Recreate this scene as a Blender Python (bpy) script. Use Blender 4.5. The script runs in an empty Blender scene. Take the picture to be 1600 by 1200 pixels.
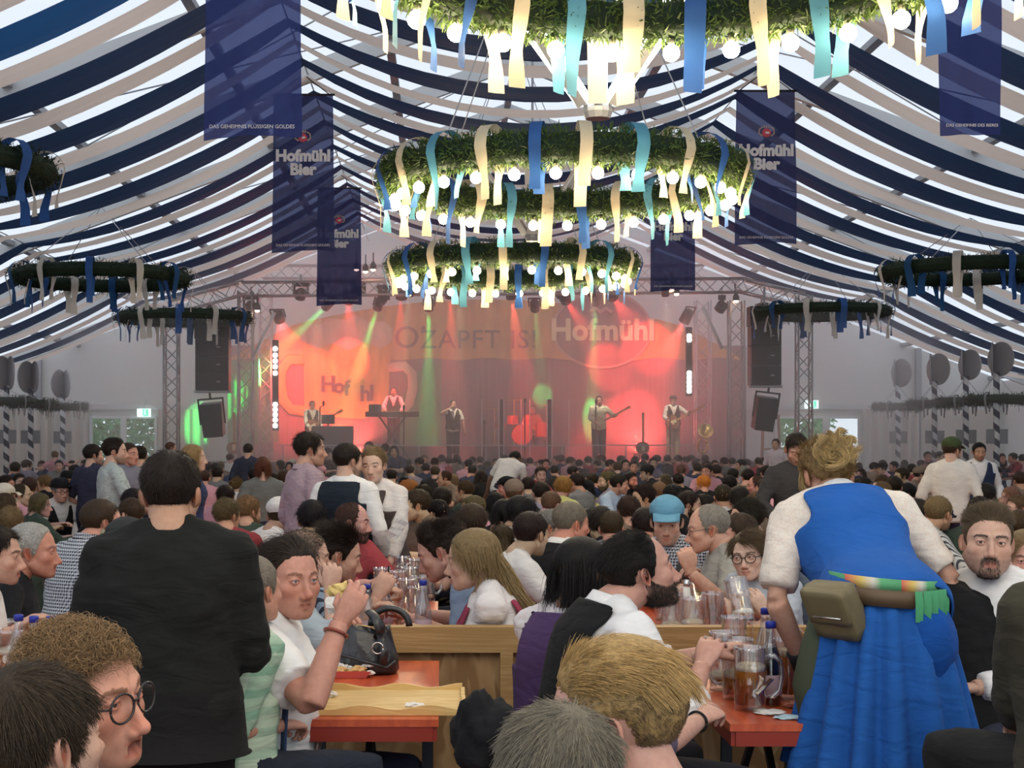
import bpy, bmesh, math, random
import numpy as np
from mathutils import Vector, Matrix, Euler
R = math.radians
random.seed(7); RNG = np.random.default_rng(7)
SC = bpy.context.scene
COL = SC.collection
# ---------------- camera, sky, sun, exposure (tune here) ----------------
EYE = 1.7; FPX = 2400.0; VX = 690.0; VY = 690.0
cam_d = bpy.data.cameras.new('camera'); cam = bpy.data.objects.new('camera', cam_d); COL.objects.link(cam)
cam.location = (0, 0, EYE); cam.rotation_euler = (R(90), 0, 0)
cam_d.sensor_width = 36; cam_d.lens = 36*FPX/1600
cam_d.shift_x = (800-VX)/1600; cam_d.shift_y = (VY-600)/1600
cam_d.clip_start = 0.05; cam_d.clip_end = 500
SC.camera = cam
SC.view_settings.view_transform = 'Standard'; SC.view_settings.look = 'None'
SC.view_settings.gamma = 1; SC.view_settings.use_curve_mapping = False
SC.view_settings.exposure = 0.82
SC.cycles.max_bounces = 8; SC.cycles.diffuse_bounces = 3; SC.cycles.glossy_bounces = 3
SC.cycles.transmission_bounces = 6; SC.cycles.transparent_max_bounces = 12; SC.cycles.volume_bounces = 2
SC.cycles.caustics_reflective = False; SC.cycles.caustics_refractive = False
SC.cycles.sample_clamp_indirect = 6.0
W = bpy.data.worlds.new('sky'); SC.world = W; W.use_nodes = True
W.node_tree.nodes['Background'].inputs[0].default_value = (0.86, 0.93, 1.0, 1)
W.node_tree.nodes['Background'].inputs[1].default_value = 0.85

def P(px, py, Y):
    """world point that the photograph shows at pixel (px, py) at distance Y"""
    return Vector(((px-VX)*Y/FPX, Y, EYE+(VY-py)*Y/FPX))

# ---------------- object helpers ----------------
def setp(o, label=None, cat=None, group=None, kind=None):
    if label: o['label'] = label
    if cat: o['category'] = cat
    if group: o['group'] = group
    if kind: o['kind'] = kind
    return o
def empty(name, loc=(0, 0, 0), rz=0.0, label=None, cat=None, group=None, kind=None):
    o = bpy.data.objects.new(name, None); COL.objects.link(o)
    o.empty_display_size = 0.1
    o.location = loc; o.rotation_euler = (0, 0, rz)
    return setp(o, label, cat, group, kind)
def link(name, data, parent=None, mat=None, color=None, label=None):
    o = bpy.data.objects.new(name, data); COL.objects.link(o)
    if mat is not None and data is not None and len(data.materials) == 0: data.materials.append(mat)
    if parent is not None: o.parent = parent
    if color is not None: o.color = tuple(color)+((1.0,) if len(color) == 3 else ())
    if label: o['label'] = label
    return o
class MB:
    """collects verts / faces (numpy friendly) for one mesh"""
    def __init__(s): s.v = []; s.f = []; s.n = 0; s.m = []; s.mi = 0
    def add(s, verts, faces):
        verts = np.asarray(verts, float).reshape(-1, 3)
        s.v.append(verts); n = s.n
        for f in faces: s.f.append([i+n for i in f]); s.m.append(s.mi)
        s.n += len(verts)
        return s
    def box(s, c, d, rot=None):
        x, y, z = [k/2 for k in d]
        v = np.array([(-x,-y,-z),(x,-y,-z),(x,y,-z),(-x,y,-z),(-x,-y,z),(x,-y,z),(x,y,z),(-x,y,z)])
        if rot is not None: v = v @ np.array(rot).T
        return s.add(v+np.array(c), [(0,3,2,1),(4,5,6,7),(0,1,5,4),(1,2,6,5),(2,3,7,6),(3,0,4,7)])
    def bar(s, a, b, w, h=None, up=(0, 0, 1)):
        h = h or w
        a = np.array(a, float); b = np.array(b, float); d = b-a; L = np.linalg.norm(d); d /= L
        u = np.cross(d, up); 
        if np.linalg.norm(u) < 1e-6: u = np.cross(d, (1, 0, 0))
        u /= np.linalg.norm(u); q = np.cross(u, d)
        M = np.stack([u, d, q], 1)
        return s.box((a+b)/2, (w, L, h), M)
    def tube(s, pts, rad, n=8, cap=True, flat=1.0, up=(0, 0, 1)):
        v, f = tube_geo(pts, rad, n, cap, flat, up); return s.add(v, f)
    def lathe(s, prof, n=16, c=(0, 0, 0)):
        prof = [(max(r, 1e-4), z) for r, z in prof]
        v = []; f = []
        for r, z in prof:
            for k in range(n):
                a = 2*math.pi*k/n; v.append((c[0]+r*math.cos(a), c[1]+r*math.sin(a), c[2]+z))
        for i in range(len(prof)-1):
            for k in range(n):
                f.append((i*n+k, i*n+(k+1) % n, (i+1)*n+(k+1) % n, (i+1)*n+k))
        f.append(tuple(range(n-1, -1, -1))); f.append(tuple((len(prof)-1)*n+k for k in range(n)))
        return s.add(v, f)
    def grid(s, G, closed_u=False):
        """G: (nu, nv, 3) array of points"""
        G = np.asarray(G, float); nu, nv = G.shape[:2]; f = []
        for i in range(nu if closed_u else nu-1):
            for j in range(nv-1):
                a = i*nv+j; b = ((i+1) % nu)*nv+j
                f.append((a, b, b+1, a+1))
        return s.add(G.reshape(-1, 3), f)
    def mesh(s, name, mats=(), smooth=True):
        me = bpy.data.meshes.new(name)
        if s.n:
            V = np.concatenate(s.v); me.from_pydata(V.tolist(), [], s.f)
            if any(s.m): me.polygons.foreach_set('material_index', s.m)
            me.polygons.foreach_set('use_smooth', [smooth]*len(me.polygons)); me.update()
        for m in (mats if isinstance(mats, (list, tuple)) else [mats]): me.materials.append(m)
        return me
    def build(s, name, mats, parent=None, smooth=False, color=None, label=None):
        return link(name, s.mesh(name, mats, smooth), parent, None, color, label)
def tube_geo(pts, rad, n=8, cap=True, flat=1.0, up=(0, 0, 1)):
    pts = np.asarray(pts, float); m = len(pts)
    rad = np.broadcast_to(np.asarray(rad, float), (m,)) if np.ndim(rad) < 2 else np.asarray(rad, float)
    t = np.gradient(pts, axis=0); t /= np.maximum(np.linalg.norm(t, axis=1, keepdims=True), 1e-9)
    u = np.cross(t[0], up)
    if np.linalg.norm(u) < 1e-4: u = np.cross(t[0], (0, 1, 0.01))
    u /= np.linalg.norm(u); V = []
    ang = np.arange(n)*2*math.pi/n
    for i in range(m):
        u = u-t[i]*np.dot(u, t[i]); u /= max(np.linalg.norm(u), 1e-9); q = np.cross(t[i], u)
        if rad.ndim == 2: ra, rb = rad[i]
        else: ra, rb = rad[i], rad[i]*flat
        V.append(pts[i]+np.outer(np.cos(ang)*ra, u)+np.outer(np.sin(ang)*rb, q))
    f = []
    for i in range(m-1):
        for k in range(n): f.append((i*n+k, i*n+(k+1) % n, (i+1)*n+(k+1) % n, (i+1)*n+k))
    V = np.concatenate(V)
    if cap:
        f.append(tuple(range(n-1, -1, -1))); f.append(tuple((m-1)*n+k for k in range(n)))
    return V, f
def bez(a, b, c, n=10):
    a, b, c = (np.array(q, float) for q in (a, b, c)); t = np.linspace(0, 1, n)[:, None]
    return (1-t)**2*a+2*t*(1-t)*b+t*t*c
def noise3(p, seed=0):
    """smooth value noise in numpy, p (N,3) -> (N,) in -1..1"""
    p = np.asarray(p, float)+seed*17.31; i = np.floor(p).astype(np.int64); f = p-i; f = f*f*(3-2*f)
    def h(a):
        k = (a[:, 0]*374761393+a[:, 1]*668265263+a[:, 2]*2147483647+seed*144665) & 0xffffffff
        k = ((k ^ (k >> 13))*1274126177) & 0xffffffff; k = k ^ (k >> 16)
        return (k & 0xffff)/32767.5-1
    r = 0
    for dx in (0, 1):
        for dy in (0, 1):
            for dz in (0, 1):
                w = (f[:, 0] if dx else 1-f[:, 0])*(f[:, 1] if dy else 1-f[:, 1])*(f[:, 2] if dz else 1-f[:, 2])
                r = r+w*h(i+np.array((dx, dy, dz)))
    return r
def mesh_np(me):
    v = np.empty(len(me.vertices)*3); me.vertices.foreach_get('co', v); return v.reshape(-1, 3)
def set_np(me, v): me.vertices.foreach_set('co', np.ascontiguousarray(v, dtype=np.float32).ravel()); me.update()
TMP = bpy.data.scenes.new('workbench')   # scratch scene, removed at the end
def remesh(me, voxel, smooth=2, name=None):
    """fuse overlapping closed shells into one continuous skin"""
    o = bpy.data.objects.new('tmp', me); TMP.collection.objects.link(o)
    m = o.modifiers.new('r', 'REMESH'); m.mode = 'VOXEL'; m.voxel_size = voxel; m.use_smooth_shade = True
    if smooth:
        q = o.modifiers.new('s', 'SMOOTH'); q.factor = 0.5; q.iterations = smooth
    vl = TMP.view_layers[0]; vl.update(); ev = o.evaluated_get(vl.depsgraph)
    out = bpy.data.meshes.new_from_object(ev); out.name = name or me.name
    bpy.data.objects.remove(o); bpy.data.meshes.remove(me)
    out.polygons.foreach_set('use_smooth', [True]*len(out.polygons))
    return out
def join_meshes(name, mes):
    bm = bmesh.new()
    for me in mes: bm.from_mesh(me)
    out = bpy.data.meshes.new(name); bm.to_mesh(out); bm.free()
    for me in mes: bpy.data.meshes.remove(me)
    return out
# ---------------- materials ----------------
def mat(name, color=(0.8, 0.8, 0.8), rough=0.6, metal=0.0, **k):
    m = bpy.data.materials.new(name); m.use_nodes = True
    b = m.node_tree.nodes['Principled BSDF']
    b.inputs['Base Color'].default_value = (*color, 1); b.inputs['Roughness'].default_value = rough; b.inputs['Metallic'].default_value = metal
    b.inputs['Specular IOR Level'].default_value = k.get('spec', 0.35)
    if 'emit' in k: b.inputs['Emission Color'].default_value = (*k['emit'], 1); b.inputs['Emission Strength'].default_value = k.get('strength', 1)
    if 'trans' in k: b.inputs['Transmission Weight'].default_value = k['trans']; b.inputs['IOR'].default_value = k.get('ior', 1.45)
    if 'alpha' in k: b.inputs['Alpha'].default_value = k['alpha']
    if 'sheen' in k: b.inputs['Sheen Weight'].default_value = k['sheen']
    return m
class NT:
    def __init__(s, m): s.m = m; s.t = m.node_tree; s.b = s.t.nodes.get('Principled BSDF')
    def n(s, typ, props=None, **inp):
        q = s.t.nodes.new('ShaderNode'+typ)
        for a, b in (props or {}).items(): setattr(q, a, b)
        for a, b in inp.items():
            a = a.replace('_', ' ')
            tgt = q.inputs[int(a[1:])] if a[0] == 'i' and a[1:].isdigit() else q.inputs[a]
            if isinstance(b, bpy.types.NodeSocket): s.t.links.new(b, tgt)
            else: tgt.default_value = b
        return q
    def l(s, a, b): s.t.links.new(a, b if isinstance(b, bpy.types.NodeSocket) else s.b.inputs[b])
    def mix(s, fac, a, b, typ='MIX'):
        q = s.t.nodes.new('ShaderNodeMix'); q.data_type = 'RGBA'; q.blend_type = typ
        for i, v in ((0, fac), (6, a), (7, b)):
            if isinstance(v, bpy.types.NodeSocket): s.t.links.new(v, q.inputs[i])
            elif i: q.inputs[i].default_value = (*v, 1) if len(v) == 3 else v
            else: q.inputs[i].default_value = v
        return q.outputs[2]
    def math(s, op, a, b=0.0, c=0.0):
        q = s.t.nodes.new('ShaderNodeMath'); q.operation = op
        for i, v in enumerate((a, b, c)):
            if isinstance(v, bpy.types.NodeSocket): s.t.links.new(v, q.inputs[i])
            else: q.inputs[i].default_value = v
        return q.outputs[0]
    def obj(s): return s.n('TexCoord').outputs['Object']
    def mapping(s, vec, scale=(1, 1, 1), rot=(0, 0, 0), loc=(0, 0, 0)):
        return s.n('Mapping', Vector=vec, Scale=scale, Rotation=rot, Location=loc).outputs[0]
    def noise(s, vec, scale=5.0, detail=3.0, rough=0.5): return s.n('TexNoise', Vector=vec, Scale=scale, Detail=detail, Roughness=rough)
    def ramp(s, fac, stops):
        q = s.t.nodes.new('ShaderNodeValToRGB'); s.t.links.new(fac, q.inputs[0]); e = q.color_ramp.elements
        while len(e) < len(stops): e.new(0.5)
        for el, (p, c) in zip(e, stops): el.position = p; el.color = (*c, 1) if len(c) == 3 else c
        return q.outputs[0]
    def bump(s, h, strength=0.3, dist=0.01):
        q = s.n('Bump', Height=h, Strength=strength, Distance=dist); s.l(q.outputs[0], 'Normal'); return q
    def objcolor(s): return s.n('ObjectInfo').outputs['Color']
def fabric_mat(name, pattern=None, tint=None, alpha_lace=False, rough=0.85, fold=0.5):
    """cloth whose colour is the object's own colour; pattern = check / stripes / lace / plaid / dots"""
    m = mat(name, rough=rough, spec=0.10, sheen=0.03); t = NT(m); oc = t.objcolor(); co = t.obj()
    base = oc
    if pattern in ('check', 'plaid', 'stripes', 'vstripes', 'hstripes'):
        sp = t.n('SeparateXYZ', Vector=co)
        def wave(axis, freq, duty=0.5):
            q = t.math('FRACT', t.math('MULTIPLY', sp.outputs[axis], freq)); return t.math('GREATER_THAN', q, duty)
        t2 = tint or (0.02, 0.02, 0.04)
        if pattern == 'check':
            k = t.math('ADD', t.math('ADD', wave(0, 62), wave(1, 62)), 0.0)
            a = t.math('MULTIPLY', t.math('MODULO', k, 2.0), 0.5); b = t.math('MULTIPLY', wave(2, 62), 0.5)
            base = t.mix(t.math('ADD', a, b), oc, (*t2, 1))
        elif pattern == 'plaid':
            a = t.math('MULTIPLY', wave(0, 14, 0.6), 0.5); b = t.math('MULTIPLY', wave(2, 14, 0.6), 0.5)
            base = t.mix(t.math('ADD', a, b), oc, (*t2, 1))
        elif pattern == 'hstripes': base = t.mix(wave(2, 40, 0.62), oc, (*t2, 1))
        else: base = t.mix(t.math('MULTIPLY', wave(0, 55, 0.6), 0.9), oc, (*t2, 1))
    if pattern == 'lace':
        v = t.n('TexVoronoi', {'feature': 'DISTANCE_TO_EDGE'}, Vector=co, Scale=110.0)
        w = t.noise(co, 55.0, 2.0)
        k = t.math('GREATER_THAN', t.math('ADD', t.math('MULTIPLY', v.outputs[0], 1.2), t.math('MULTIPLY', w.outputs[0], 0.75)), 0.56)
        base = t.mix(t.math('MULTIPLY', k, 0.32), oc, (0.62, 0.42, 0.34, 1))
    if pattern == 'print':
        w = t.noise(t.mapping(co, (30, 30, 30)), 1.0, 2.0)
        base = t.mix(t.math('MULTIPLY', t.math('GREATER_THAN', w.outputs[0], 0.60), 0.45), oc, (*(tint or (0.24, 0.25, 0.22)), 1))
    n1 = t.noise(co, 9.0, 3.0); n2 = t.n('TexNoise', Vector=co, Scale=420.0, Detail=1.0)
    base = t.mix(0.25, base, t.ramp(n1.outputs[0], [(0.3, (0.55, 0.55, 0.55)), (0.7, (1, 1, 1))]), 'MULTIPLY')
    t.l(base, 'Base Color')
    wv = t.n('TexNoise', Vector=t.mapping(co, (6, 6, 16)), Scale=1.0, Detail=2.0, Distortion=1.2)
    h = t.math('ADD', t.math('MULTIPLY', wv.outputs[0], fold), t.math('MULTIPLY', n2.outputs[0], 0.02))
    t.bump(h, 0.7, 0.03)
    return m
M = {}
def skin_mat():
    m = mat('skin', rough=0.52, spec=0.35); t = NT(m)
    a = t.n('Attribute', {'attribute_name': 'tint', 'attribute_type': 'GEOMETRY'})
    c = t.mix(1.0, t.objcolor(), a.outputs['Color'], 'MULTIPLY')
    n = t.noise(t.obj(), 60.0, 3.0); c = t.mix(0.35, c, t.ramp(n.outputs[0], [(0.35, (0.72, 0.6, 0.56)), (0.65, (1, 1, 1))]), 'MULTIPLY')
    t.l(c, 'Base Color'); t.bump(t.noise(t.obj(), 500.0, 2.0).outputs[0], 0.08, 0.002)
    t.b.inputs['Subsurface Weight'].default_value = 0.0
    return m
def hair_mat():
    m = mat('hair', rough=0.45, spec=0.22); t = NT(m)
    r = t.n('HairInfo'); k = t.ramp(r.outputs['Random'], [(0.0, (0.55, 0.52, 0.5)), (0.6, (1, 1, 1)), (1.0, (1.5, 1.42, 1.3))])
    t.l(t.mix(1.0, t.objcolor(), k, 'MULTIPLY'), 'Base Color'); return m
def haircap_mat():
    m = mat('hair_mass', rough=0.5, spec=0.15); t = NT(m); co = t.obj()
    n = t.n('TexNoise', Vector=t.mapping(co, (140, 60, 30)), Scale=1.0, Detail=3.0, Distortion=2.0)
    t.l(t.mix(0.8, t.objcolor(), t.ramp(n.outputs[0], [(0.3, (0.4, 0.38, 0.36)), (0.7, (1.15, 1.12, 1.1))]), 'MULTIPLY'), 'Base Color')
    t.bump(n.outputs[0], 0.6, 0.004); return m
def plain_obj_mat(name, rough=0.5, metal=0.0, spec=0.35):
    m = mat(name, rough=rough, metal=metal, spec=spec); t = NT(m); t.l(t.objcolor(), 'Base Color'); return m
M['skin'] = skin_mat(); M['hair'] = hair_mat(); M['haircap'] = haircap_mat()
M['cloth'] = fabric_mat('cloth'); M['check'] = fabric_mat('checked_cloth', 'check'); M['plaid'] = fabric_mat('plaid_cloth', 'plaid', (0.25, 0.42, 0.3))
M['vstripe'] = fabric_mat('striped_cloth', 'vstripes'); M['hstripe'] = fabric_mat('hooped_cloth', 'hstripes', (0.05, 0.05, 0.06)); M['lace'] = fabric_mat('lace', 'lace')
M['printed'] = fabric_mat('printed_cloth', 'print')
M['gloss'] = plain_obj_mat('glossy_tint', 0.25); M['matte'] = plain_obj_mat('matte_tint', 0.8); M['metal_tint'] = plain_obj_mat('metal_tint', 0.3, 1.0)
# ---------------- heads (smooth union of skull forms, projected to a fine grid) ----------------
def _ell(p, c, r):
    q = (p-np.array(c))/np.array(r); k0 = np.linalg.norm(q, axis=1); k1 = np.linalg.norm(q/np.array(r), axis=1)
    return k0*(k0-1)/np.maximum(k1, 1e-9)
def _cap(p, a, b, ra, rb=None):
    rb = ra if rb is None else rb
    a = np.array(a); b = np.array(b); d = b-a; h = np.clip(((p-a)@d)/(d@d), 0, 1)
    return np.linalg.norm(p-a-np.outer(h, d), axis=1)-(ra+(rb-ra)*h)
def _smin(a, b, k):
    h = np.clip(0.5+0.5*(b-a)/k, 0, 1); return b+(a-b)*h-k*h*(1-h)
def _smax(a, b, k): return -_smin(-a, -b, k)
HP0 = dict(jaw=1.0, nose=1.0, chin=1.0, brow=1.0, full=0.0, fem=0, open=0.0, long=1.0, lids=1.0, ear=1.0, smile=0.0)
def head_sdf(p, h):
    p = p.copy(); p[:, 0] = np.abs(p[:, 0]); p[:, 2] /= h['long']
    j = h['jaw']; fu = h['full']; fe = h['fem']
    d = _ell(p, (0, -.016, .036), (.0765, .098, .083))
    d = _smin(d, _ell(p, (0, .034, -.015), (.060+.004*fu, .058, .088)), .03)
    d = _smin(d, _ell(p, (0, .036, -.060), (.0525*j+.006*fu, .050, .046+.006*fu)), .025)
    d = _smin(d, _cap(p, (.050*j, .0, -.052), (.018, .066, -.094), .016+.004*fu), .022)
    d = _smin(d, _ell(p, (0, .074*h['chin']**.5, -.096), (.019*j, .017*h['chin'], .016)), .02)
    d = _smin(d, _ell(p, (.043, .056, -.026), (.022+.004*fu, .024, .020)), .02)
    br = (.0105-.004*fe)*h['brow']
    d = _smin(d, _cap(p, (.012, .086, .019), (.046, .066, .021), br), .012)
    n = h['nose']
    d = _smax(d, -_ell(p, (.032, .103, .001), (.021, .019, .015)), .014)        # eye sockets
    d = _smin(d, _cap(p, (0, .084, .012), (0, .094+.014*n, -.036*n), .0065, .0105), .010)
    d = _smin(d, _ell(p, (0, .096+.014*n, -.038*n), (.0115, .0115, .0105)), .008)
    d = _smin(d, _ell(p, (.0125, .090+.008*n, -.044*n), (.0085, .0115, .0085)), .006)
    o = h['open']; dz = -.012*o; sm = h['smile']
    d = _smin(d, _ell(p, (0, .078, -.066), (.030, .016, .018)), .014)
    d = _smin(d, _cap(p, (0, .0945, -.0665), (.021+.003*sm, .080, -.0700+.006*sm), .0052+.001*fe, .003), .006)
    d = _smin(d, _cap(p, (0, .0935, -.0775+dz), (.019+.003*sm, .080, -.0720+dz*.5+.006*sm), .0066+.001*fe, .0035), .006)
    if o > 0: d = _smax(d, -_ell(p, (0, .096, -.0725+dz*.5), (.016, .022, .004+.008*o)), .004)
    else: d = _smax(d, -_cap(p, (0, .100, -.0718), (.022, .086, -.0705+.006*sm), .0026), .004)
    d = _smin(d, _ell(p, (.032, .0765, .001), (.0150, .0150, .0140)), .005)      # lids
    li = h['lids']
    d = _smax(d, -_ell(p, (.0325, .096, .0005), (.0130, .020, .0050*li)), .0025)   # opening
    return d
def head_project(dirs, h, org=(0, .006, -.008), it=26):
    o = np.array(org); t = np.full(len(dirs), .165)
    for _ in range(it):
        t = t-0.82*head_sdf(o+dirs*t[:, None], h)
        t = np.maximum(t, .02)
    return o+dirs*t[:, None]
def head_dirs(nu, nv):
    """longitude 0 = front (+Y); denser in front"""
    u = np.linspace(0, 2*math.pi, nu, endpoint=False); u = u-0.55*np.sin(u)
    v = np.linspace(0, 1, nv+2)[1:-1]; el = (v-0.5)*math.pi; el = el-0.32*np.sin(2*el)*0.8
    U, E = np.meshgrid(u, el, indexing='ij')
    return np.stack([-np.sin(U)*np.cos(E), np.cos(U)*np.cos(E), np.sin(E)], -1)
def head_normal(p, h):
    e = 1e-3; g = sum(head_sdf(p+np.array(d)*e, h)[:, None]*np.array(d) for d in ((1, -1, -1), (-1, -1, 1), (-1, 1, -1), (1, 1, 1)))
    return g/np.maximum(np.linalg.norm(g, axis=1, keepdims=True), 1e-9)
def hairline(p, fr=0.0, side=0.0, nape=0.0):
    """height above the hairline (>0 = scalp)"""
    a = np.degrees(np.arctan2(np.abs(p[:, 0]), p[:, 1]))
    z = np.interp(a, [0, 25, 42, 55, 66, 74, 84, 92, 112, 128, 150, 180],
                  [.072+fr, .072+fr*1.1, .062+fr*.9, .046+fr*.5, .024, -.012+side, -.018+side, .018+side*.5, .016+side*.5, -.026+nape*.5, -.050+nape, -.058+nape])
    return p[:, 2]-z
def head_mesh(h, nu=96, nv=72, beard=0.0, stubble=0.0, brows=(0.12, 0.09, 0.07), shaved=None, fr=0.0, lip=1.0, flush=1.0, eye=(0.10, 0.07, 0.05), eyes=True, beardcol=None):
    """returns verts, faces, colours (tint multiplies the object's skin colour)"""
    D = head_dirs(nu, nv).reshape(-1, 3); V = head_project(D, h)
    F = []
    for i in range(nu):
        for j in range(nv-1):
            a = i*nv+j; b = ((i+1) % nu)*nv+j; F.append((a, b, b+1, a+1))
    F.append([i*nv for i in range(nu)][::-1]); F.append([i*nv+nv-1 for i in range(nu)])
    C = np.ones((len(V), 3)); x = np.abs(V[:, 0]); y = V[:, 1]; z = V[:, 2]/h['long']
    def blend(mask, col): 
        nonlocal C
        m = np.clip(mask, 0, 1)[:, None]; C = C*(1-m)+np.array(col)*m
    g = lambda cx, cy, cz, r: np.exp(-(((x-cx)**2+(y-cy)**2+(z-cz)**2)/(r*r)))
    blend(g(.044, .07, -.03, .022)*.5*flush, (1.0, .72, .66)); blend(g(0, .11, -.04, .017)*.6*flush, (1.0, .68, .62))
    bc = np.array(beardcol if beardcol else brows)/np.array((.62, .42, .33))
    bz = np.interp(y, [-.01, .02, .05, .075, .1], [-.004, -.034, -.05, -.052, -.05])
    bm = np.clip((bz-z)/.008, 0, 1)*np.clip((y+.012)/.012, 0, 1)*np.clip((z+.135)/.01, 0, 1)
    nz = .75+.25*noise3(V*900, 3)
    if stubble: blend(bm*stubble*nz, bc)
    if beard: blend(bm*beard*nz, bc)
    tp = np.clip(1-(x/.025)**2, 0, 1); up_ = np.clip((.0052*tp-np.abs(z+.0668))/.0015+.5, 0, 1); lo_ = np.clip((.0066*tp-np.abs(z+.0775+.012*h['open']))/.0018+.5, 0, 1)
    blend(np.maximum(up_, lo_)*(y > .074)*(x < .026)*.7*lip, (.86, .50, .48))
    blend(((np.abs(z+.0718+.006*h['open'])<.0016+.006*h['open'])&(x<.018)&(y>.07))*(.8 if h['open'] else .35), (.18, .07, .06) if h['open'] else (.45, .24, .22))
    brz = .0205+.0035*np.sin(np.clip((x-.012)/.042, 0, 1)*math.pi)-.002*(x>.05)
    blend((np.abs(z-brz)<.0042-.03*np.maximum(x-.035, 0))*((x>.013)&(x<.054))*(y>.04)*.9, np.array(brows)/np.array((.62, .42, .33)))
    blend(((((x-.0325)/.0165)**2+((z-.0005)/.0075)**2<1)&(y>.06))*.55, (.62, .36, .32))
    if shaved is not None:
        s = np.clip(hairline(V, fr)/.012, 0, 1)*(y < .1); blend(s*.75*(.8+.2*nz), np.array(shaved)/np.array((.62, .42, .33)))
    V = [V]; FF = list(F); n = len(C); CC = [C]
    # ears
    for sgn in (-1, 1):
        er = np.linspace(0, 1, 8); et = np.linspace(0, 2*math.pi, 22, endpoint=False); E = []; EC = []
        base = head_project(np.array([[sgn*1.0, -.16, -.02]]), h)[0]
        for a in et:
            for r in er:
                yy = r*math.cos(a)*.0165*(1.0 if math.cos(a) < 0 else .75)*h['ear']; zz = r*math.sin(a)*(.031 if math.sin(a) > 0 else .033)*h['ear']
                if math.sin(a) < 0: yy *= .62+.38*(1+math.sin(a))
                prof = .003+.013*math.exp(-((r-.86)/.13)**2)-.004*math.exp(-((r-.35)/.25)**2) if r < .97 else -.001
                lift = .012*max(0, -math.cos(a))*r
                E.append(base+np.array((sgn*(prof+lift-.001), yy-.004+.10*zz*-1, zz+.001))); EC.append((1.0, .66+.3*(r > .6), .58+.34*(r > .6)) if r < .6 else (1.0, .86, .82))
        m = len(er); ef = [(i*m+j, ((i+1) % 22)*m+j, ((i+1) % 22)*m+j+1, i*m+j+1) for i in range(22) for j in range(m-1)]
        if sgn < 0: ef = [f[::-1] for f in ef]
        FF += [tuple(k+n for k in f) for f in ef]; V.append(np.array(E)); CC.append(np.array(EC)); n += len(E)
    V = np.concatenate(V); C = np.concatenate(CC)
    return V, FF, C
def eye_geo(h, iris=(0.12, 0.08, 0.05), look=(0, 0)):
    V = []; F = []; C = []; n = 0; nu, nv = 16, 14
    for s in (-1, 1):
        c = np.array((s*.032, .0745, .001*h['long']))
        ax = np.array((math.sin(look[0]), math.cos(look[0])*math.cos(look[1]), math.sin(look[1]))); ax /= np.linalg.norm(ax)
        u = np.cross(ax, (0, 0, 1)); u /= np.linalg.norm(u); w = np.cross(u, ax)
        pol = np.concatenate([[0, .16, .2, .44, .5], np.linspace(.6, math.pi, nv-5)])
        for t in pol:
            for k in range(nu):
                a = 2*math.pi*k/nu; V.append(c+.0126*(ax*math.cos(t)+u*math.sin(t)*math.cos(a)+w*math.sin(t)*math.sin(a)))
                C.append((.01, .01, .01) if t < .18 else iris if t < .47 else (.78, .72, .70))
        for i in range(nv-1):
            for k in range(nu): F.append(tuple(n+q for q in (i*nu+k, (i+1)*nu+k, (i+1)*nu+(k+1) % nu, i*nu+(k+1) % nu)))
        n += nv*nu
    return np.array(V), F, np.array(C)
def colored_mesh(name, V, F, C, mat_):
    me = bpy.data.meshes.new(name); me.from_pydata(np.asarray(V).tolist(), [], F)
    at = me.color_attributes.new('tint', 'FLOAT_COLOR', 'POINT')
    at.data.foreach_set('color', np.concatenate([C, np.ones((len(C), 1))], 1).astype(np.float32).ravel())
    me.polygons.foreach_set('use_smooth', [True]*len(me.polygons)); me.materials.append(mat_); me.update(); return me
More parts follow.
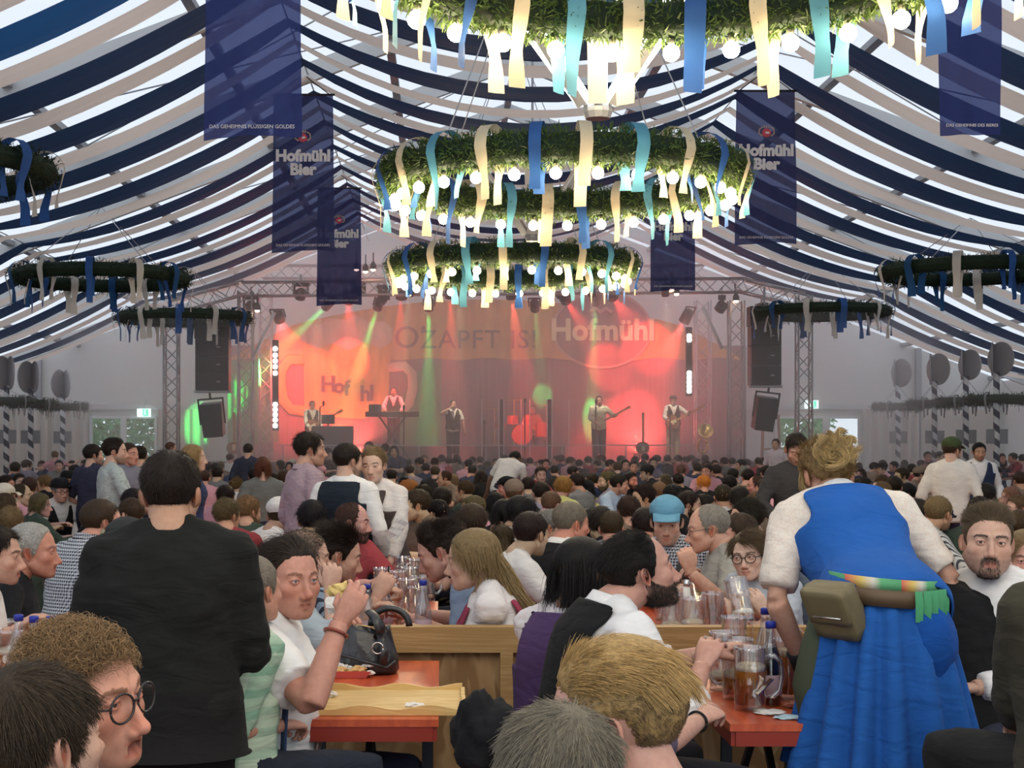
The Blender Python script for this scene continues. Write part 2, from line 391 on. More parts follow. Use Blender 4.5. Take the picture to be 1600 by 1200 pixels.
# ---------------- hair ----------------
def scalp_points(n, h, fr=0.0, side=0.0, nape=0.0, region=None, rng=None):
    rng = rng or RNG; out = []; tot = 0
    while tot < n:
        d = rng.normal(size=(int(n*1.7)+60, 3)); d /= np.linalg.norm(d, axis=1, keepdims=True); d = d[d[:, 2] > -.75]
        p = head_project(d, h, it=14); k = (hairline(p, fr, side, nape)+rng.normal(size=len(p))*.003 > 0)&((p[:, 1] < .085)|(p[:, 2] > .03))
        if region is not None: k &= region(p)
        out.append(p[k]); tot += k.sum()
        if len(out) > 12: break
    return np.concatenate(out)[:n]
def hair_strands(h, n=3000, m=7, style='short', length=.03, side_len=None, lift=.35, curl=0.0, fr=0.0, side=0.0, nape=0.0, part=None, grav=.25, region=None, seed=1, sdf=None, clump=.35, jit=.16):
    clump_ = clump; rng = np.random.default_rng(seed); p = scalp_points(n, h, fr, side, nape, region, rng); n = len(p)
    N = head_normal(p, h); crown = np.array((0.012, -.06, .11))
    if style == 'quiff':      # top swept up and forward-back, sides down
        T = np.array((0, .35, .5))-0*p; T = np.where(p[:, 1:2] > .0, np.array((0.1, -.25, .9)), np.array((0, -.75, -.25)))
        T = T+np.where(p[:, 2:3] < .07, np.array((0, -.5, -.8)), 0)
    elif style == 'back': T = np.array((0, -1.0, .1))+0*p; T[:, 2] -= np.where(p[:, 1] < -.05, 1.0, 0); T[:, 0] += p[:, 0]*2
    elif style == 'side': # brushed across from a part on +x
        T = np.stack([np.where(p[:, 0] > .035, 1.0, -1.0)*.8, np.where(p[:, 1] > -.02, .35, -.4), -.15-.8*(p[:, 2] < .06)], 1)
    elif style == 'fringe': T = p-np.array((0, -.05, .10)); T[:, 2] -= .02; T[:, 1] += np.where(p[:, 1] > 0, .05, 0)
    elif style == 'long':
        T = np.stack([np.sign(p[:, 0]+.004)*.7, -.35+0*p[:, 0], -.25+0*p[:, 0]], 1)
        T = T+np.where(p[:, 2:3] < .06, np.array((0, -.35, -.9)), 0)
    elif style == 'bunback': T = np.array((0, -.125, .03))-p
    else: T = p-crown
    T = T/np.maximum(np.linalg.norm(T, axis=1, keepdims=True), 1e-6)
    if style == 'curly': T = T*.3+rng.normal(size=T.shape)*.6
    T = T-N*(T*N).sum(1, keepdims=True); T /= np.maximum(np.linalg.norm(T, axis=1, keepdims=True), 1e-6)
    T = T+rng.normal(size=T.shape)*jit
    sl = length if side_len is None else side_len
    w = np.clip((p[:, 2]-.035)/.04, 0, 1); L = sl+(length-sl)*w
    L = L*(.75+.5*rng.random(n))*(.8+.35*noise3(p*55, seed))
    lf = lift if np.ndim(lift) else np.full(n, lift)
    cl_ = noise3(p*90, seed+5)[:, None]*np.cross(N, T)*clump_
    d = N*lf[:, None]+T+cl_; d /= np.linalg.norm(d, axis=1, keepdims=True)
    pts = np.empty((n, m, 3)); pts[:, 0] = p-N*.001; q = pts[:, 0].copy(); ph = rng.random((n, 1))*6.28; cl = noise3(p*70, seed+9)[:, None]*6.28
    B = np.cross(N, T)
    for i in range(1, m):
        st = (L/(m-1))[:, None]
        d = d+np.array((0, 0, -grav))*1.6/(m-1)
        if curl: d = d+curl*(np.cos(cl+ph*.3+i*1.5)*B+np.sin(cl+ph*.3+i*1.5)*N)
        d /= np.linalg.norm(d, axis=1, keepdims=True); q = q+d*st
        s = head_sdf(q, h); g = np.minimum(s-.003, 0)
        bad = g < 0
        if bad.any(): q[bad] = q[bad]-head_normal(q[bad], h)*g[bad][:, None]
        if sdf is not None: q = sdf(q)
        pts[:, i] = q
    return pts
def hair_curves(name, pts, r0=.0006, parent=None, color=(.1, .07, .05)):
    n, m = pts.shape[:2]; hc = bpy.data.hair_curves.new(name); hc.add_curves([m]*n)
    hc.attributes['position'].data.foreach_set('vector', np.ascontiguousarray(pts, dtype=np.float32).ravel())
    rad = hc.attributes.get('radius') or hc.attributes.new('radius', 'FLOAT', 'POINT')
    rr = r0*np.linspace(1, .35, m); rad.data.foreach_set('value', np.tile(rr, n).astype(np.float32))
    hc.materials.append(M['hair']); return hc
def hair_cap(h, nu=40, nv=30, thick=.006, top=0.0, fr=0.0, side=0.0, nape=0.0, shape=None):
    """solid under-layer of hair following the scalp"""
    D = head_dirs(nu, nv).reshape(-1, 3); V = head_project(D, h, it=20); N = head_normal(V, h)
    a = hairline(V, fr, side, nape); k = np.clip(a/.018, -1, 1)
    k = np.where((V[:, 1] > .088)&(V[:, 2] < .03), -1, k)
    off = np.where(k > 0, thick*np.clip(k, 0, 1)**.5+top*np.clip((V[:, 2]-.05)/.06, 0, 1), -.004)+.0012*noise3(V*160, 2)*(k > 0)
    V2 = V+N*off[:, None]
    if shape is not None: V2 = shape(V2, k)
    F = []
    ok = (k > -.35).reshape(nu, nv)
    for i in range(nu):
        for j in range(nv-1):
            i2 = (i+1) % nu
            if ok[i, j] or ok[i2, j] or ok[i, j+1] or ok[i2, j+1]: F.append((i*nv+j, i2*nv+j, i2*nv+j+1, i*nv+j+1))
    F.append([i*nv+nv-1 for i in range(nu)])
    used = sorted({q for f in F for q in f}); mp = {q: i for i, q in enumerate(used)}
    me = bpy.data.meshes.new('hair_mass'); me.from_pydata(V2[used].tolist(), [], [[mp[q] for q in f] for f in F])
    me.polygons.foreach_set('use_smooth', [True]*len(me.polygons)); me.materials.append(M['haircap']); return me
# ---------------- hands ----------------
def hand_geo(mb, Mx, side=1, curl=.5, spread=.12, thumb=.5, s=1.0, n=8, tips=None):
    """Mx 4x4: wrist frame, +Y to the fingers, +Z back of the hand; side=1 right hand (thumb at -X)"""
    Mx = np.array(Mx)
    def tr(p): p = np.asarray(p, float)*s; p = p*np.array((side, 1, 1)); return p@Mx[:3, :3].T+Mx[:3, 3]
    up = Mx[:3, 2]
    pal = np.array([(0, -.02, 0), (0, .01, 0), (0, .045, .002), (0, .078, .001), (0, .094, -.001)])
    mb.tube(tr(pal), np.array([(.026, .018), (.031, .018), (.041, .0165), (.043, .0145), (.036, .009)])*s, 12, up=up)
    fx = [-.032, -.011, .0105, .0305]; fl = [.068, .077, .072, .056]; fr_ = [.0088, .0092, .0088, .0076]
    cu = curl if np.ndim(curl) else [curl]*4
    for i in range(4):
        L = fl[i]; seg = [L*.45, L*.32, L*.24]; a = math.radians(6); x = fx[i]; p = np.array((x, .085-.006*(i == 3)-.003*(i == 0), 0.0)); pts = [np.array((x*.9, .06, 0)), p]; sa = (x/.032)*spread
        for j in range(3):
            a -= cu[i]*[1.25, 1.5, 1.0][j]
            p = p+seg[j]*np.array((math.sin(sa)*math.cos(a), math.cos(a)*math.cos(sa), math.sin(a))); pts.append(p)
        r = fr_[i]; e = pts[-1]-pts[-2]; e /= np.linalg.norm(e); pts.append(pts[-1]+e*r*.7)
        mb.tube(tr(pts), np.array([r, r*1.06, r, r*.93, r*.8, r*.35])*s, n, up=up)
    t = thumb
    b = np.array([(-.012, .012, -.006), (-.034, .030, -.012-.010*t), (-.052+.014*t, .058, -.018-.026*t), (-.056+.036*t, .084-.006*t, -.020-.040*t), (-.056+.040*t, .094-.006*t, -.020-.044*t)])
    mb.tube(tr(b), np.array([.016, .0145, .0108, .0092, .004])*s, n, up=up)
# ---------------- body ----------------
class Body:
    """builds one figure in its own frame (faces +Y, feet at z = 0 after settle())"""
    def __init__(s, lean=0, hip_lean=None, roll=0, twist=0, fem=0, girth=1.0, shoulder=1.0, head=(0, 0, 0), neck=(0, 0), height=1.0, headscale=1.0):
        s.fem = fem; s.g = girth; s.sh = shoulder; s.hd = head; s.H = height; s.hs = headscale
        l1 = R(lean); l0 = R(lean*.55 if hip_lean is None else hip_lean); s.roll = R(roll); s.twist = R(twist)
        zz = np.linspace(-.12, .56, 69); ang = np.interp(zz, [-.12, .1, .53], [l0, l0, l1]); dz = zz[1]-zz[0]
        y = np.concatenate([[0], np.cumsum(np.sin(ang[:-1])*dz)]); z = np.concatenate([[0], np.cumsum(np.cos(ang[:-1])*dz)])
        i0 = np.argmin(abs(zz)); s.zz = zz; s.sy = y-y[i0]; s.sz = z-z[i0]; s.ang = ang
        nb = s.pt((0, -.012, .52)); f = s.frame(.53)
        nk = f@np.array((0, .045+neck[0], .115+neck[1])); s.neck0 = nb
        s.hc = nb+nk*s.hs
        hy, hp, hr = (R(a) for a in head)
        s.HM = np.array(Euler((hp, hr, hy), 'XYZ').to_matrix()) if False else np.array((Matrix.Rotation(hy, 3, 'Z')@Matrix.Rotation(hp, 3, 'X')@Matrix.Rotation(hr, 3, 'Y')))
        s.arms = {}; s.legs = {}
    def frame(s, z):
        a = np.interp(z, s.zz, s.ang); t = s.twist*np.clip(z/.45, 0, 1)
        M1 = np.array(Matrix.Rotation(-a, 3, 'X')); M2 = np.array(Matrix.Rotation(t, 3, 'Z')); M3 = np.array(Matrix.Rotation(s.roll*np.clip(z/.3, 0, 1), 3, 'Y'))
        return M3@M1@M2
    def pt(s, p):
        x, y, z = p; c = np.array((0, np.interp(z, s.zz, s.sy), np.interp(z, s.zz, s.sz)))
        M3 = np.array(Matrix.Rotation(s.roll*np.clip(z/.3, 0, 1), 3, 'Y'))
        return M3@c+s.frame(z)@np.array((x, y, 0))
    def ptv(s, v):
        v = np.asarray(v, float); x, y, z = v.T; cy, cz = np.interp(z, s.zz, s.sy), np.interp(z, s.zz, s.sz); a = np.interp(z, s.zz, s.ang); t = s.twist*np.clip(z/.45, 0, 1); r = s.roll*np.clip(z/.3, 0, 1)
        X = x*np.cos(t)-y*np.sin(t); Yy = x*np.sin(t)+y*np.cos(t); Y2 = cy+Yy*np.cos(a); Z2 = cz-Yy*np.sin(a); X3 = X*np.cos(r)+Z2*np.sin(r); Z3 = -X*np.sin(r)+Z2*np.cos(r); return np.stack([X3, Y2, Z3], 1)
    def arm(s, side, hand, hint=None, up=(0, 0, 1), curl=.45, thumb=.5, fwd=None, spread=.1):
        """side +1 = figure's right (+x); hand = wrist target in body frame (origin hip); up = back of the hand direction"""
        S = s.pt((side*.168*s.sh, -.005, .445)); T = np.array(hand, float); L1, L2 = .29, .255; d = T-S; D = np.linalg.norm(d)
        if D > (L1+L2)*.985: T = S+d/D*(L1+L2)*.985; d = T-S; D = np.linalg.norm(d)
        u = d/D; a = (L1*L1-L2*L2+D*D)/(2*D); hh = math.sqrt(max(L1*L1-a*a, 1e-6))
        hv = np.array(hint if hint is not None else (side*.5, -.5, -.8)); hv = hv-u*(hv@u); hv /= max(np.linalg.norm(hv), 1e-6)
        E = S+u*a+hv*hh; s.arms[side] = (S, E, T, np.array(up, float), curl, thumb, fwd, spread); return s
    def leg(s, side, knee, foot): s.legs[side] = (np.array((side*.09, 0, -.02)), np.array(knee, float), np.array(foot, float)); return s
    RINGS = [(-.10, .150, .110, .005), (-.03, .172, .122, 0), (.04, .170, .118, .0), (.13, .152, .104, .0), (.24, .158, .110, .004), (.34, .176, .116, .006), (.41, .178, .108, .0), (.455, .155, .092, -.006), (.49, .108, .076, -.010), (.525, .064, .060, -.008)]
    RINGF = [(-.10, .160, .115, .0), (-.03, .178, .125, -.004), (.04, .166, .116, .0), (.14, .132, .095, .0), (.24, .142, .105, .008), (.33, .158, .128, .018), (.40, .158, .108, .006), (.45, .138, .085, -.004), (.485, .095, .070, -.008), (.52, .056, .054, -.006)]
    def torso(s, mb, infl=0.0, z0=-.1, z1=.53, n=28, gx=1.0):
        prof = np.array(s.RINGF if s.fem else s.RINGS); zs = np.unique(np.concatenate([[z0], np.linspace(z0, z1, 16), [z1]])); G = []
        for z in zs:
            w, d, oy = (np.interp(z, prof[:, 0], prof[:, k]) for k in (1, 2, 3))
            gg = s.g if z < .36 else 1+(s.g-1)*max(0, (.5-z)/.14)
            w = w*gg*(s.sh if z > .3 else 1)+infl; d = d*(1+(gg-1)*1.25)+infl; row = []
            for k in range(n):
                a = 2*math.pi*k/n; ca, sa = math.cos(a), math.sin(a); e = .82
                row.append(s.pt((math.copysign(abs(ca)**e, ca)*w, math.copysign(abs(sa)**e, sa)*d+oy+(.02*(s.g-1)*5*max(0, sa) if z < .25 else 0), z)))
            G.append(row)
        V = np.array(G).reshape(-1, 3); m = len(zs); F = [(i*n+k, i*n+(k+1) % n, (i+1)*n+(k+1) % n, (i+1)*n+k) for i in range(m-1) for k in range(n)]
        F.append(tuple(range(n-1, -1, -1))); F.append(tuple((m-1)*n+k for k in range(n))); mb.add(V, F)
    def yoke(s, mb, infl=0.0):
        for sd in (-1, 1):
            a = s.pt((sd*.03, -.012, .505)); b = s.pt((sd*.15*s.sh, -.008, .452)); c = b+(b-a)*.22; d = b+(b-a)*.34; mb.tube([a, (a+b)/2+np.array((0, 0, .004)), b, c, d], np.array([.046, .046, .048, .036, .012])+infl*np.array([1, 1, 1, .8, .4]), 10)
    def sleeve(s, mb, side, infl=0.0, frac=2.0, fat=1.0, flare=0.0, start=0.0):
        """frac 0..1 upper arm, 1..2 forearm"""
        S, E, T = s.arms[side][:3]; k = .94 if s.fem else 1.0; g = .5+.5*s.g
        path = [S+(E-S)*t for t in np.linspace(0, 1, 7)]+[E+(T-E)*t for t in np.linspace(0, 1, 8)[1:]]
        rad = list(np.interp(np.linspace(0, 1, 7), [0, .3, .7, 1], [.053, .051, .045, .040]))+list(np.interp(np.linspace(0, 1, 8)[1:], [0, .25, .6, 1], [.041, .041, .035, .026]))
        tt = np.concatenate([np.linspace(0, 1, 7), 1+np.linspace(0, 1, 8)[1:]]); keep = (tt <= frac+1e-6)&(tt >= start-1e-6)
        path = np.array(path); rad = np.array(rad)*k*g*fat+infl+flare*np.clip(tt-frac+.45, 0, 1)
        p2 = list(path[keep]); r2 = list(rad[keep])
        if frac < 2 and tt[keep][-1] < frac-1e-3:
            j = keep.nonzero()[0][-1]; u = (frac-tt[j])/(tt[j+1]-tt[j]); p2.append(path[j]+(path[j+1]-path[j])*u); r2.append(rad[j]+(rad[j+1]-rad[j])*u)
        if start == 0:
            u = S-E; u = u/np.linalg.norm(u); r0 = r2[0]; p2 = [S+u*r0*.8, S+u*r0*.55]+p2; r2 = [r0*.30, r0*.80]+r2
        mb.tube(p2, r2, 14)
    def arm_skin(s, mb, side, start=0.0, hand=True):
        s.sleeve(mb, side, 0.0, 2.0, start=start)
        if hand: s.hand(mb, side)
    def hand(s, mb, side):
        S, E, T, up, curl, thumb, fwd, spread = s.arms[side]
        y = (T-E) if fwd is None else np.array(fwd, float); y = y/np.linalg.norm(y); z = up-y*(up@y); z /= max(np.linalg.norm(z), 1e-6); x = np.cross(y, z)
        Mx = np.eye(4); Mx[:3, 0] = x; Mx[:3, 1] = y; Mx[:3, 2] = z; Mx[:3, 3] = T+y*.012
        hand_geo(mb, Mx, side, curl, spread, thumb, .93 if s.fem else 1.0)
    def neck(s, mb, infl=0.0):
        r = (.050 if s.fem else .058)*(.7+.3*s.g); a = s.pt((0, -.012, .44)); b = s.neck0; c = s.hc+s.HM@np.array((0, -.020, -.045)); d = s.hc+s.HM@np.array((0, -.012, .0))
        mb.tube([a, b, (b*.45+c*.55), c, d], np.array([r*1.3, r*1.12, r, r*.98, r*.8])+infl, 16)
    def headpt(s, p): return s.hc+s.hs*(s.HM@np.asarray(p, float).T).T
    def trousers(s, mb, infl=.012, frac=2.0):
        for sd in (-1, 1):
            if sd in s.legs:
                h, k, f = s.legs[sd]; pts = [h+(k-h)*t for t in np.linspace(0, 1, 6)]+[k+(f-k)*t for t in np.linspace(0, 1, 6)[1:]]
                rad = np.array([.088, .086, .078, .070, .062, .058, .056, .052, .046, .042, .042])*(.6+.4*s.g)+infl
                kk = int(round(frac*5))+1; mb.tube(pts[:kk], rad[:kk], 12)
        prof = [s.pt((0, 0, z)) for z in (-.11, -.05, .02, .09)]
        mb.tube(prof, np.array([(.13, .10), (.175*s.g, .13*s.g), (.178*s.g, .125*s.g), (.165*s.g, .115*s.g)])+infl, 20, up=(0, 1, 0))
    def shoes(s):
        mb = MB()
        for sd, (h, k, f) in s.legs.items():
            f = np.array(f); fw = np.array((sd*.12, 1, 0)); fw /= np.linalg.norm(fw)
            mb.tube([f+np.array((0, -.07, -.035)), f+np.array((0, -.02, -.03)), f+fw*.06+np.array((0, 0, -.035)), f+fw*.13+np.array((0, 0, -.045)), f+fw*.17+np.array((0, 0, -.05))], np.array([(.025, .03), (.04, .05), (.045, .04), (.045, .03), (.02, .015)]), 10)
        return mb
def place(root, scale=1.0):
    return root
def facing(h): return R(h)
# ---------------- setting: tent ----------------
XC = 1.45; YB = 45.5; HALF = 15.2; EAVE = 3.5; RIDGE = 9.2
def roof_z(x): return RIDGE-(RIDGE-EAVE)*abs(x-XC)/HALF
def simple(name, m, boxes, parent=None, **k):
    mb = MB()
    for b in boxes: mb.box(*b)
    o = mb.build(name, m, parent); setp(o, **k); return o
def translucent(name, col, amt=0.6):
    m = mat(name, col, 0.6, spec=0.2); t = NT(m)
    tr = t.n('BsdfTranslucent', Color=(*col, 1)); mx = t.n('MixShader', Fac=amt)
    t.l(t.b.outputs[0], mx.inputs[1]); t.l(tr.outputs[0], mx.inputs[2]); t.l(mx.outputs[0], t.t.nodes['Material Output'].inputs[0]); return m
m_floor = mat('floor_boards', (0.09, 0.06, 0.045), 0.8); t = NT(m_floor)
t.l(t.ramp(t.n('TexNoise', Vector=t.mapping(t.obj(), (8, .6, 1)), Scale=1.5, Detail=4.0).outputs[0], [(.3, (.05, .035, .028)), (.7, (.13, .09, .07))]), 'Base Color')
simple('floor', m_floor, [((XC, 22.5, -.05), (31, 48, .1))], kind='structure')
m_roof = translucent('tent_roof_sheet', (0.82, 0.84, 0.88), 0.75)
m_sheet = translucent('tent_wall_shaded', (0.62, 0.58, 0.57), 0.10)  # greyer, less translucent sheet: stands in for the shaded outer side of the walls
m_alu = mat('aluminium_profile', (0.36, 0.36, 0.38), 0.45, 0.2); m_alul = mat('pale_aluminium', (0.62, 0.62, 0.62), 0.5, 0.1)
roof = MB(); Y0 = -1.5
for s in (-1, 1):
    xs = np.linspace(0, HALF, 8)
    roof.grid([[(XC+s*x, y, roof_z(XC+s*x)) for y in (Y0, YB+.3)] for x in xs])
roof_o = roof.build('ceiling', m_roof); setp(roof_o, kind='structure')
rafter_ys = [2.2+4.55*k for k in range(10)]
for y in rafter_ys:
    mb = MB()
    for s in (-1, 1): mb.bar((XC, y, RIDGE-.16), (XC+s*HALF, y, EAVE-.16), .12, .30)
    mb.build('rafter', m_alul, roof_o)
mb0 = None
for s in (-1, 1):
    for x in (0.0, 2.3, 4.7, 7.2, 9.7, 12.2, 14.8):
        if s < 0 and x == 0: continue
        mb = MB(); X = XC+s*x; mb.box((X, (Y0+YB)/2, roof_z(X)-.07), (.14, YB-Y0, .10)); mb.build('purlin', m_alu, roof_o)
for k, y in enumerate(rafter_ys[:-1:2]):   # bracing wires
    mb = MB()
    for s in (-1, 1): mb.tube([(XC+s*.3, y, RIDGE-.35), (XC+s*9, y+4.55, roof_z(XC+9)-.3)], .012, 5); mb.tube([(XC+s*9, y, roof_z(XC+9)-.3), (XC+s*.3, y+4.55, RIDGE-.35)], .012, 5)
    w = mb.build('bracing_wire', m_alu, roof_o); w['kind'] = 'stuff'
# gable end at the stage: upper sheet, curtains below, door openings
DL = (P(143, 652, YB).x, P(244, 652, YB).x); DR = (P(1212, 645, YB).x, P(1342, 645, YB).x); DT = 2.42
wb = MB()
def wallpatch(x0, x1, zb, zt=None):
    n = max(2, int((x1-x0)/1.2)); xs = np.linspace(x0, x1, n+1)
    wb.grid([[(x, YB, zb), (x, YB, min(roof_z(x), zt) if zt else roof_z(x))] for x in xs])
wallpatch(XC-HALF, DL[0], 0); wallpatch(DL[0], DL[1], DT); wallpatch(DL[1], DR[0], 0); wallpatch(DR[0], DR[1], DT); wallpatch(DR[1], XC+HALF, 0)
wall_b = wb.build('wall_back', m_sheet); setp(wall_b, kind='structure')
simple('trim_1', m_alul, [((XC, YB-.08, 2.72), (2*HALF, .1, .14))], kind='structure')
for i, px in enumerate((62, 1433)):
    x = P(px, 600, YB).x; simple('trim_%d' % (i+2), m_alu, [((x, YB-.12, roof_z(x)/2), (.16, .14, roof_z(x)))], kind='structure')
for s, nm in ((-1, 'wall_left'), (1, 'wall_right')):
    mb = MB(); mb.grid([[(XC+s*HALF, y, 0), (XC+s*HALF, y, EAVE)] for y in np.linspace(-1.5, YB, 12)]); setp(mb.build(nm, m_sheet), kind='structure')
    # pleated side lining
m_curt = mat('curtain_cloth', (0.62, 0.55, 0.50), 0.9, spec=0.1)
def curtain(x0, x1, label, z1=2.65, y=YB-.2, amp=.07, pitch=.28):
    n = int((x1-x0)/pitch*8); xs = np.linspace(x0, x1, n)
    mb = MB(); ph = (xs-x0)/pitch*2*math.pi
    mb.grid([[(x+.02*math.sin(p*.5), y+amp*math.sin(p)*(.6+.4*(1-z/z1))+.03*math.sin(p*.31), z) for z in np.linspace(.02, z1, 6)] for x, p in zip(xs, ph)])
    o = mb.build('curtain', m_curt, smooth=True); setp(o, label, 'curtain')
curtain(XC-HALF+.2, DL[0]-.05, 'pleated grey-beige curtain hanging left of the left door opening')
curtain(DL[1]+.1, P(330, 0, YB).x, 'narrow pleated curtain between the left door and the stage')
curtain(DR[1]+.05, P(1432, 0, YB).x, 'pinkish-grey pleated curtain right of the right door opening')
curtain(P(1436, 0, YB).x, XC+HALF-.2, 'pale smooth wall cloth behind the right-hand striped poles', amp=.02, pitch=1.1)
# doors: frame + mullion, glazed leaves
m_glass = mat('clear_glass', (1, 1, 1), 0.02, trans=1.0, ior=1.02)
for i, (a, b) in enumerate((DL, DR)):
    mb = MB(); mx = a+(b-a)*(.50 if i == 0 else .60)
    for x in (a, b): mb.box((x, YB-.05, DT/2), (.07, .12, DT))
    mb.box(((a+b)/2, YB-.05, DT), (b-a, .12, .08)); mb.box((mx, YB-.05, DT/2), (.16 if i == 0 else .2, .1, DT))
    d = mb.build('door_%d' % (i+1), mat('white_frame', (.8, .8, .8), .5)); setp(d, kind='structure')
    for (u, v) in ((a, mx), (mx, b)):
        q = MB(); q.box(((u+v)/2, YB, DT/2), (v-u-.1, .012, DT-.1)); q.build('pane', m_glass, d)
def text(name, body, size, loc, m, parent=None, rot=(90, 0, 0), off=0.0, ext=0.004, align='CENTER', shear=0.0, spacing=1.0):
    c = bpy.data.curves.new(name, 'FONT'); c.body = body; c.size = size; c.align_x = align; c.align_y = 'CENTER'; c.extrude = ext; c.offset = off; c.shear = shear; c.space_character = spacing
    c.resolution_u = 3
    o = bpy.data.objects.new(name, c); COL.objects.link(o); o.location = loc; o.rotation_euler = tuple(R(a) for a in rot); c.materials.append(m)
    dg = bpy.context.evaluated_depsgraph_get(); dg.update(); me = bpy.data.meshes.new_from_object(o.evaluated_get(dg)); bpy.data.objects.remove(o)
    o = bpy.data.objects.new(name, me); COL.objects.link(o); o.location = loc; o.rotation_euler = tuple(R(a) for a in rot); o['kind'] = 'stuff'
    if parent: o.parent = parent
    return o
m_exitg = mat('exit_green', (.05, .6, .32), .5, emit=(.1, .8, .45), strength=1.0); m_exitw = mat('exit_white', (.8, .95, .9), .5, emit=(.75, 1, .9), strength=1.2)
for i, (px, py) in enumerate(((225, 645), (1268, 632))):
    p = P(px, py, YB-.35); e = empty('exit_sign', p, 0, 'lit green and white exit sign above the %s door opening' % ('left' if i == 0 else 'right'), 'sign')
    mb = MB(); mb.box((0, 0, 0), (.40, .06, .24)); mb.build('housing', m_exitw, e)
    mb = MB(); mb.box((.05, -.035, 0), (.16, .01, .2)); mb.build('door_panel', m_exitg, e)
    mb = MB(); mb.box((.04, -.045, .0), (.03, .01, .1)); mb.bar((.04, -.045, -.03), (.0, -.045, -.085), .025, .01); mb.bar((.05, -.045, -.03), (.09, -.045, -.085), .025, .01); mb.bar((.03, -.045, .03), (-.02, -.045, 0), .02, .01)
    mb.lathe([(.001, -.02), (.018, -.01), (.018, .01), (.001, .02)], 8, (.04, -.045, .075)); mb.build('figure', m_exitw, e)
    mb = MB(); mb.bar((0, 0, .12), (0, .25, .4), .02); mb.build('bracket', m_alu, e)
# outside: lawn and trees seen through the doors
simple('ground_outside', mat('lawn', (.12, .25, .08), .9), [((XC, 60, -.1), (60, 29, .1))], kind='structure')
def leaf_mesh(n, size, rad, seed, flat=1.0):
    rng = np.random.default_rng(seed); d = rng.normal(size=(n, 3)); d /= np.linalg.norm(d, axis=1, keepdims=True); r = rng.random(n)**.35
    c = d*r[:, None]*np.array(rad); c = c*(1+.25*noise3(d*2.5, seed))[:, None]
    a = rng.normal(size=(n, 3)); a /= np.linalg.norm(a, axis=1, keepdims=True); b = np.cross(a, rng.normal(size=(n, 3))); b /= np.linalg.norm(b, axis=1, keepdims=True)
    s = size*(.6+.8*rng.random(n))[:, None]
    V = np.stack([c-a*s, c+b*s*.45, c+a*s, c-b*s*.45], 1).reshape(-1, 3); F = np.arange(n*4).reshape(-1, 4)
    me = bpy.data.meshes.new('foliage'); me.from_pydata(V.tolist(), [], F.tolist()); return me
def leafmat(name, col):
    m = translucent(name, col, .35); return m
m_leaf1 = leafmat('leaf_green', (.12, .36, .14)); m_leaf2 = leafmat('leaf_bright', (.30, .46, .12)); m_bark = mat('bark', (.12, .08, .05), .9)
def tree(x, y, h, rad, m, seed, label, n=2600, size=.16):
    e = empty('tree', (x, y, -.05), 0, label, 'tree', 'trees outside the doors'); mb = MB(); mb.tube([(0, 0, 0), (.05, 0, h*.5), (0, .05, h)], [.16, .13, .06], 8); mb.build('trunk', m_bark, e)
    me = leaf_mesh(n, size, rad, seed); o = link('crown', me, e, m); o.location = (0, 0, h); o['kind'] = 'stuff'
xl = (DL[0]+DL[1])/2; xr = (DR[0]+DR[1])/2
tree(xl-1.6, 52, 2.3, (2.0, 1.4, 2.2), m_leaf1, 1, 'dense green tree filling the left pane of the left door')
tree(xl+1.7, 52.5, 2.1, (1.9, 1.4, 2.2), m_leaf1, 2, 'dense green tree filling the right pane of the left door')
tree(xr-1.9, 51.5, 2.6, (1.5, 1.2, 1.5), m_leaf2, 3, 'bright leafy tree at the left edge of the right door')
tree(xr+1.7, 56, 2.2, (1.6, 1.2, 1.3), m_leaf1, 4, 'pale blue-green tree beyond the right pane of the right door', 900)
# ---------------- drapes across the roof ----------------
m_navy = translucent('navy_cloth', (0.026, 0.048, 0.105), .35); m_blue = translucent('blue_cloth', (0.022, 0.095, 0.25), .40); m_beige = translucent('beige_cloth', (0.70, 0.57, 0.49), .6)
A_H, A_Z, B_H, B_Z, C_H, C_Z = 3.62, 7.63, 9.2, 5.35, 14.6, 3.35
def swag_profile(n=15, sag=(1.05, .42, .34), jit=0.0):
    pts = [(-C_H, C_Z), (-B_H, B_Z), (-A_H, A_Z), (A_H, A_Z), (B_H, B_Z), (C_H, C_Z)]; sg = [sag[2], sag[1], sag[0], sag[1], sag[2]]; out = []; k = []
    for i in range(5):
        for t in np.linspace(0, 1, n, endpoint=(i == 4)):
            x = pts[i][0]+(pts[i+1][0]-pts[i][0])*t; z = pts[i][1]+(pts[i+1][1]-pts[i][1])*t-4*sg[i]*t*(1-t)*(1+jit); out.append((x, z)); k.append(4*t*(1-t))
    return np.array(out), np.array(k)
ORD = ['nearest the stage', 'second from the stage', 'third from the stage', 'fourth from the stage', 'fifth from the stage', 'sixth from the stage', 'seventh from the stage', 'eighth from the stage', 'ninth from the stage', 'tenth from the stage', 'eleventh from the stage', 'twelfth from the stage', 'thirteenth from the stage', 'fourteenth from the stage', 'fifteenth from the stage', 'sixteenth from the stage']
rows = [24.0+2.275*k for k in range(-7, 8)]
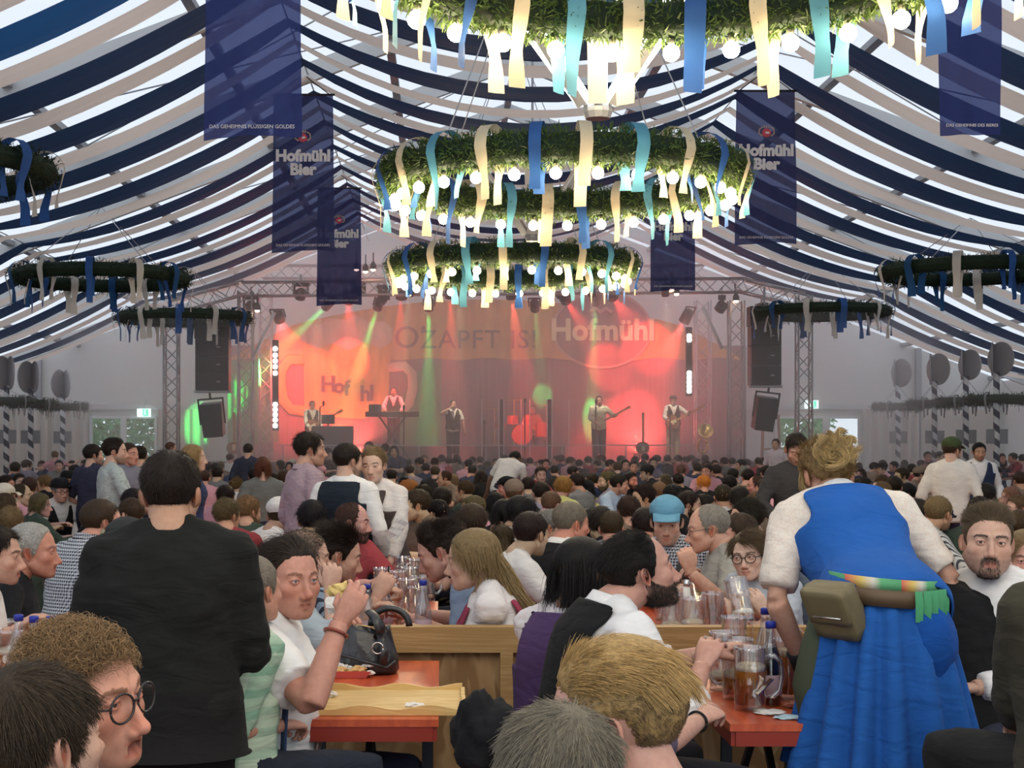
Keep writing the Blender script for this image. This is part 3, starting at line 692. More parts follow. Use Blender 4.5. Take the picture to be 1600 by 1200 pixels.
for idx, y in enumerate(rows[::-1]):
    for kind in (0, 1):
        rs = np.random.default_rng(idx*2+kind); pr, kk = swag_profile(jit=rs.uniform(-.07, .07)); wid = (1.0 if kind == 0 else .60)*rs.uniform(.9, 1.08); y0 = y if kind == 0 else y+.86; nv = 9
        mb = MB(); G = []
        for (x, z), q in zip(pr, kk):
            w = wid*(.50+.50*q**.7); row = []
            for v in np.linspace(-.5, .5, nv): row.append((XC+x, y0+v*w, z-(.05 if kind else 0)+.05*(v*v*4)*q+.018*math.sin(v*31+x*.4+idx)))
            G.append(row)
        mb.grid(G)
        nm = 'navy' if kind == 0 else 'beige'
        o = mb.build('fabric_drape', (m_blue if idx > 9 else m_navy) if kind == 0 else m_beige, smooth=True)
        setp(o, '%s cloth strip sagging across under the tent roof, %s' % (nm, ORD[idx]), 'drape', '%s roof drapes' % nm)
for s, nm in ((-1, 'left'), (1, 'right')):
    mb = MB(); mb.tube([(XC+s*A_H, -1, A_Z+.03), (XC+s*A_H, YB, A_Z+.03)], .012, 5); setp(mb.build('support_wire', m_alu), 'thin wire under the roof carrying the %s edge of the centre drapes' % nm, 'wire')
    mb = MB(); mb.tube([(XC+s*B_H, -1, B_Z+.03), (XC+s*B_H, YB, B_Z+.03)], .012, 5); setp(mb.build('support_wire', m_alu), 'thin wire carrying the outer drapes along the %s side' % nm, 'wire')
# ---------------- banners ----------------
def banmat(name, c):
    m = translucent(name, c, .6); t = NT(m); out = t.t.nodes['Material Output']; src = out.inputs[0].links[0].from_socket; tr = t.n('BsdfTransparent', Color=(.55, .6, .95, 1)); mx = t.n('MixShader', Fac=.10); t.t.links.new(src, mx.inputs[1]); t.t.links.new(tr.outputs[0], mx.inputs[2]); t.t.links.new(mx.outputs[0], out.inputs[0]); return m
m_ban = banmat('banner_cloth', (0.035, 0.052, 0.19)); m_ban2 = banmat('banner_cloth_dark', (0.034, 0.042, 0.12))
m_let = mat('banner_lettering', (0.60, 0.56, 0.56), .8, spec=.1); m_red = mat('crest_red', (.45, .06, .08), .8); m_gold = mat('crest_gold', (.40, .28, .22), .7); m_rod = mat('black_rod', (.02, .02, .025), .5)
def crest(parent, z, s, y):
    e = MB(); e.lathe([(.001, 0), (.07*s, .005), (.07*s, .015), (.001, .02)], 14); o = e.build('crest', m_red, parent); o.rotation_euler = (R(90), 0, 0); o.location = (0, y, z)
    w = MB(); w.box((0.01*s, 0, .022), (.06*s, .03*s, .006)); w.build('crest_shield', m_let, o)
    for sg in (-1, 1):
        q = MB(); q.tube([(sg*.07*s, -.05*s, .01), (sg*.12*s, -.01*s, .012), (sg*.11*s, .06*s, .012), (sg*.06*s, .09*s, .01)], .012*s, 5); q.build('crest_scroll', m_gold, o)
    q = MB()
    for k in (-1, 0, 1): q.tube([(k*.03*s, .08*s, .01), (k*.045*s, .125*s, .01)], [.016*s, .004], 5)
    q.build('crest_crown', m_gold, o)
def banner(px, top, bot, Y, w, label, front=True, m=m_ban, tilt=0, foot=None):
    pt = P(px, top, Y); pb = P(px, bot, Y); h = pt.z-pb.z; e = empty('banner', pb, R(tilt), label, 'banner')
    mb = MB(); nu, nv = 25, 20; f = lambda x, z: .035*math.sin(x*9+px)*(1-z/h*.8)+.02*math.sin(x*23)*(1-z/h)+.03*math.sin(z*3+x*4)
    xs = np.linspace(-w/2, w/2, nu); mb.grid([[(x*(1+.06*(1-z/h)), f(x, z), z+.05*(x/w)**2*0+.03*math.sin(x*4+1)*(1-z/h)) for z in np.linspace(0, h, nv)] for x in xs])
    mb.build('cloth', m, e, smooth=True)
    mb = MB(); mb.tube([(-w/2-.03, 0, h), (w/2+.03, 0, h)], .018, 6); mb.build('rod', m_rod, e)
    mb = MB()
    for s in (-1, 1): mb.tube([(s*w/2*.9, 0, h), (s*.05, 0, h+.28)], .008, 4)
    q = mb.build('hanging_cord', m_rod, e); q['kind'] = 'stuff'
    if front:
        text('lettering', 'Hofm\u00fchl', .245, (0, -.07, h*.605), m_let, e, off=.012)
        text('lettering', 'Bier', .245, (0, -.07, h*.605-.215), m_let, e, off=.012)
        crest(e, h*.72, 1.0, -.075)
    text('motto', foot or 'DAS GEHEIMNIS FL\u00dcSSIGEN GOLDES', .052 if not foot else .042, (0, -.075, .10), m_let, e)
    return e
BF = -30/157
banner(395, -194, 216, 15.3, .93, 'big blue banner at the top left, its lower motto showing, no brand name in view', False)
banner(474, 148, 394, 24.2, .93, 'left dark blue banner with white two-line lettering and red crest', True, m_ban2)
banner(530, 294, 477, 33.6, .93, 'left dark blue banner closest to the stage, half covered by another', True, m_ban2)
banner(1196, 142, 382, 24.2, .93, 'right dark blue banner with white two-line lettering and red crest', True, m_ban2)
banner(1051, 290, 455, 33.6, .93, 'right dark blue banner closest to the stage, behind the wreath lamp', True, m_ban2)
banner(1515, -200, 214, 15.3, .60, 'narrow blue banner at the top right, lower motto showing', False, m_ban, foot='DAS GEHEIMNIS DES BIERES')
# ---------------- wreath lamps ----------------
m_pine = mat('lit_pine_needles', (.06, .105, .020), .7); m_pined = mat('dark_pine_needles', (.012, .026, .012), .8)  # needles of the bulb wreaths coloured brighter to carry the bulb glow
m_bulb = mat('lit_bulb', (1, .9, .7), .3, emit=(1.0, .80, .50), strength=50.0); m_sock = mat('bulb_socket', (.05, .05, .04), .5)
def ribmat(n, c): return translucent(n, c, .3)
m_ribc = ribmat('cream_ribbon', (.78, .66, .46)); m_ribb = ribmat('blue_ribbon', (.04, .12, .36)); m_ribt = ribmat('pale_blue_ribbon', (.12, .35, .48)); m_ribw = ribmat('white_ribbon', (.74, .68, .60))
def garland_mesh(D, r, n, seed, size=.062):
    rng = np.random.default_rng(seed); a = rng.random(n)*2*math.pi; b = rng.random(n)*2*math.pi; rr = r*(.62+.40*rng.random(n))*(1+.14*np.sin(a*17)+.1*np.sin(a*41))
    ra = np.stack([np.cos(a), np.sin(a), 0*a], 1); nn = ra*np.cos(b)[:, None]+np.array((0, 0, 1))*np.sin(b)[:, None]; c = ra*D/2+nn*rr[:, None]
    d = nn+rng.normal(size=(n, 3))*.7; d /= np.linalg.norm(d, axis=1, keepdims=True); s = np.cross(d, rng.normal(size=(n, 3))); s /= np.linalg.norm(s, axis=1, keepdims=True)
    L = size*(.6+.8*rng.random(n))[:, None]; V = np.stack([c-s*L*.12, c+s*L*.12, c+d*L+s*L*.03, c+d*L-s*L*.03], 1).reshape(-1, 3)
    me = bpy.data.meshes.new('pine'); me.from_pydata(V.tolist(), [], np.arange(n*4).reshape(-1, 4).tolist()); return me
def torus(D, r, nu=60, nv=9):
    mb = MB(); G = [[((D/2+r*math.cos(b))*math.cos(a), (D/2+r*math.cos(b))*math.sin(a), r*math.sin(b)) for b in np.linspace(0, 2*math.pi, nv)] for a in np.linspace(0, 2*math.pi, nu, endpoint=False)]
    return mb.grid(G, True)
def ribbon(mb, R0, r, ang, L1, L2, w=.13, seed=0):
    rng = random.Random(seed); ca, sa = math.cos(ang), math.sin(ang); rad = np.array((ca, sa, 0)); tan = np.array((-sa, ca, 0)); path = []
    n = 9
    for k in range(n): path.append((r*1.36, -L1+(L1)*k/n))
    for k in range(9): b = k/8*math.pi; path.append((r*1.36*math.cos(b), r*1.36*math.sin(b)))
    for k in range(1, n+1): path.append((-r*1.36, -L2*k/n))
    G = []; tw = rng.uniform(-1.0, 1.0); sw = rng.uniform(-.05, .05); pinch = rng.random()
    for i, (a, z) in enumerate(path):
        q = max(0, -z); ww = w*(1-.45*pinch*math.exp(-((q-.3)/.12)**2)); th = tw*q*1.3; dirv = tan*math.cos(th)+rad*math.sin(th)
        c = rad*(R0+a*(1-min(q, .35)*1.2))+np.array((0, 0, z))+tan*sw*q
        G.append([c-dirv*ww/2, c+rad*.012*math.sin(q*14+i), c+dirv*ww/2])
    mb.grid(G)
def wreath(loc, D, r, label, nb=0, nr=16, lit=True, pine=6000, seed=0, cat='wreath lamp', rl=(.42, .62), hang=None, group=None, pm=None):
    e = empty('wreath_lamp' if nb else 'hanging_wreath', loc, 0, label, cat, group)
    torus(D, r*.8).build('ring_core', m_pined, e, smooth=True)
    g = link('pine_garland', garland_mesh(D, r, pine, seed), e, pm or (m_pine if nb else m_pined)); g['kind'] = 'stuff'
    bm_ = None
    for k in range(nb):
        a = 2*math.pi*(k+.5)/nb; p = np.array((math.cos(a)*D/2, math.sin(a)*D/2, -r*1.02))
        if bm_ is None:
            mb = MB(); rr = .064; mb.lathe([(rr*math.sin(t), -rr*math.cos(t)) for t in np.linspace(0, math.pi, 10)], 14); bm_ = mb.mesh('bulb', m_bulb)
            mb = MB(); mb.lathe([(.022, 0), (.03, .05), (.022, .07)], 8); sm_ = mb.mesh('socket', m_sock)
        o = link('bulb', bm_, e); o.location = p-np.array((0, 0, .075)); s_ = link('socket', sm_, o); s_.location = (0, 0, .055)
    cols = [m_ribc, m_ribb, m_ribc, m_ribt] if nb else [m_ribw, m_ribb, m_ribw, m_blue]
    for k in range(nr):
        mb = MB(); rg = random.Random(seed*100+k); ribbon(mb, D/2, r, 2*math.pi*(k+.1+.12*rg.random())/nr, rg.uniform(*rl), rg.uniform(*rl), rg.uniform(.12, .16), seed*50+k); mb.build('ribbon', cols[k % 4], e, smooth=True)
    top = hang or (roof_z(loc[0])-loc[2]-.3)
    for k in range(4):
        a = math.pi/4+k*math.pi/2; mb = MB(); mb.tube([(math.cos(a)*D/2, math.sin(a)*D/2, r*.7), (0, 0, top)], .008, 5); mb.build('hanging_wire', m_alu, e)
    return e
wreath((1.50, 9.55, 4.86), 3.95, .17, 'big lit pine wreath lamp overhead, cut off by the top of the picture', 28, 24, seed=1, pine=20000)
wreath((1.5, 1.1, 4.86), 3.95, .17, 'added pine wreath lamp over the camera, unseen, warming the foreground', 28, 24, seed=11, pine=3000)  # unseen wreath lamp, added for warm light on the foreground
wreath((1.42, 18.1, 4.80), 3.95, .20, 'lit pine wreath lamp with ribbons, middle one, hung over the crowd', 28, 24, seed=2, pine=20000)
wreath((1.22, 26.5, 4.72), 3.95, .20, 'lit pine wreath lamp closest to the stage, above the backdrop writing', 28, 22, seed=3, pine=14000)
def star_lamp(loc, on, label, L=1.28, n=6):
    e = empty('tube_lamp', loc, R(12), label, 'lamp'); mb = MB(); mb.lathe([(.10, -.05), (.12, 0), (.12, .06), (.05, .08)], 12); mb.build('hub', m_alu, e)
    mb = MB(); mb.tube([(0, 0, .05), (0, 0, roof_z(loc[0])-loc[2]-.3)], .02, 6); mb.build('stem', m_alu, e)
    mt = mat('lit_tube', (1, 1, 1), .3, emit=(.90, 1, .93), strength=26) if on else mat('unlit_tube', (.6, .5, .42), .4)
    mh = mat('tube_fixture', (.75, .76, .74), .4)
    for k in range(n):
        a = 2*math.pi*k/n+.2; d = np.array((math.cos(a)*.66, math.sin(a)*.66, .85)); d /= np.linalg.norm(d); s = np.array((math.cos(a)*.13, math.sin(a)*.13, .05)); f = s+d*L
        sd = np.array((-math.sin(a), math.cos(a), 0)); out = np.cross(sd, d)
        mb = MB(); mb.bar(s, f, .15, .03, up=out); fx = mb.build('fixture', mh, e)
        mb = MB()
        for w_ in (-1, 1): mb = MB(); mb.tube([s+out*-.045+d*.03+sd*.042*w_, f+out*-.045-d*.03+sd*.042*w_], .024, 8); mb.build('fluorescent_tube', mt, fx, smooth=True)
star_lamp(P(934, 176, 12.3), True, 'bright fan of white fluorescent tubes hanging under the overhead wreath')
star_lamp((1.35, 3.7, 4.34), True, 'added fan of fluorescent tubes over the camera, unseen, brightening the foreground')  # another unseen lamp, added so the foreground gets light from above
star_lamp(P(832, 372, 23.6), False, 'unlit brown fan of tubes just below the middle wreath lamp')
wreath(P(-115, 263, 19.0), 2.9, .17, 'unlit pine wreath cut by the left edge of the picture', 0, 10, seed=4, cat='wreath', pine=3500)
wreath(P(158, 434, 28.2), 3.0, .16, 'unlit pine wreath with white and blue ribbons, upper left', 0, 12, seed=5, cat='wreath', pine=3500)
wreath(P(288, 497, 36.6), 3.0, .15, 'unlit pine wreath in front of the left loudspeaker tower', 0, 12, seed=6, cat='wreath', pine=3000)
wreath(P(1516, 424, 28.2), 3.0, .16, 'unlit pine wreath with white and blue ribbons, upper right', 0, 12, seed=7, cat='wreath', pine=3500)
wreath(P(1284, 488, 36.6), 3.0, .15, 'unlit pine wreath in front of the right loudspeaker tower', 0, 12, seed=8, cat='wreath', pine=3000)
# ---------------- striped poles with discs, wreaths and plates ----------------
m_pole = mat('striped_pole', rough=.6); t = NT(m_pole); sp = t.n('SeparateXYZ', Vector=t.obj())
ang = t.math('MULTIPLY', t.n('Math', {'operation': 'ARCTAN2'}, i0=sp.outputs[1], i1=sp.outputs[0]).outputs[0], .159); k = t.math('FRACT', t.math('ADD', t.math('MULTIPLY', sp.outputs[2], 3.0), ang))
t.l(t.mix(t.math('GREATER_THAN', k, .5), (.62, .62, .62), (.03, .035, .06)), 'Base Color')
m_disc = mat('disc_grey', (.30, .29, .30), .6); m_plate = mat('plate_grey', (.22, .22, .23), .6); m_dp = mat('disc_print', (.17, .16, .18), .6)
def maypole(px, dtop, dbot, X, label):
    Y = (px-VX) and X*FPX/(px-VX); zt = EYE+(VY-dtop)*Y/FPX; zb = EYE+(VY-dbot)*Y/FPX; h = zt-zb
    e = empty('striped_pole', (X, Y, 0), 0, label, 'pole', 'striped poles along the side')
    mb = MB(); mb.tube([(0, 0, 0), (0, 0, zb+.1)], .075, 10); mb.build('pole', m_pole, e, smooth=True)
    for s in (-1, 1):
        q = MB(); q.lathe([(.001, -.02), (h/2*.95, -.02), (h/2, 0), (h/2*.95, .02), (.001, .02)], 28); o = q.build('disc', m_disc, e); o.location = (s*.10, 0, (zt+zb)/2); o.rotation_euler = (0, R(90), R(24*s+4))
        q = MB(); q.lathe([(.001, 0), (h/2*.7, 0), (h/2*.7, .006), (.001, .006)], 20, (0, 0, s*.02-.003)); q.build('disc_print', m_dp, o)
    z = 2.68; D = 1.25
    w = torus(D, .10, 40).build('wreath', m_pined, e, smooth=True); w.location = (0, 0, z); g = link('pine_garland', garland_mesh(D, .13, 900, int(px)), w, m_pined); g['kind'] = 'stuff'
    for k in range(4):
        a = k*math.pi/2+.4; q = MB(); q.tube([(math.cos(a)*D/2, math.sin(a)*D/2, z), (.06*math.cos(a), .06*math.sin(a), zb)], .006, 4); q.build('wreath_cord', m_alu, e)
        q = MB(); ribbon(q, D/2, .12, a+.5, .35, .3, .05, k); rb = q.build('ribbon', m_plate, e); rb.location = (0, 0, z)
    for s in (-1, 1):
        q = MB(); q.box((s*.14, -.03, EYE+.12), (.22, .03, .34)); q.build('plate', m_plate, e)
for i, (px, a, b) in enumerate(((98, 577, 622), (48, 564, 614), (10, 556, 609))): maypole(px, a, b, -10.7, ['striped pole closest to the left door, with grey discs', 'striped pole between two others on the left side', 'striped pole at the left edge of the picture'][i])
for i, (px, a, b) in enumerate(((1403, 560, 605), (1460, 552, 602), (1509, 546, 594), (1557, 534, 588))): maypole(px, a, b, 12.9, ['striped pole closest to the right door, with grey discs', 'second striped pole right of the right door', 'third striped pole right of the right door, discs edge-on', 'striped pole farthest right with the biggest disc'][i])
# ---------------- stage ----------------
YS = 40.0   # stage front
SX0, SX1 = P(352, 0, YS+4.4).x, P(1165, 0, YS+4.4).x; SZ = EYE+(VY-722)*(YS+1)/FPX+.02
m_black = mat('stage_black', (.03, .028, .03), .7); m_deck = mat('stage_deck', (.11, .08, .08), .45); m_dark = mat('black_plastic', (.022, .022, .025), .5)
st = empty('stage', (0, YS, 0), 0, 'low stage with grey-black skirt that the band stands on', 'stage')
mb = MB(); mb.box(((SX0+SX1)/2, 2.4, SZ-.06), (SX1-SX0, 4.8, .12)); mb.build('deck', m_deck, st)
mb = MB(); mb.box(((SX0+SX1)/2, .02, SZ/2-.06), (SX1-SX0, .04, SZ-.12)); mb.build('skirt', m_black, st)
mb = MB(); mb.box(((P(560, 0, 43).x+P(890, 0, 43).x)/2, 3.6, SZ+.2), (5.6, 1.9, .4)); mb.build('riser', m_deck, st)
# printed backdrop
YD = YS+4.5; bx = lambda px: P(px, 0, YD).x; bz = lambda py: P(0, py, YD).z
bd = empty('backdrop', (0, YD, 0), 0, 'printed stage backdrop with orange awning, beer mug and round brand sign', 'backdrop')
def flat(name, pts, y, m, parent=bd, th=.006, holes=None):
    bm = bmesh.new(); vs = [bm.verts.new((bx(a)-0, y, bz(b))) for a, b in pts]; f = bm.faces.new(vs); bm.normal_update()
    if f.normal.y > 0: bmesh.ops.reverse_faces(bm, faces=[f])
    bmesh.ops.triangulate(bm, faces=[f]); me = bpy.data.meshes.new(name); bm.to_mesh(me); bm.free(); return link(name, me, parent, m)
def printmat(name, c, var=.25, sc=(2, 2, .5)):
    m = mat(name, c, .8, spec=.1); t = NT(m); n = t.noise(t.mapping(t.obj(), sc), 2.0, 4.0)
    t.l(t.mix(1.0, (*c, 1), t.ramp(n.outputs[0], [(.3, (1-var,)*3), (.7, (1+var,)*3)]), 'MULTIPLY'), 'Base Color'); return m
m_aw = printmat('print_amber', (.50, .29, .10)); m_wood = printmat('print_mauve', (.20, .125, .14), .3, (6, 6, .3)); m_gr = printmat('print_green', (.07, .22, .13)); m_beer = printmat('print_beer', (.62, .34, .08))
m_foam = printmat('print_foam', (.56, .42, .32)); m_bll = mat('print_brown', (.07, .04, .03), .8); m_oval = printmat('print_oval', (.20, .13, .13)); m_ring = mat('print_ring', (.46, .30, .26), .8); m_wht = mat('print_cream', (.66, .60, .38), .8)
arch = lambda px: 468+70*((px-760)/400)**2+(22*max(0, abs(px-760)/400-.75)*4)
xs = np.linspace(356, 1166, 40)
flat('printed_wall', [(356, 722), (1166, 722)]+[(x, 540) for x in xs[::-1]], 0, m_wood)
flat('awning', [(x, arch(x)) for x in xs]+[(x, 563-4*math.sin((x-356)/810*math.pi*9)**2) for x in xs[::-1]], -.02, m_aw)
flat('printed_hedge', [(356, 563), (432, 566), (436, 690), (356, 700)], -.01, m_gr)
flat('printed_hedge', [(612, 640), (668, 560), (690, 565), (690, 700), (612, 700)], -.012, m_gr)
flat('mug_body', [(474, 528), (612, 528), (606, 640), (566, 655), (476, 648)], -.04, m_beer)
flat('mug_foam', [(470, 532), (468, 515), (480, 505), (500, 508), (512, 497), (540, 500), (556, 492), (575, 503), (600, 502), (614, 515), (612, 534), (596, 545), (570, 534), (545, 548), (520, 536), (496, 545)], -.05, m_foam)
def loop(name, pts, r, m, y):
    mb = MB(); mb.tube([(bx(a), y, bz(b)) for a, b in pts], r, 8, flat=.25, up=(0, 1, 0)); return mb.build(name, m, bd, smooth=True)
loop('mug_handle', [(476, 562), (452, 562), (440, 578), (438, 600), (442, 625), (455, 640), (476, 642)], .16, m_beer, -.05)
loop('mug_handle', [(606, 574), (632, 572), (644, 584), (645, 606), (640, 630), (628, 644), (604, 646)], .14, m_foam, -.05)
m_navt = mat('print_dark', (.05, .04, .06), .8)
for i, (ch, px, py) in enumerate((('H', 513, 601), ('o', 530, 604), ('f', 542, 607), ('m', 554, 614), ('\u00fc', 562, 618), ('h', 571, 616), ('l', 581, 615))):
    if ch in 'm\u00fc': continue
    text('mug_lettering', ch, .62 if ch in 'Hhlf' else .58, (bx(px), -.09, bz(py)), m_navt, bd, off=.02)
text('motto_lettering', 'O\u2019', .92, (bx(641), -.05, bz(529)), m_bll, bd, off=.004); text('motto_lettering', 'ZAPFT IS!', .76, (bx(748), -.05, bz(532)), m_bll, bd, off=.002, spacing=1.08)
n = 48; oc = lambda rx, ry: [(940+rx*math.cos(2*math.pi*k/n), 515+ry*math.sin(2*math.pi*k/n)) for k in range(n)]
flat('sign_ring', oc(78, 61), -.06, m_ring); flat('sign_field', oc(74, 57), -.075, m_oval)
text('sign_lettering', 'Hofm\u00fchl', .86, (bx(941), -.10, bz(517)), m_wht, bd, off=.028, spacing=1.0)
loop('sign_scroll', [(922, 488), (930, 482), (938, 488), (946, 482), (956, 488)], .05, m_ring, -.10)
# trusses
m_tr = mat('truss_metal', (.40, .38, .39), .4, .6)
def lattice(mb, a, b, w, seg, r=.025):
    a = np.array(a, float); b = np.array(b, float); d = b-a; L = np.linalg.norm(d); d /= L; u = np.cross(d, (0, 1, 0)); u = u/np.linalg.norm(u) if np.linalg.norm(u) > .1 else np.array((1., 0, 0)); v = np.cross(d, u); cs = [(u*i+v*j)*w/2 for i, j in ((-1, -1), (1, -1), (1, 1), (-1, 1))]
    for c in cs: mb.tube([a+c, b+c], r, 6)
    n = max(1, int(L/seg))
    for i in range(n):
        for k in range(4):
            p, q = cs[k], cs[(k+1) % 4]; s0, s1 = a+d*L*i/n, a+d*L*(i+1)/n
            if (i+k) % 2: p, q = q, p
            mb.tube([s0+p, s1+q], r*.55, 4, cap=False)
def truss(name, a, b, w, label, seg=.4, cat='truss', group=None):
    mb = MB(); lattice(mb, a, b, w, seg); o = mb.build(name, m_tr, smooth=True); setp(o, label, cat, group); return o
def tower(px, top, Y, w, label, base=0.0): p = P(px, top, Y); return truss('truss_tower', (p.x, Y, base), (p.x, Y, p.z), w, label, w)
tower(268, 478, 38.6, .34, 'lattice tower behind the left hanging loudspeaker'); tower(1256, 462, 38.6, .34, 'lattice tower beside the right hanging loudspeaker')
tower(384, 455, 40.2, .36, 'outer lattice tower at the left end of the stage'); tower(415, 452, 43.6, .34, 'inner lattice tower left of the backdrop')
tower(1098, 470, 43.6, .40, 'inner lattice tower right of the bass player'); tower(1150, 470, 40.2, .36, 'outer lattice tower at the right end of the stage')
for (a, b, Y, nm) in (((378, 452), (1165, 446), 40.2, 'front lighting truss above the stage, lamps hung from it'), ((410, 425), (1100, 425), 43.4, 'rear lighting truss above the stage')):
    truss('lighting_truss', P(*a, Y), P(*b, Y), .36, nm, .36)
for (a, b, nm) in (((380, 450), (268, 480), 'left truss arm reaching out to the hanging loudspeaker'), ((1158, 446), (1258, 470), 'right truss arm reaching out to the hanging loudspeaker')):
    truss('truss_span', P(*a, 40.0), P(*b, 39.0), .34, nm, .34)
for (a, b, nm) in (((429, 488), (395, 560), 'slanting brace bar on the left stage tower'), ((1098, 480), (1128, 545), 'slanting brace bar on the right stage tower')):
    mb = MB(); mb.tube([P(*a, 39.9), P(*b, 39.9)], .05, 8); setp(mb.build('brace_bar', m_alul, smooth=True), nm, 'bar')
# loudspeakers
m_grill = mat('speaker_grille', (.030, .029, .033), .75); t = NT(m_grill); v = t.n('TexVoronoi', Vector=t.obj(), Scale=60.0); t.bump(v.outputs[0], .4, .01)
def stack(px0, px1, py0, py1, Y, label, n=4):
    a = P(px0, py0, Y); b = P(px1, py1, Y); w = b.x-a.x; h = a.z-b.z; e = empty('line_array', ((a.x+b.x)/2, Y, b.z), 0, label, 'loudspeaker')
    for k in range(n):
        mb = MB(); mb.box((0, .25, h*(k+.5)/n), (w*(1.0 if k < n-1 else 1.06), .5, h/n*.98)); cab = mb.build('cabinet', m_dark, e)
        mb = MB(); mb.box((0, -.012, h*(k+.5)/n), (w*.9, .025, h/n*.86)); mb.build('grille', m_grill, cab)
        mb = MB(); mb.box((w*.2, -.028, h*(k+.5)/n), (.09, .012, .03)); mb.build('badge', m_alu, cab)
    mb = MB(); mb.box((0, .2, -.03), (w*1.1, .35, .05)); mb.build('base_bar', m_alu, e)
    mb = MB(); mb.tube([(0, .25, h), (0, .25, h+.5)], .03, 6); mb.build('chain', m_alu, e); return e
def box_speaker(px0, px1, py0, py1, Y, tilt, roll, label):
    a = P(px0, py0, Y); b = P(px1, py1, Y); w = b.x-a.x; h = a.z-b.z; e = empty('hanging_speaker', ((a.x+b.x)/2, Y, (a.z+b.z)/2), 0, label, 'loudspeaker'); e.rotation_euler = (R(tilt), R(roll), 0)
    mb = MB(); mb.add([(-w/2*f, y, z) for z, f in ((-h/2, .86), (h/2, 1)) for y, fx in ((0, 1), (.55, .7)) for f in (-f, f)], [(0, 1, 5, 4), (3, 2, 6, 7), (0, 2, 3, 1), (4, 5, 7, 6), (0, 4, 6, 2), (1, 3, 7, 5)]); mb.build('cabinet', m_dark, e)
    mb = MB(); mb.box((0, -.012, 0), (w*.8, .02, h*.88)); mb.build('grille', m_grill, e)
    mb = MB(); mb.bar((-w/2-.03, .2, -.1), (-w/2-.03, .2, h/2+.12), .04); mb.bar((w/2+.03, .2, -.1), (w/2+.03, .2, h/2+.12), .04); mb.bar((-w/2-.05, .2, h/2+.12), (w/2+.05, .2, h/2+.12), .04); mb.bar((0, .2, h/2+.1), (0, .2, h/2+.45), .05); mb.build('bracket', m_dark, e)
stack(305, 357, 502, 610, 38.0, 'tall black loudspeaker column hanging left of the stage'); stack(1174, 1221, 478, 602, 38.0, 'tall black loudspeaker column hanging right of the stage')
box_speaker(313, 348, 632, 684, 38.0, 8, -5, 'black loudspeaker box hung under the left column'); box_speaker(1181, 1214, 622, 674, 38.0, 8, 7, 'black loudspeaker box hung under the right column')
# LED strips
m_led = mat('led_white', (1, .9, .85), .3, emit=(1, .82, .72), strength=14)
for px, ys, nm in ((430, (545, 555, 564, 573, 583, 632, 640, 648, 656, 665), 'left'), (1077, (525, 531, 583, 590, 597, 604, 611), 'right')):
    p0 = P(px, ys[-1]+8, 40.0); p1 = P(px, ys[0]-14, 40.0); e = empty('led_strip', p0, 0, 'vertical bar of round white stage lamps on the %s' % nm, 'stage light')
    mb = MB(); mb.box((0, .08, (p1.z-p0.z)/2), (.16, .1, p1.z-p0.z)); mb.build('bar', m_dark, e)
    for y in ys:
        mb = MB(); rr = .062; mb.lathe([(.001, -.01), (rr, -.006), (rr, .006), (.001, .02)], 12); o = mb.build('lamp', m_led, e); o.rotation_euler = (R(90), 0, 0); o.location = (0, 0, P(0, y, 40).z-p0.z)
# stage spots: lamp bodies with real spot lights
def spot(px, py, Y, aim, col, power, label, size=14, lens=True, r=.12):
    p = P(px, py, Y); d = (Vector(aim)-p).normalized(); e = empty('stage_spotlight', p, 0, label, 'stage light'); q = d.to_track_quat('-Z', 'Y'); e.rotation_mode = 'QUATERNION'; e.rotation_quaternion = q
    mb = MB(); mb.lathe([(r*.55, .42), (r, .32), (r*1.05, .02), (r*.98, .02), (r*.8, .10)], 16); mb.build('housing', m_dark, e, smooth=True)
    mb = MB(); mb.lathe([(.001, .03), (r*.9, .03), (r*.9, .05), (.001, .05)], 16); mb.build('lens', mat('lens', col, .3, emit=col, strength=6.0), e)
    mb = MB(); mb.bar((-r*1.25, 0, .15), (-r*1.25, 0, .5), .03); mb.bar((r*1.25, 0, .15), (r*1.25, 0, .5), .03); mb.bar((-r*1.3, 0, .5), (r*1.3, 0, .5), .03); mb.build('yoke', m_dark, e)
    L = bpy.data.lights.new('beam', 'SPOT'); L.energy = power*(2.4 if col == GRN else .62); L.color = col; L.spot_size = R(size); L.spot_blend = .5; L.shadow_soft_size = .05
    o = bpy.data.objects.new('beam', L); COL.objects.link(o); o.parent = e; o.location = (0, 0, -.03); return e
GRN = (.08, 1.0, .18); RED = (1.0, .06, .05)
aim = lambda px, py, Y: P(px, py, Y)
spot(507, 481, 41.0, aim(440, 545, 42.5), GRN, 2200, 'green beam spotlight farthest left on the stage truss', 12)
spot(589, 483, 41.0, aim(540, 640, 43.5), GRN, 2600, 'green beam spotlight left of the backdrop writing', 11)
spot(670, 485, 41.0, aim(668, 690, 43.5), GRN, 2200, 'green spotlight pointing straight down left of the singer', 11)
spot(836, 484, 41.0, aim(846, 600, 44), GRN, 800, 'small green spotlight at the left of the round sign', 9)
spot(627, 467, 41.0, aim(615, 700, 43.5), RED, 2600, 'red spotlight above the keyboard player', 22, r=.15)
spot(704, 466, 41.0, aim(706, 700, 43), RED, 2600, 'red spotlight above the singer', 22, r=.15)
spot(800, 467, 41.0, aim(830, 690, 43), RED, 4200, 'red spotlight above the drums with a wide red beam', 22, r=.15)
spot(958, 464, 41.0, aim(1010, 540, 44.4), RED, 4200, 'red spotlight over the round sign', 24, r=.15)
spot(885, 470, 41.0, aim(950, 570, 44.4), RED, 4200, 'red spotlight left of the round sign', 20, r=.15)
spot(1068, 504, 42.5, aim(1000, 640, 43.8), RED, 4200, 'red spotlight beside the right lamp bar', 40, r=.15)
spot(545, 470, 41.0, aim(545, 560, 44.4), RED, 4200, 'red spotlight pointing at the printed mug', 20, r=.15)
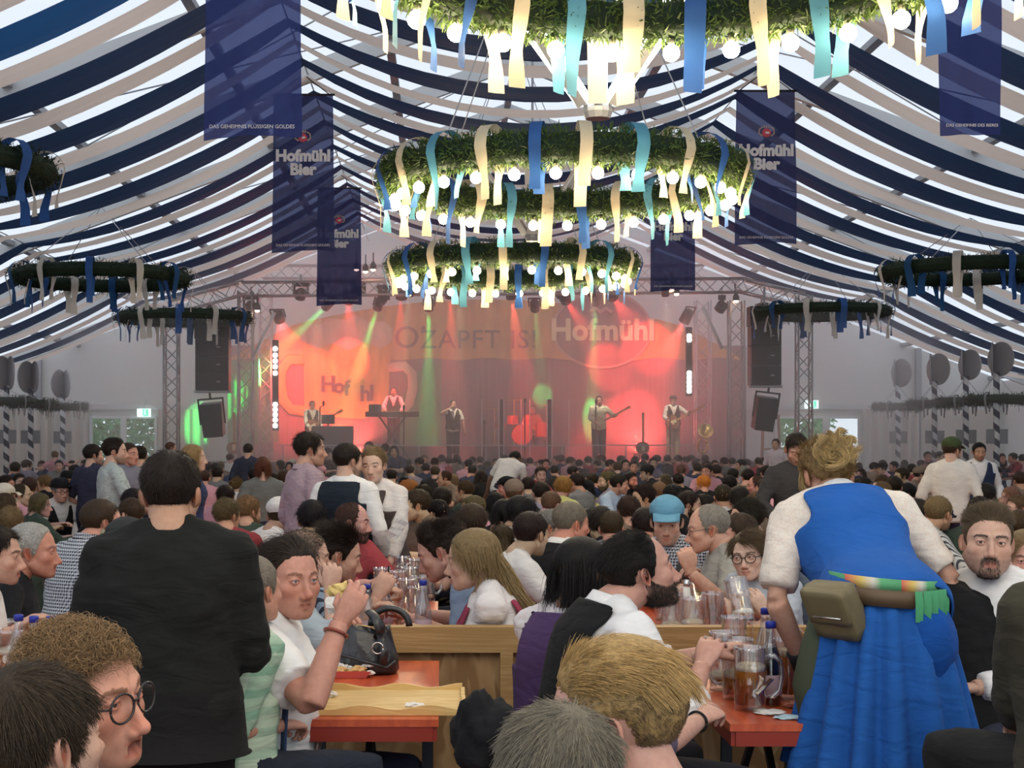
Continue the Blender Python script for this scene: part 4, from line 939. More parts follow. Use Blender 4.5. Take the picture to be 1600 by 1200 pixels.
spot(437, 500, 41.2, aim(470, 610, 44.4), RED, 5200, 'red spotlight on the left stage tower', 45, r=.15)
spot(930, 478, 43.0, aim(925, 640, 44.4), GRN, 1800, 'green spotlight hidden above the guitar player', 10)
# floor lamps that wash the backdrop
for i, px in enumerate((560, 760, 1000)):
    p = P(px, 712, 43.9); e = empty('floor_lamp', (p.x, p.y, SZ+.05), 0, 'low red wash lamp on the stage floor, %s' % ['below the printed mug', 'behind the drums', 'behind the right guitar player'][i], 'stage light')
    mb = MB(); mb.box((0, 0, .08), (.35, .2, .16)); mb.build('housing', m_dark, e); mb = MB(); mb.box((0, 0, .165), (.3, .15, .01)); mb.build('lens', mat('wash_lens', RED, .3, emit=RED, strength=3), e)
    L = bpy.data.lights.new('wash', 'AREA'); L.energy = 70; L.color = (1, .15, .12); L.size = .3; o = bpy.data.objects.new('wash', L); COL.objects.link(o); o.parent = e; o.location = (0, 0, .2); o.rotation_euler = (R(195), 0, 0)
for i, (px, tx) in enumerate(((500, 488), (720, 708), (925, 936), (1040, 1052), (640, 615))):  # extra warm front spots, added to brighten the band
    p = P(px, 463, 40.0); e = empty('stage_spotlight', p, 0, 'added front spotlight on the truss brightening the %s' % ['left guitarist', 'singer', 'guitarist in cream', 'bass player', 'keyboard player'][i], 'stage light'); d_ = (P(tx, 650, 41.6)-p).normalized(); e.rotation_mode = 'QUATERNION'; e.rotation_quaternion = d_.to_track_quat('-Z', 'Y')
    mb = MB(); mb.lathe([(.06, .34), (.10, .26), (.105, .02), (.09, .03)], 14); mb.build('housing', m_dark, e, smooth=True); mb = MB(); mb.bar((0, .1, .2), (0, .2, .5), .03); mb.build('clamp', m_dark, e)
    L = bpy.data.lights.new('beam', 'SPOT'); L.energy = 520; L.color = (1, .86, .62); L.spot_size = R(17); L.spot_blend = .7; L.shadow_soft_size = .06; o = bpy.data.objects.new('beam', L); COL.objects.link(o); o.parent = e
# small warm lamps on the trusses
m_warm = mat('warm_lamp', (1, .7, .4), .3, emit=(1, .62, .35), strength=12)
for i, (px, py) in enumerate(((557, 421), (571, 424), (583, 421), (402, 485), (985, 419), (996, 419), (1050, 452), (1057, 459), (1150, 470))):
    p = P(px, py, 40.0); e = empty('par_lamp', p, 0, 'small warm lamp on the stage truss, ' + ['leftmost of three in a row', 'middle of three in a row', 'rightmost of three in a row', 'by the left tower', 'left one of the pair over the right side', 'right one of the pair over the right side', 'left one of the pair under the right banner', 'right one of the pair under the right banner', 'by the right tower'][i], 'stage light')
    mb = MB(); mb.lathe([(.001, -.05), (.06, -.03), (.065, .02), (.001, .05)], 10); mb.build('bulb', m_warm, e, smooth=True); mb = MB(); mb.lathe([(.05, .03), (.09, .0), (.08, .12), (.03, .2)], 10); mb.build('housing', m_dark, e); mb = MB(); mb.bar((0, .05, .15), (0, .15, .45), .03); mb.build('clamp', m_dark, e)
# moving heads (dark lamp bodies) along the truss
for i, px in enumerate((392, 470, 560, 600, 1128, 1190)):
    p = P(px, [478, 458, 452, 462, 478, 490][i], 40.4); e = empty('moving_head_lamp', p, R(20*i), 'dark moving-head lamp hanging from the front truss, ' + ['by the outer left tower', 'left of the banner', 'behind the left banner', 'right of the left banner', 'by the right tower', 'by the right loudspeaker'][i], 'stage light')
    mb = MB(); mb.lathe([(.06, -.2), (.14, -.16), (.15, .05), (.08, .12)], 12); o = mb.build('head', m_dark, e, smooth=True); o.rotation_euler = (R(35), 0, 0)
    mb = MB(); mb.box((-.18, 0, .05), (.05, .12, .3)); mb.box((.18, 0, .05), (.05, .12, .3)); mb.box((0, 0, .22), (.42, .2, .1)); mb.build('yoke', m_dark, e)
    mb = MB(); mb.bar((0, 0, .25), (0, 0, .5), .04); mb.build('clamp', m_alu, e)
# ---- instruments and stands
m_gtr = mat('guitar_sunburst', (.30, .11, .04), .25); m_chr = mat('chrome', (.7, .68, .65), .2, 1.0); m_brass = mat('brass', (.75, .5, .18), .25, 1.0)
def guitar(e, Mx=None, electric=True, m=None):
    """lies in the xz plane, neck along +z, origin at the body"""
    mb = MB(); n = 28; out = []
    for k in range(n):
        a = 2*math.pi*k/n; r = .17*(1+.18*math.cos(2*a)+.10*math.sin(a)*-1); out.append((r*math.cos(a)*.95, r*math.sin(a)*1.15))
    V = [(x, y, z) for y in (-.03, .03) for x, z in out]; mb.add(V, [tuple(range(n)), tuple(range(2*n-1, n-1, -1))]+[(k, k+n, (k+1) % n+n, (k+1) % n) for k in range(n)]); b = mb.build('guitar_body', m or m_gtr, e)
    mb = MB(); mb.box((0, -.035, .47), (.05, .03, .68)); mb.box((0, -.03, .86), (.075, .02, .16)); nk = mb.build('guitar_neck', mat('maple', (.45, .25, .10), .4), e)
    mb = MB(); mb.box((0, -.04, .0), (.09, .02, .16)); pk = mb.build('pickguard', m_wht, e); return [b, nk, pk]
def stand_mic(px, topy, Y, label, boom=0):
    p = P(px, topy, Y); e = empty('microphone_stand', (p.x, Y, SZ+.02), 0, label, 'microphone stand'); h = p.z-SZ-.02
    mb = MB(); mb.tube([(0, 0, .02), (0, 0, h)], .018, 6); mb.lathe([(.14, 0), (.14, .03), (.02, .05)], 12); mb.build('pole', m_dark, e)
    mb = MB(); mb.tube([(0, 0, h), (boom, -.1, h+.04)], .012, 6); mb.lathe([(.02, 0), (.035, .08), (.03, .13), (.001, .15)], 8, (boom, -.1, h+.02)); mb.build('microphone', m_dark, e); return e
stand_mic(631, 642, 41.2, 'microphone stand below the keyboard player'); stand_mic(820, 632, 41.2, 'tall microphone stand left of the drums'); stand_mic(757, 665, 41.6, 'microphone stand right of the singer')
stand_mic(500, 636, 41.2, 'microphone stand in front of the seated-looking guitarist at left', .1); stand_mic(931, 634, 41.0, 'microphone stand in front of the middle guitarist'); stand_mic(1047, 650, 41.0, 'microphone stand in front of the bass player')
# keyboard on stand
p = P(613, 648, 41.6); e = empty('keyboard', (p.x, p.y, SZ+.01), 0, 'dark keyboard on a stand in front of the keyboard player', 'keyboard'); h = p.z-SZ
mb = MB(); mb.box((0, 0, h), (1.45, .38, .14)); mb.build('keyboard_case', m_dark, e); mb = MB(); mb.box((0, .02, h+.075), (1.3, .16, .012)); mb.build('white_keys', m_wht, e)
mb = MB(); mb.bar((-.5, 0, 0), (.4, 0, h), .05); mb.bar((.5, 0, 0), (-.4, 0, h), .05); mb.build('stand', m_dark, e)
p = P(586, 636, 41.4); mb = MB(); mb.box((p.x, p.y, p.z-.05), (.34, .03, .25), np.array(Matrix.Rotation(R(-20), 3, 'X'))); mb.bar((p.x, p.y+.02, p.z-.2), (p.x, p.y+.1, P(0, 648, 41.6).z+.02), .03); setp(mb.build('laptop', m_dark), 'black laptop standing on the left end of the keyboard', 'laptop')
# console desk left
p = P(520, 690, 41.4); e = empty('mixing_desk', (p.x, p.y, SZ+.01), 0, 'low grey box with a music screen beside the left guitarist', 'desk'); mb = MB(); mb.box((0, 0, .48), (1.1, .5, .9)); mb.build('case', mat('case_grey', (.10, .09, .09), .6), e)
mb = MB(); mb.box((-.12, -.1, 1.12), (.36, .03, .26), np.array(Matrix.Rotation(R(-25), 3, 'X'))); mb.bar((-.12, -.05, .9), (-.12, -.08, 1.05), .04); mb.build('screen', m_dark, e)
# drum kit
p = P(815, 700, 42.8); e = empty('drum_kit', (p.x, p.y, SZ+.41), 0, 'drum kit behind clear shields at the middle of the stage', 'drum kit'); m_drum = mat('drum_red', (.35, .10, .07), .35)
mb = MB(); mb.lathe([(.001, -.2), (.28, -.2), (.29, -.18), (.29, .18), (.28, .2), (.001, .2)], 24); o = mb.build('bass_drum', m_drum, e); o.rotation_euler = (R(90), 0, 0); o.location = (0, 0, .3)
for (x, y, z, r, h_) in ((-.25, 0, .72, .16, .24), (.22, 0, .72, .17, .26), (.6, .15, .45, .2, .4), (-.6, .1, .55, .18, .16)):
    mb = MB(); mb.lathe([(.001, -h_/2), (r, -h_/2), (r, h_/2), (.001, h_/2)], 20, (x, y, z)); mb.tube([(x+.1, y+.05, 0), (x, y, z-h_/2)], .015, 5); mb.build('drum', m_drum, e)
for (x, y, z) in ((-.75, .1, 1.05), (.7, .15, 1.15), (-.2, .3, 1.3)):
    mb = MB(); mb.lathe([(.001, .03), (.05, .02), (.24, -.02), (.24, -.03), (.001, -.0)], 20, (x, y, z)); mb.tube([(x, y, 0), (x, y, z)], .012, 5); mb.build('cymbal', m_brass, e)
m_acr = mat('clear_shield', (1, 1, 1), .05, trans=1.0, ior=1.03)
for i, px in enumerate((770, 797, 845, 872)):
    a = P(px, 600, 42.0); mb = MB(); mb.box((a.x, 42.0, SZ+.85), (.6, .015, 1.66)); q = mb.build('drum_shield', m_acr); setp(q, 'clear upright drum shield panel, ' + ['first', 'second', 'third', 'fourth'][i]+' from the singer', 'drum shield')
    mb = MB()
    for s in (-1, 1): mb.box((a.x+s*.3, 42.0, SZ+.85), (.02, .03, 1.66))
    mb.build('shield_edge', m_alul, q)
# guitars on stands, chair, tuba
for i, (px, Y, nm) in enumerate(((365, 41.0, 'electric guitar standing at the left end of the stage, neck shining'), (1004, 41.4, 'red guitar on a stand between the two right guitarists'))):
    p = P(px, 700, Y); e = empty('guitar_on_stand', (p.x, Y, SZ+.02), R(20), nm, 'guitar'); q = empty('guitar', (0, 0, .35), 0); q.parent = e; guitar(q); mb = MB(); mb.bar((-.15, -.1, 0), (0, .1, .5), .025); mb.bar((.15, -.1, 0), (0, .1, .5), .025); mb.build('stand', m_dark, e)
p = P(1205, 692, 40.5); m_ch = mat('pale_wood', (.50, .30, .24), .6); e = empty('wooden_easel', (p.x, 40.5, 0), 0, 'tall pale wooden frame standing at the right end of the stage', 'easel')
h = P(0, 648, 40.5).z
for s in (-1, 1): mb = MB(); mb.bar((s*.28, 0, 0), (s*.2, .05, h), .06); mb.build('leg', m_ch, e)
for z in (.8, 1.5): mb = MB(); mb.bar((-.26, 0, z), (.26, 0, z), .05); mb.build('crossbar', m_ch, e)
p = P(1098, 690, 41.5); e = empty('brass_horn', (p.x, 41.5, SZ+.02), R(25), 'shining brass horn on a stand at the right end of the stage', 'horn')
mb = MB(); mb.lathe([(.03, 0), (.05, .15), (.10, .28), (.22, .36), (.20, .355), (.08, .27), (.001, .2)], 20); o = mb.build('bell', m_brass, e, smooth=True); o.location = (0, 0, .62); o.rotation_euler = (R(60), 0, R(-20))
mb = MB(); a = np.linspace(0, 2*math.pi, 20); mb.tube(np.stack([.14*np.cos(a), .04*np.sin(2*a), .45+.24*np.sin(a)], 1), .03, 8); mb.build('tubing', m_brass, e, smooth=True)
mb = MB(); mb.bar((0, 0, 0), (0, .02, .3), .03); mb.lathe([(.2, 0), (.2, .02), (.02, .04)], 12); mb.build('stand', m_dark, e)
# hand rail at the front
e = empty('stage_rail', (0, YS+.3, SZ+.01), 0, 'low metal rail and pale posts along the stage front', 'rail'); mb = MB()
mb.bar((P(430, 0, YS).x, 0, .42), (P(1090, 0, YS).x, 0, .42), .03); mb.build('top_bar', m_alu, e)
for px in (440, 540, 654, 760, 880, 980, 1085): mb = MB(); x = P(px, 0, YS).x; mb.bar((x, 0, 0), (x, 0, .42), .035); mb.build('post', m_alu, e)
# stage haze
m_hz = bpy.data.materials.new('stage_haze'); m_hz.use_nodes = True; t = NT(m_hz); t.t.nodes.remove(t.b)
vs = t.n('VolumeScatter', Color=(1, .93, .90, 1), Density=.075, Anisotropy=.25); t.t.links.new(vs.outputs[0], t.t.nodes['Material Output'].inputs['Volume'])
mb = MB(); mb.box((XC+.1, 40.7, 3.6), (22, 8.4, 7.0)); hz = mb.build('haze', m_hz); setp(hz, 'thin pink stage haze hanging in front of the backdrop', 'haze', kind='stuff')

m_hz2 = m_hz.copy(); m_hz2.name = 'hall_haze'; m_hz2.node_tree.nodes['Volume Scatter'].inputs['Density'].default_value = .007; m_hz2.node_tree.nodes['Volume Scatter'].inputs['Color'].default_value = (1, .93, .93, 1)
mb = MB(); mb.box((XC, 29.5, 1.9), (28, 13.6, 3.7)); hz = mb.build('haze', m_hz2); setp(hz, 'faint haze over the far rows of the crowd', 'haze', kind='stuff')
# ---------------- furniture ----------------
m_red = mat('orange_lacquer', (.52, .085, .028), .32, spec=.5); t = NT(m_red); n = t.n('TexNoise', Vector=t.mapping(t.obj(), (14, 1.2, 6)), Scale=2.0, Detail=4.0)
t.l(t.ramp(n.outputs[0], [(.3, (.40, .055, .02)), (.55, (.55, .09, .03)), (.8, (.66, .14, .05))]), 'Base Color')
m_rede = mat('dark_red_edge', (.28, .03, .018), .4); m_leg = mat('table_leg_steel', (.03, .035, .045), .5, .3)
def woodmat(name, c0, c1, sc=(3, 3, .35), ring=9.0):
    m = mat(name, c0, .55, spec=.3); t = NT(m); co = t.obj(); n = t.n('TexNoise', Vector=t.mapping(co, sc), Scale=2.2, Detail=3.0, Distortion=.8)
    k = t.math('FRACT', t.math('MULTIPLY', n.outputs[0], ring)); t.l(t.ramp(k, [(0, c0), (.42, c1), (.55, c0), (1, c0)]), 'Base Color'); t.bump(k, .15, .004); return m
m_ply = woodmat('plywood_stained', (.25, .135, .055), (.40, .25, .12), (1.3, 1.3, .55), 7.0); m_rail = woodmat('pine_rail', (.34, .20, .075), (.42, .26, .11), (.5, 6, 9), 5.0); m_tray = woodmat('tray_wood', (.62, .40, .15), (.72, .50, .21), (.7, 3.2, 3), 5.0)
TZ = .77
def table(x, y0, y1, label, w=.5, group=None):
    e = empty('beer_table', (x, (y0+y1)/2, 0), 0, label, 'table', group); L = y1-y0
    mb = MB(); mb.box((0, 0, TZ-.0125), (w, L, .025)); mb.build('table_top', m_red, e)
    mb = MB()
    for s in (-1, 1): mb.box((s*(w/2-.02), 0, TZ-.05), (.03, L-.02, .05)); mb.box((0, s*(L/2-.018), TZ-.05), (w-.04, .03, .05))
    mb.build('edge_frame', m_rede, e)
    for s in (-1, 1):
        for u in (-1, 1): mb = MB(); mb.bar((u*w*.42, s*(L/2-.28), TZ-.05), (u*w*.42, s*(L/2-.28)+.02, 0), .035); mb.build('leg', m_leg, e)
        mb = MB(); mb.bar((-w*.42, s*(L/2-.28), .3), (w*.42, s*(L/2-.28), .3), .03); mb.bar((0, s*(L/2-.28), .3), (0, s*(L/2-.75), TZ-.06), .025); mb.build('cross_strut', m_leg, e)
    return e
def bench(x, y0, y1, label, group=None):
    e = empty('beer_bench', (x, (y0+y1)/2, 0), 0, label, 'bench', group); L = y1-y0
    mb = MB(); mb.box((0, 0, .455), (.25, L, .03)); mb.build('seat', m_red, e)
    for s in (-1, 1):
        for u in (-1, 1): mb = MB(); mb.bar((u*.10, s*(L/2-.25), .44), (u*.10, s*(L/2-.25), 0), .03); mb.build('leg', m_leg, e)
        mb = MB(); mb.bar((-.1, s*(L/2-.25), .15), (.1, s*(L/2-.25), .15), .025); mb.build('cross_strut', m_leg, e)
    return e
TX = [-.27, 1.20, -1.74, 2.68]
T1 = table(TX[0], 5.14, 6.52, 'orange beer table carrying the wooden tray, in the aisle gap', .52)
T3 = table(TX[1], 5.06, 6.50, 'orange beer table under the big beer mugs beside the waitress in blue')
T0 = table(TX[2], 4.6, 6.50, 'orange beer table at the left edge under three capped bottles')
bench(-.86, 4.3, 6.45, 'bench under the woman in the white T-shirt'); bench(.62, 4.2, 6.45, 'bench under the bearded man in the black waistcoat'); bench(1.82, 4.6, 6.45, 'bench under the bearded man in the white shirt')
bench(-2.3, 4.6, 6.45, 'bench at the left edge beside the bottle table')
# partitions between the boxes
def partition(name_label, x0, x1, y, z, group=None, posts=()):
    e = empty('wooden_partition', ((x0+x1)/2, y, 0), 0, name_label, 'partition', group); L = x1-x0
    mb = MB(); mb.box((0, 0, z-.055), (L, .09, .11)); mb.build('top_rail', m_rail, e)
    n = max(1, round(L/1.25))
    for k in range(n):
        mb = MB(); mb.box((-L/2+L*(k+.5)/n, .01, (z-.11)/2), (L/n-.01, .018, z-.11)); mb.build('plywood_panel', m_ply, e)
    for px in posts: mb = MB(); mb.box((px-(x0+x1)/2, -.022, (z-.11)/2), (.055, .045, z-.11)); mb.build('post', m_rail, e)
    return e
YP = 6.66; PZ = P(0, 978, YP).z
partition('stained wooden partition behind the tray table, with pine top rail', P(496, 0, YP).x, P(1262, 0, YP).x, YP, PZ, posts=(P(791, 0, YP).x, P(1060, 0, YP).x))
partition('yellow wooden partition farther back below the waitress with the brown apron', P(545, 0, 10.5).x, P(640, 0, 10.5).x, 10.5, P(0, 876, 10.5).z)
for i, x in enumerate((TX[0], TX[1]+.05)):
    table(x, 6.85, 8.95, ['orange beer table in the box behind the partition, between the braided woman and the men', 'orange beer table in the box behind the partition, before the boy with glasses'][i])
    bench(x-.58, 6.85, 8.95, 'bench under the %s' % ['men eating behind the partition', 'grey-haired man in the black waistcoat'][i]); bench(x+.58, 6.85, 8.95, 'bench under the %s' % ['braided woman', 'boy with glasses'][i])
NAMEX = ['far left', 'left', 'left-middle', 'middle-left', 'middle', 'middle-right', 'right-middle', 'right', 'far right']
for r, (y0, y1) in enumerate(((9.1, 11.2), (11.5, 13.6), (13.9, 16.0), (16.3, 18.4), (18.7, 20.8))):
    span = (y0*.42)
    for k in range(-7, 9):
        x = TX[0]+1.47*k
        if abs(x-.3*0-(.045*y0)) > span*.92 or (r == 0 and k == 0) : continue
        if y0 > 20 and abs(k) % 1: continue
        table(x, y0, y1, 'orange beer table among the seated crowd, mostly hidden', group='crowd tables')
        if r < 3:
            for s in (-1, 1): bench(x+s*.58, y0, y1, 'bench among the seated crowd, mostly hidden', 'crowd benches')
# ---------------- glasses and bottles ----------------
def thin_glass(name, tint=(.95, .95, .95), k=.10, edge=.75):
    m = mat(name, (.9, .9, .9), .05); t = NT(m); t.t.nodes.remove(t.b); tr = t.n('BsdfTransparent', Color=(*tint, 1)); gl = t.n('BsdfGlossy', Color=(1, 1, 1, 1), Roughness=.05)
    lw = t.n('LayerWeight', Blend=.35); fac = t.math('ADD', t.math('MULTIPLY', lw.outputs['Facing'], edge), k); mx = t.n('MixShader'); t.t.links.new(fac, mx.inputs[0]); t.t.links.new(tr.outputs[0], mx.inputs[1]); t.t.links.new(gl.outputs[0], mx.inputs[2]); t.t.links.new(mx.outputs[0], t.t.nodes['Material Output'].inputs[0]); return m
m_gl = thin_glass('mug_glass', (.93, .92, .90), .14, .55); m_beerl = translucent('lager', (.75, .27, .03), .55); m_bfoam = mat('beer_foam', (.85, .76, .62), .8); m_darkb = mat('dark_drink', (.035, .012, .008), .1)
m_bglass = thin_glass('bottle_glass', (.88, .90, .92), .12, .6); m_capb = mat('blue_cap', (.02, .035, .30), .4); m_label = mat('bottle_label', (.42, .30, .34), .7); m_cola = mat('cola', (.018, .008, .006), .08)
_mug = {}
def mug(loc, fill, label, rz=0.0, s=1.0, foam=True, group=None, tilt=None, dark=False, cat='beer mug'):
    if not _mug:
        mb = MB(); n = 20; prof = [(.001, 0), (.048, 0), (.053, .008)]
        rows = []
        H = .20; nz = 18
        for i in range(nz+1):
            z = .012+(H-.012)*i/nz; rows.append(z)
        G = []
        for z in rows:
            row = []
            for k in range(40):
                a = 2*math.pi*k/40; r = .0505+.003*(z/H); dm = 0
                for j, zc in enumerate((.045, .085, .125)):
                    ph = a*5+(j % 2)*math.pi; dm += .0045*math.exp(-((z-zc)/.014)**2)*max(0, math.cos(ph))
                row.append(((r+dm-.002)*math.cos(a), (r+dm-.002)*math.sin(a), z))
            G.append(row)
        G = [[(1e-4*math.cos(2*math.pi*k/40), 1e-4*math.sin(2*math.pi*k/40), 0) for k in range(40)], [(.048*math.cos(2*math.pi*k/40), .048*math.sin(2*math.pi*k/40), 0) for k in range(40)]]+G
        G += [[(.0475*math.cos(2*math.pi*k/40), .0475*math.sin(2*math.pi*k/40), H) for k in range(40)], [(.044*math.cos(2*math.pi*k/40), .044*math.sin(2*math.pi*k/40), .02) for k in range(40)], [(1e-4*math.cos(2*math.pi*k/40), 1e-4*math.sin(2*math.pi*k/40), .018) for k in range(40)]]
        G = np.array(G); G = np.concatenate([G, G[:, :1]], 1); mb.grid(G[:, ::-1]); _mug['g'] = mb.mesh('glass', m_gl)
        mb = MB(); mb.tube([(.046, 0, .165), (.075, 0, .172), (.094, 0, .155), (.098, 0, .11), (.090, 0, .065), (.072, 0, .045), (.047, 0, .045)], .0085, 8); _mug['h'] = mb.mesh('handle', m_gl)
        mb = MB(); mb.lathe([(.001, -.0006), (.0478, -.0006), (.0478, .0006), (.001, .0006)], 20, (0, 0, .186)); _mug['r'] = mb.mesh('rim', m_gl)
    e = empty('beer_mug', loc, rz, label, cat, group); e.scale = (s, s, s)
    if tilt: e.rotation_euler = (tilt[0], tilt[1], rz)
    g = link('glass', _mug['g'], e); link('handle', _mug['h'], e)
    if fill > 0:
        key = ('b', round(fill, 2), dark)
        if key not in _mug:
            mb = MB(); mb.lathe([(.001, .021), (.0432, .021), (.0466, .02+.17*fill), (.001, .02+.17*fill)], 24); _mug[key] = mb.mesh('beer', m_darkb if dark else m_beerl)
        link('beer', _mug[key], e)
        if foam:
            key = ('f', round(fill, 2))
            if key not in _mug:
                z = .02+.17*fill; mb = MB(); mb.lathe([(.001, z), (.0466, z), (.0469, z+.018), (.036, z+.023), (.001, z+.021)], 20); _mug[key] = mb.mesh('foam', m_bfoam, True)
            link('foam', _mug[key], e)
    else:
        if 'e' not in _mug: mb = MB(); mb.lathe([(.001, .0205), (.043, .0205), (.0435, .036), (.001, .035)], 20); _mug['e'] = mb.mesh('foam', m_bfoam)
        link('foam', _mug['e'], e)
    return e
_bot = {}
def bottle(loc, label, drink=0.0, s=1.0, group=None, lab=True):
    if not _bot:
        pr = [(.001, 0), (.029, 0), (.031, .006), (.031, .11), (.028, .135), (.016, .175), (.0125, .20), (.0125, .215)]
        mb = MB(); mb.lathe(pr, 20); _bot['g'] = mb.mesh('glass', m_bglass, True); mb = MB(); mb.lathe([(.001, .213), (.0148, .213), (.0148, .228), (.013, .232), (.001, .232)], 14); _bot['c'] = mb.mesh('cap', m_capb)
        mb = MB(); mb.lathe([(.0312, .03), (.0318, .031), (.0318, .085), (.0312, .086)], 20); _bot['l'] = mb.mesh('label_sleeve', m_label, True)
        mb = MB(); mb.lathe([(.001, .004), (.029, .004), (.029, .112), (.026, .132), (.016, .160), (.001, .160)], 18); _bot['d'] = mb.mesh('drink', m_cola, True)
    e = empty('bottle', loc, 0, label, 'bottle', group); e.scale = (s, s, s)
    link('glass', _bot['g'], e); link('cap', _bot['c'], e)
    if lab: link('label_sleeve', _bot['l'], e)
    if drink: link('drink', _bot['d'], e)
    return e
def on(px, Y, z=TZ): return ((px-VX)*Y/FPX, Y, z)
# left table
mug(on(18, 5.85), .55, 'beer mug with golden beer at the left edge, beside the bottles', 2.6, 1.08)
mug(on(8, 6.3), .0, 'nearly empty beer mug behind the golden one at the left edge', 2.2)
bottle(on(29, 5.75), 'clear bottle with blue cap, leftmost of the three on the left table', s=1.22); bottle(on(53, 5.7), 'clear bottle with blue cap, middle of the three on the left table', s=1.22); bottle(on(79, 5.7), 'clear bottle with blue cap, rightmost of the three on the left table', s=1.22)
# right table
mug(on(1131, 5.75), .12, 'nearly empty beer mug in the hand of the bearded man, leftmost on the right table', 2.4, 1.1)
mug(on(1153, 5.55), .30, 'half-hidden beer mug between two others on the right table', 2.8, 1.1); mug(on(1172, 5.32), .62, 'full amber beer mug with a head of foam at the front of the right table', -.1, 1.1)
mug(on(1147, 6.35), .0, 'empty beer mug at the far end of the right table by the partition', .6, 1.05)
mug(on(1233, 5.55), .72, 'golden beer mug just left of the skirt of the waitress in blue', 2.6, 1.1); mug(on(1222, 6.1), .0, 'empty beer mug behind the capped bottles on the right table', .4, 1.05)
bottle(on(1196, 5.85), 'clear bottle with blue cap behind the cola bottle', s=1.28); bottle(on(1204, 5.42), 'bottle half full of dark cola with blue cap', 1, 1.28)
# box table behind the partition, middle
mid = [(597, 8.9, .0), (622, 8.7, .0), (640, 8.95, .0), (655, 8.35, .0), (607, 8.35, .1), (636, 8.2, .0), (652, 7.75, .0), (600, 10.9, .25), (648, 9.6, .0), (628, 9.8, .0), (667, 8.95, .0)]
MIDL = ['leftmost at the back of the box table', 'with a straw-height neighbour behind the white-capped bottle', 'at the back, left of the bending man', 'in front of the chin of the bending man', 'nearest the clasped hands of the dark-haired man', 'in the middle of the cluster', 'nearest the water bottle, front of the cluster', 'beside the dark beer on the far table', 'farthest right behind the cluster', 'farthest back behind the cluster', 'half hidden by the bending man']
for i, (px, Y, f) in enumerate(mid): mug(on(px, Y), f, 'clear beer mug '+MIDL[i], i*1.3, group='mugs on the middle box table')
mug(on(603, 10.95), .6, 'dark beer mug with foam beyond the yellow partition', 1.0, dark=True)
bottle(on(574, 7.15), 'clear bottle with blue cap near the eating woman', s=1.15); bottle(on(603, 7.45), 'clear bottle with blue cap behind the handbag', s=1.1); bottle(on(661, 7.1), 'clear bottle of water left of the braided woman', s=1.25)
mb = MB(); mb.tube([P(606, 925, 7.6), P(607, 884, 7.6)], .004, 5); setp(mb.build('drinking_straw', m_dark), 'black straw standing in an empty glass', 'straw')
# box table behind the partition, right
for i, (px, Y, f, lb) in enumerate(((1050, 7.3, .15, 'beer mug right of the chin of the bearded man, small rest of beer'), (1083, 7.1, .35, 'wide beer mug just above the partition rail, foam inside'), (1113, 7.35, .0, 'empty beer mug before the hands of the boy'), (1090, 7.9, .0, 'empty beer mug at the back, left of the boy with glasses'), (1040, 7.8, .0, 'empty beer mug half hidden behind the beard'))): mug(on(px, Y), f, lb, i, 1.05)
# white swing-top bottle
e = empty('white_bottle', on(1073, 7.6), 0, 'white ceramic bottle with a swing top behind the partition', 'bottle'); mb = MB(); mb.lathe([(.001, 0), (.035, 0), (.037, .01), (.036, .14), (.02, .18), (.016, .21), (.001, .21)], 18); mb.build('bottle_body', mat('ceramic', (.72, .68, .62), .3), e, smooth=True); mb = MB(); mb.lathe([(.012, .21), (.017, .22), (.014, .245), (.001, .25)], 12); mb.build('stopper', m_chr, e, smooth=True)
# crowd mugs on farther tables
k = 0
for px, Y in ((88, 10.2), (98, 10.6), (109, 10.3), (118, 10.9), (126, 10.2), (92, 9.6), (103, 9.4), (560, 12.5), (585, 12.2), (655, 12.4), (668, 12.8), (640, 13.2), (700, 12.9)):
    mug(on(px, Y), [.3, .5, .0][k % 3], 'beer mug '+['left of five before the man in the black hat', 'second of five before the man in the black hat', 'middle of five before the man in the black hat', 'fourth of five before the man in the black hat', 'right of five, nearest the gingham shirt', 'front left of the group by the gingham shirt', 'front right of the group by the gingham shirt', 'in front of the apron of the waitress in brown, left', 'in front of the apron of the waitress in brown, right', 'right of the hand of the waitress in brown', 'second right of the hand of the waitress in brown', 'behind the bending young man, left', 'behind the bending young man, right'][k], k, 1.05, group='mugs on the farther tables'); k += 1
# tray, food, bag
YT = 5.27; e = empty('serving_tray', (P(594, 0, YT).x, 5.45, TZ+.001), 0, 'shallow wooden serving tray with wavy rims on the front of the orange table', 'tray')
w, d = .575, .47
mb = MB(); mb.box((0, 0, .006), (w, d, .012)); mb.build('tray_base', m_tray, e)
def wavy(a, b):
    a = np.array(a, float); b = np.array(b, float); n = 24; mb = MB(); dirv = (b-a)/np.linalg.norm(b-a); nrm = np.array((-dirv[1], dirv[0], 0))*.007; G = []
    for k in range(n+1):
        p = a+(b-a)*k/n; h = .027+.008*math.cos(k/n*math.pi*2*2.5); G.append([p-nrm, p-nrm+np.array((0, 0, h)), p+nrm+np.array((0, 0, h)), p+nrm])
    mb.grid(G); return mb.build('tray_rim', m_tray, e, smooth=False)
wavy((-w/2, -d/2, 0), (w/2, -d/2, 0)); wavy((w/2, -d/2, 0), (w/2, d/2, 0)); wavy((w/2, d/2, 0), (-w/2, d/2, 0)); wavy((-w/2, d/2, 0), (-w/2, -d/2, 0))
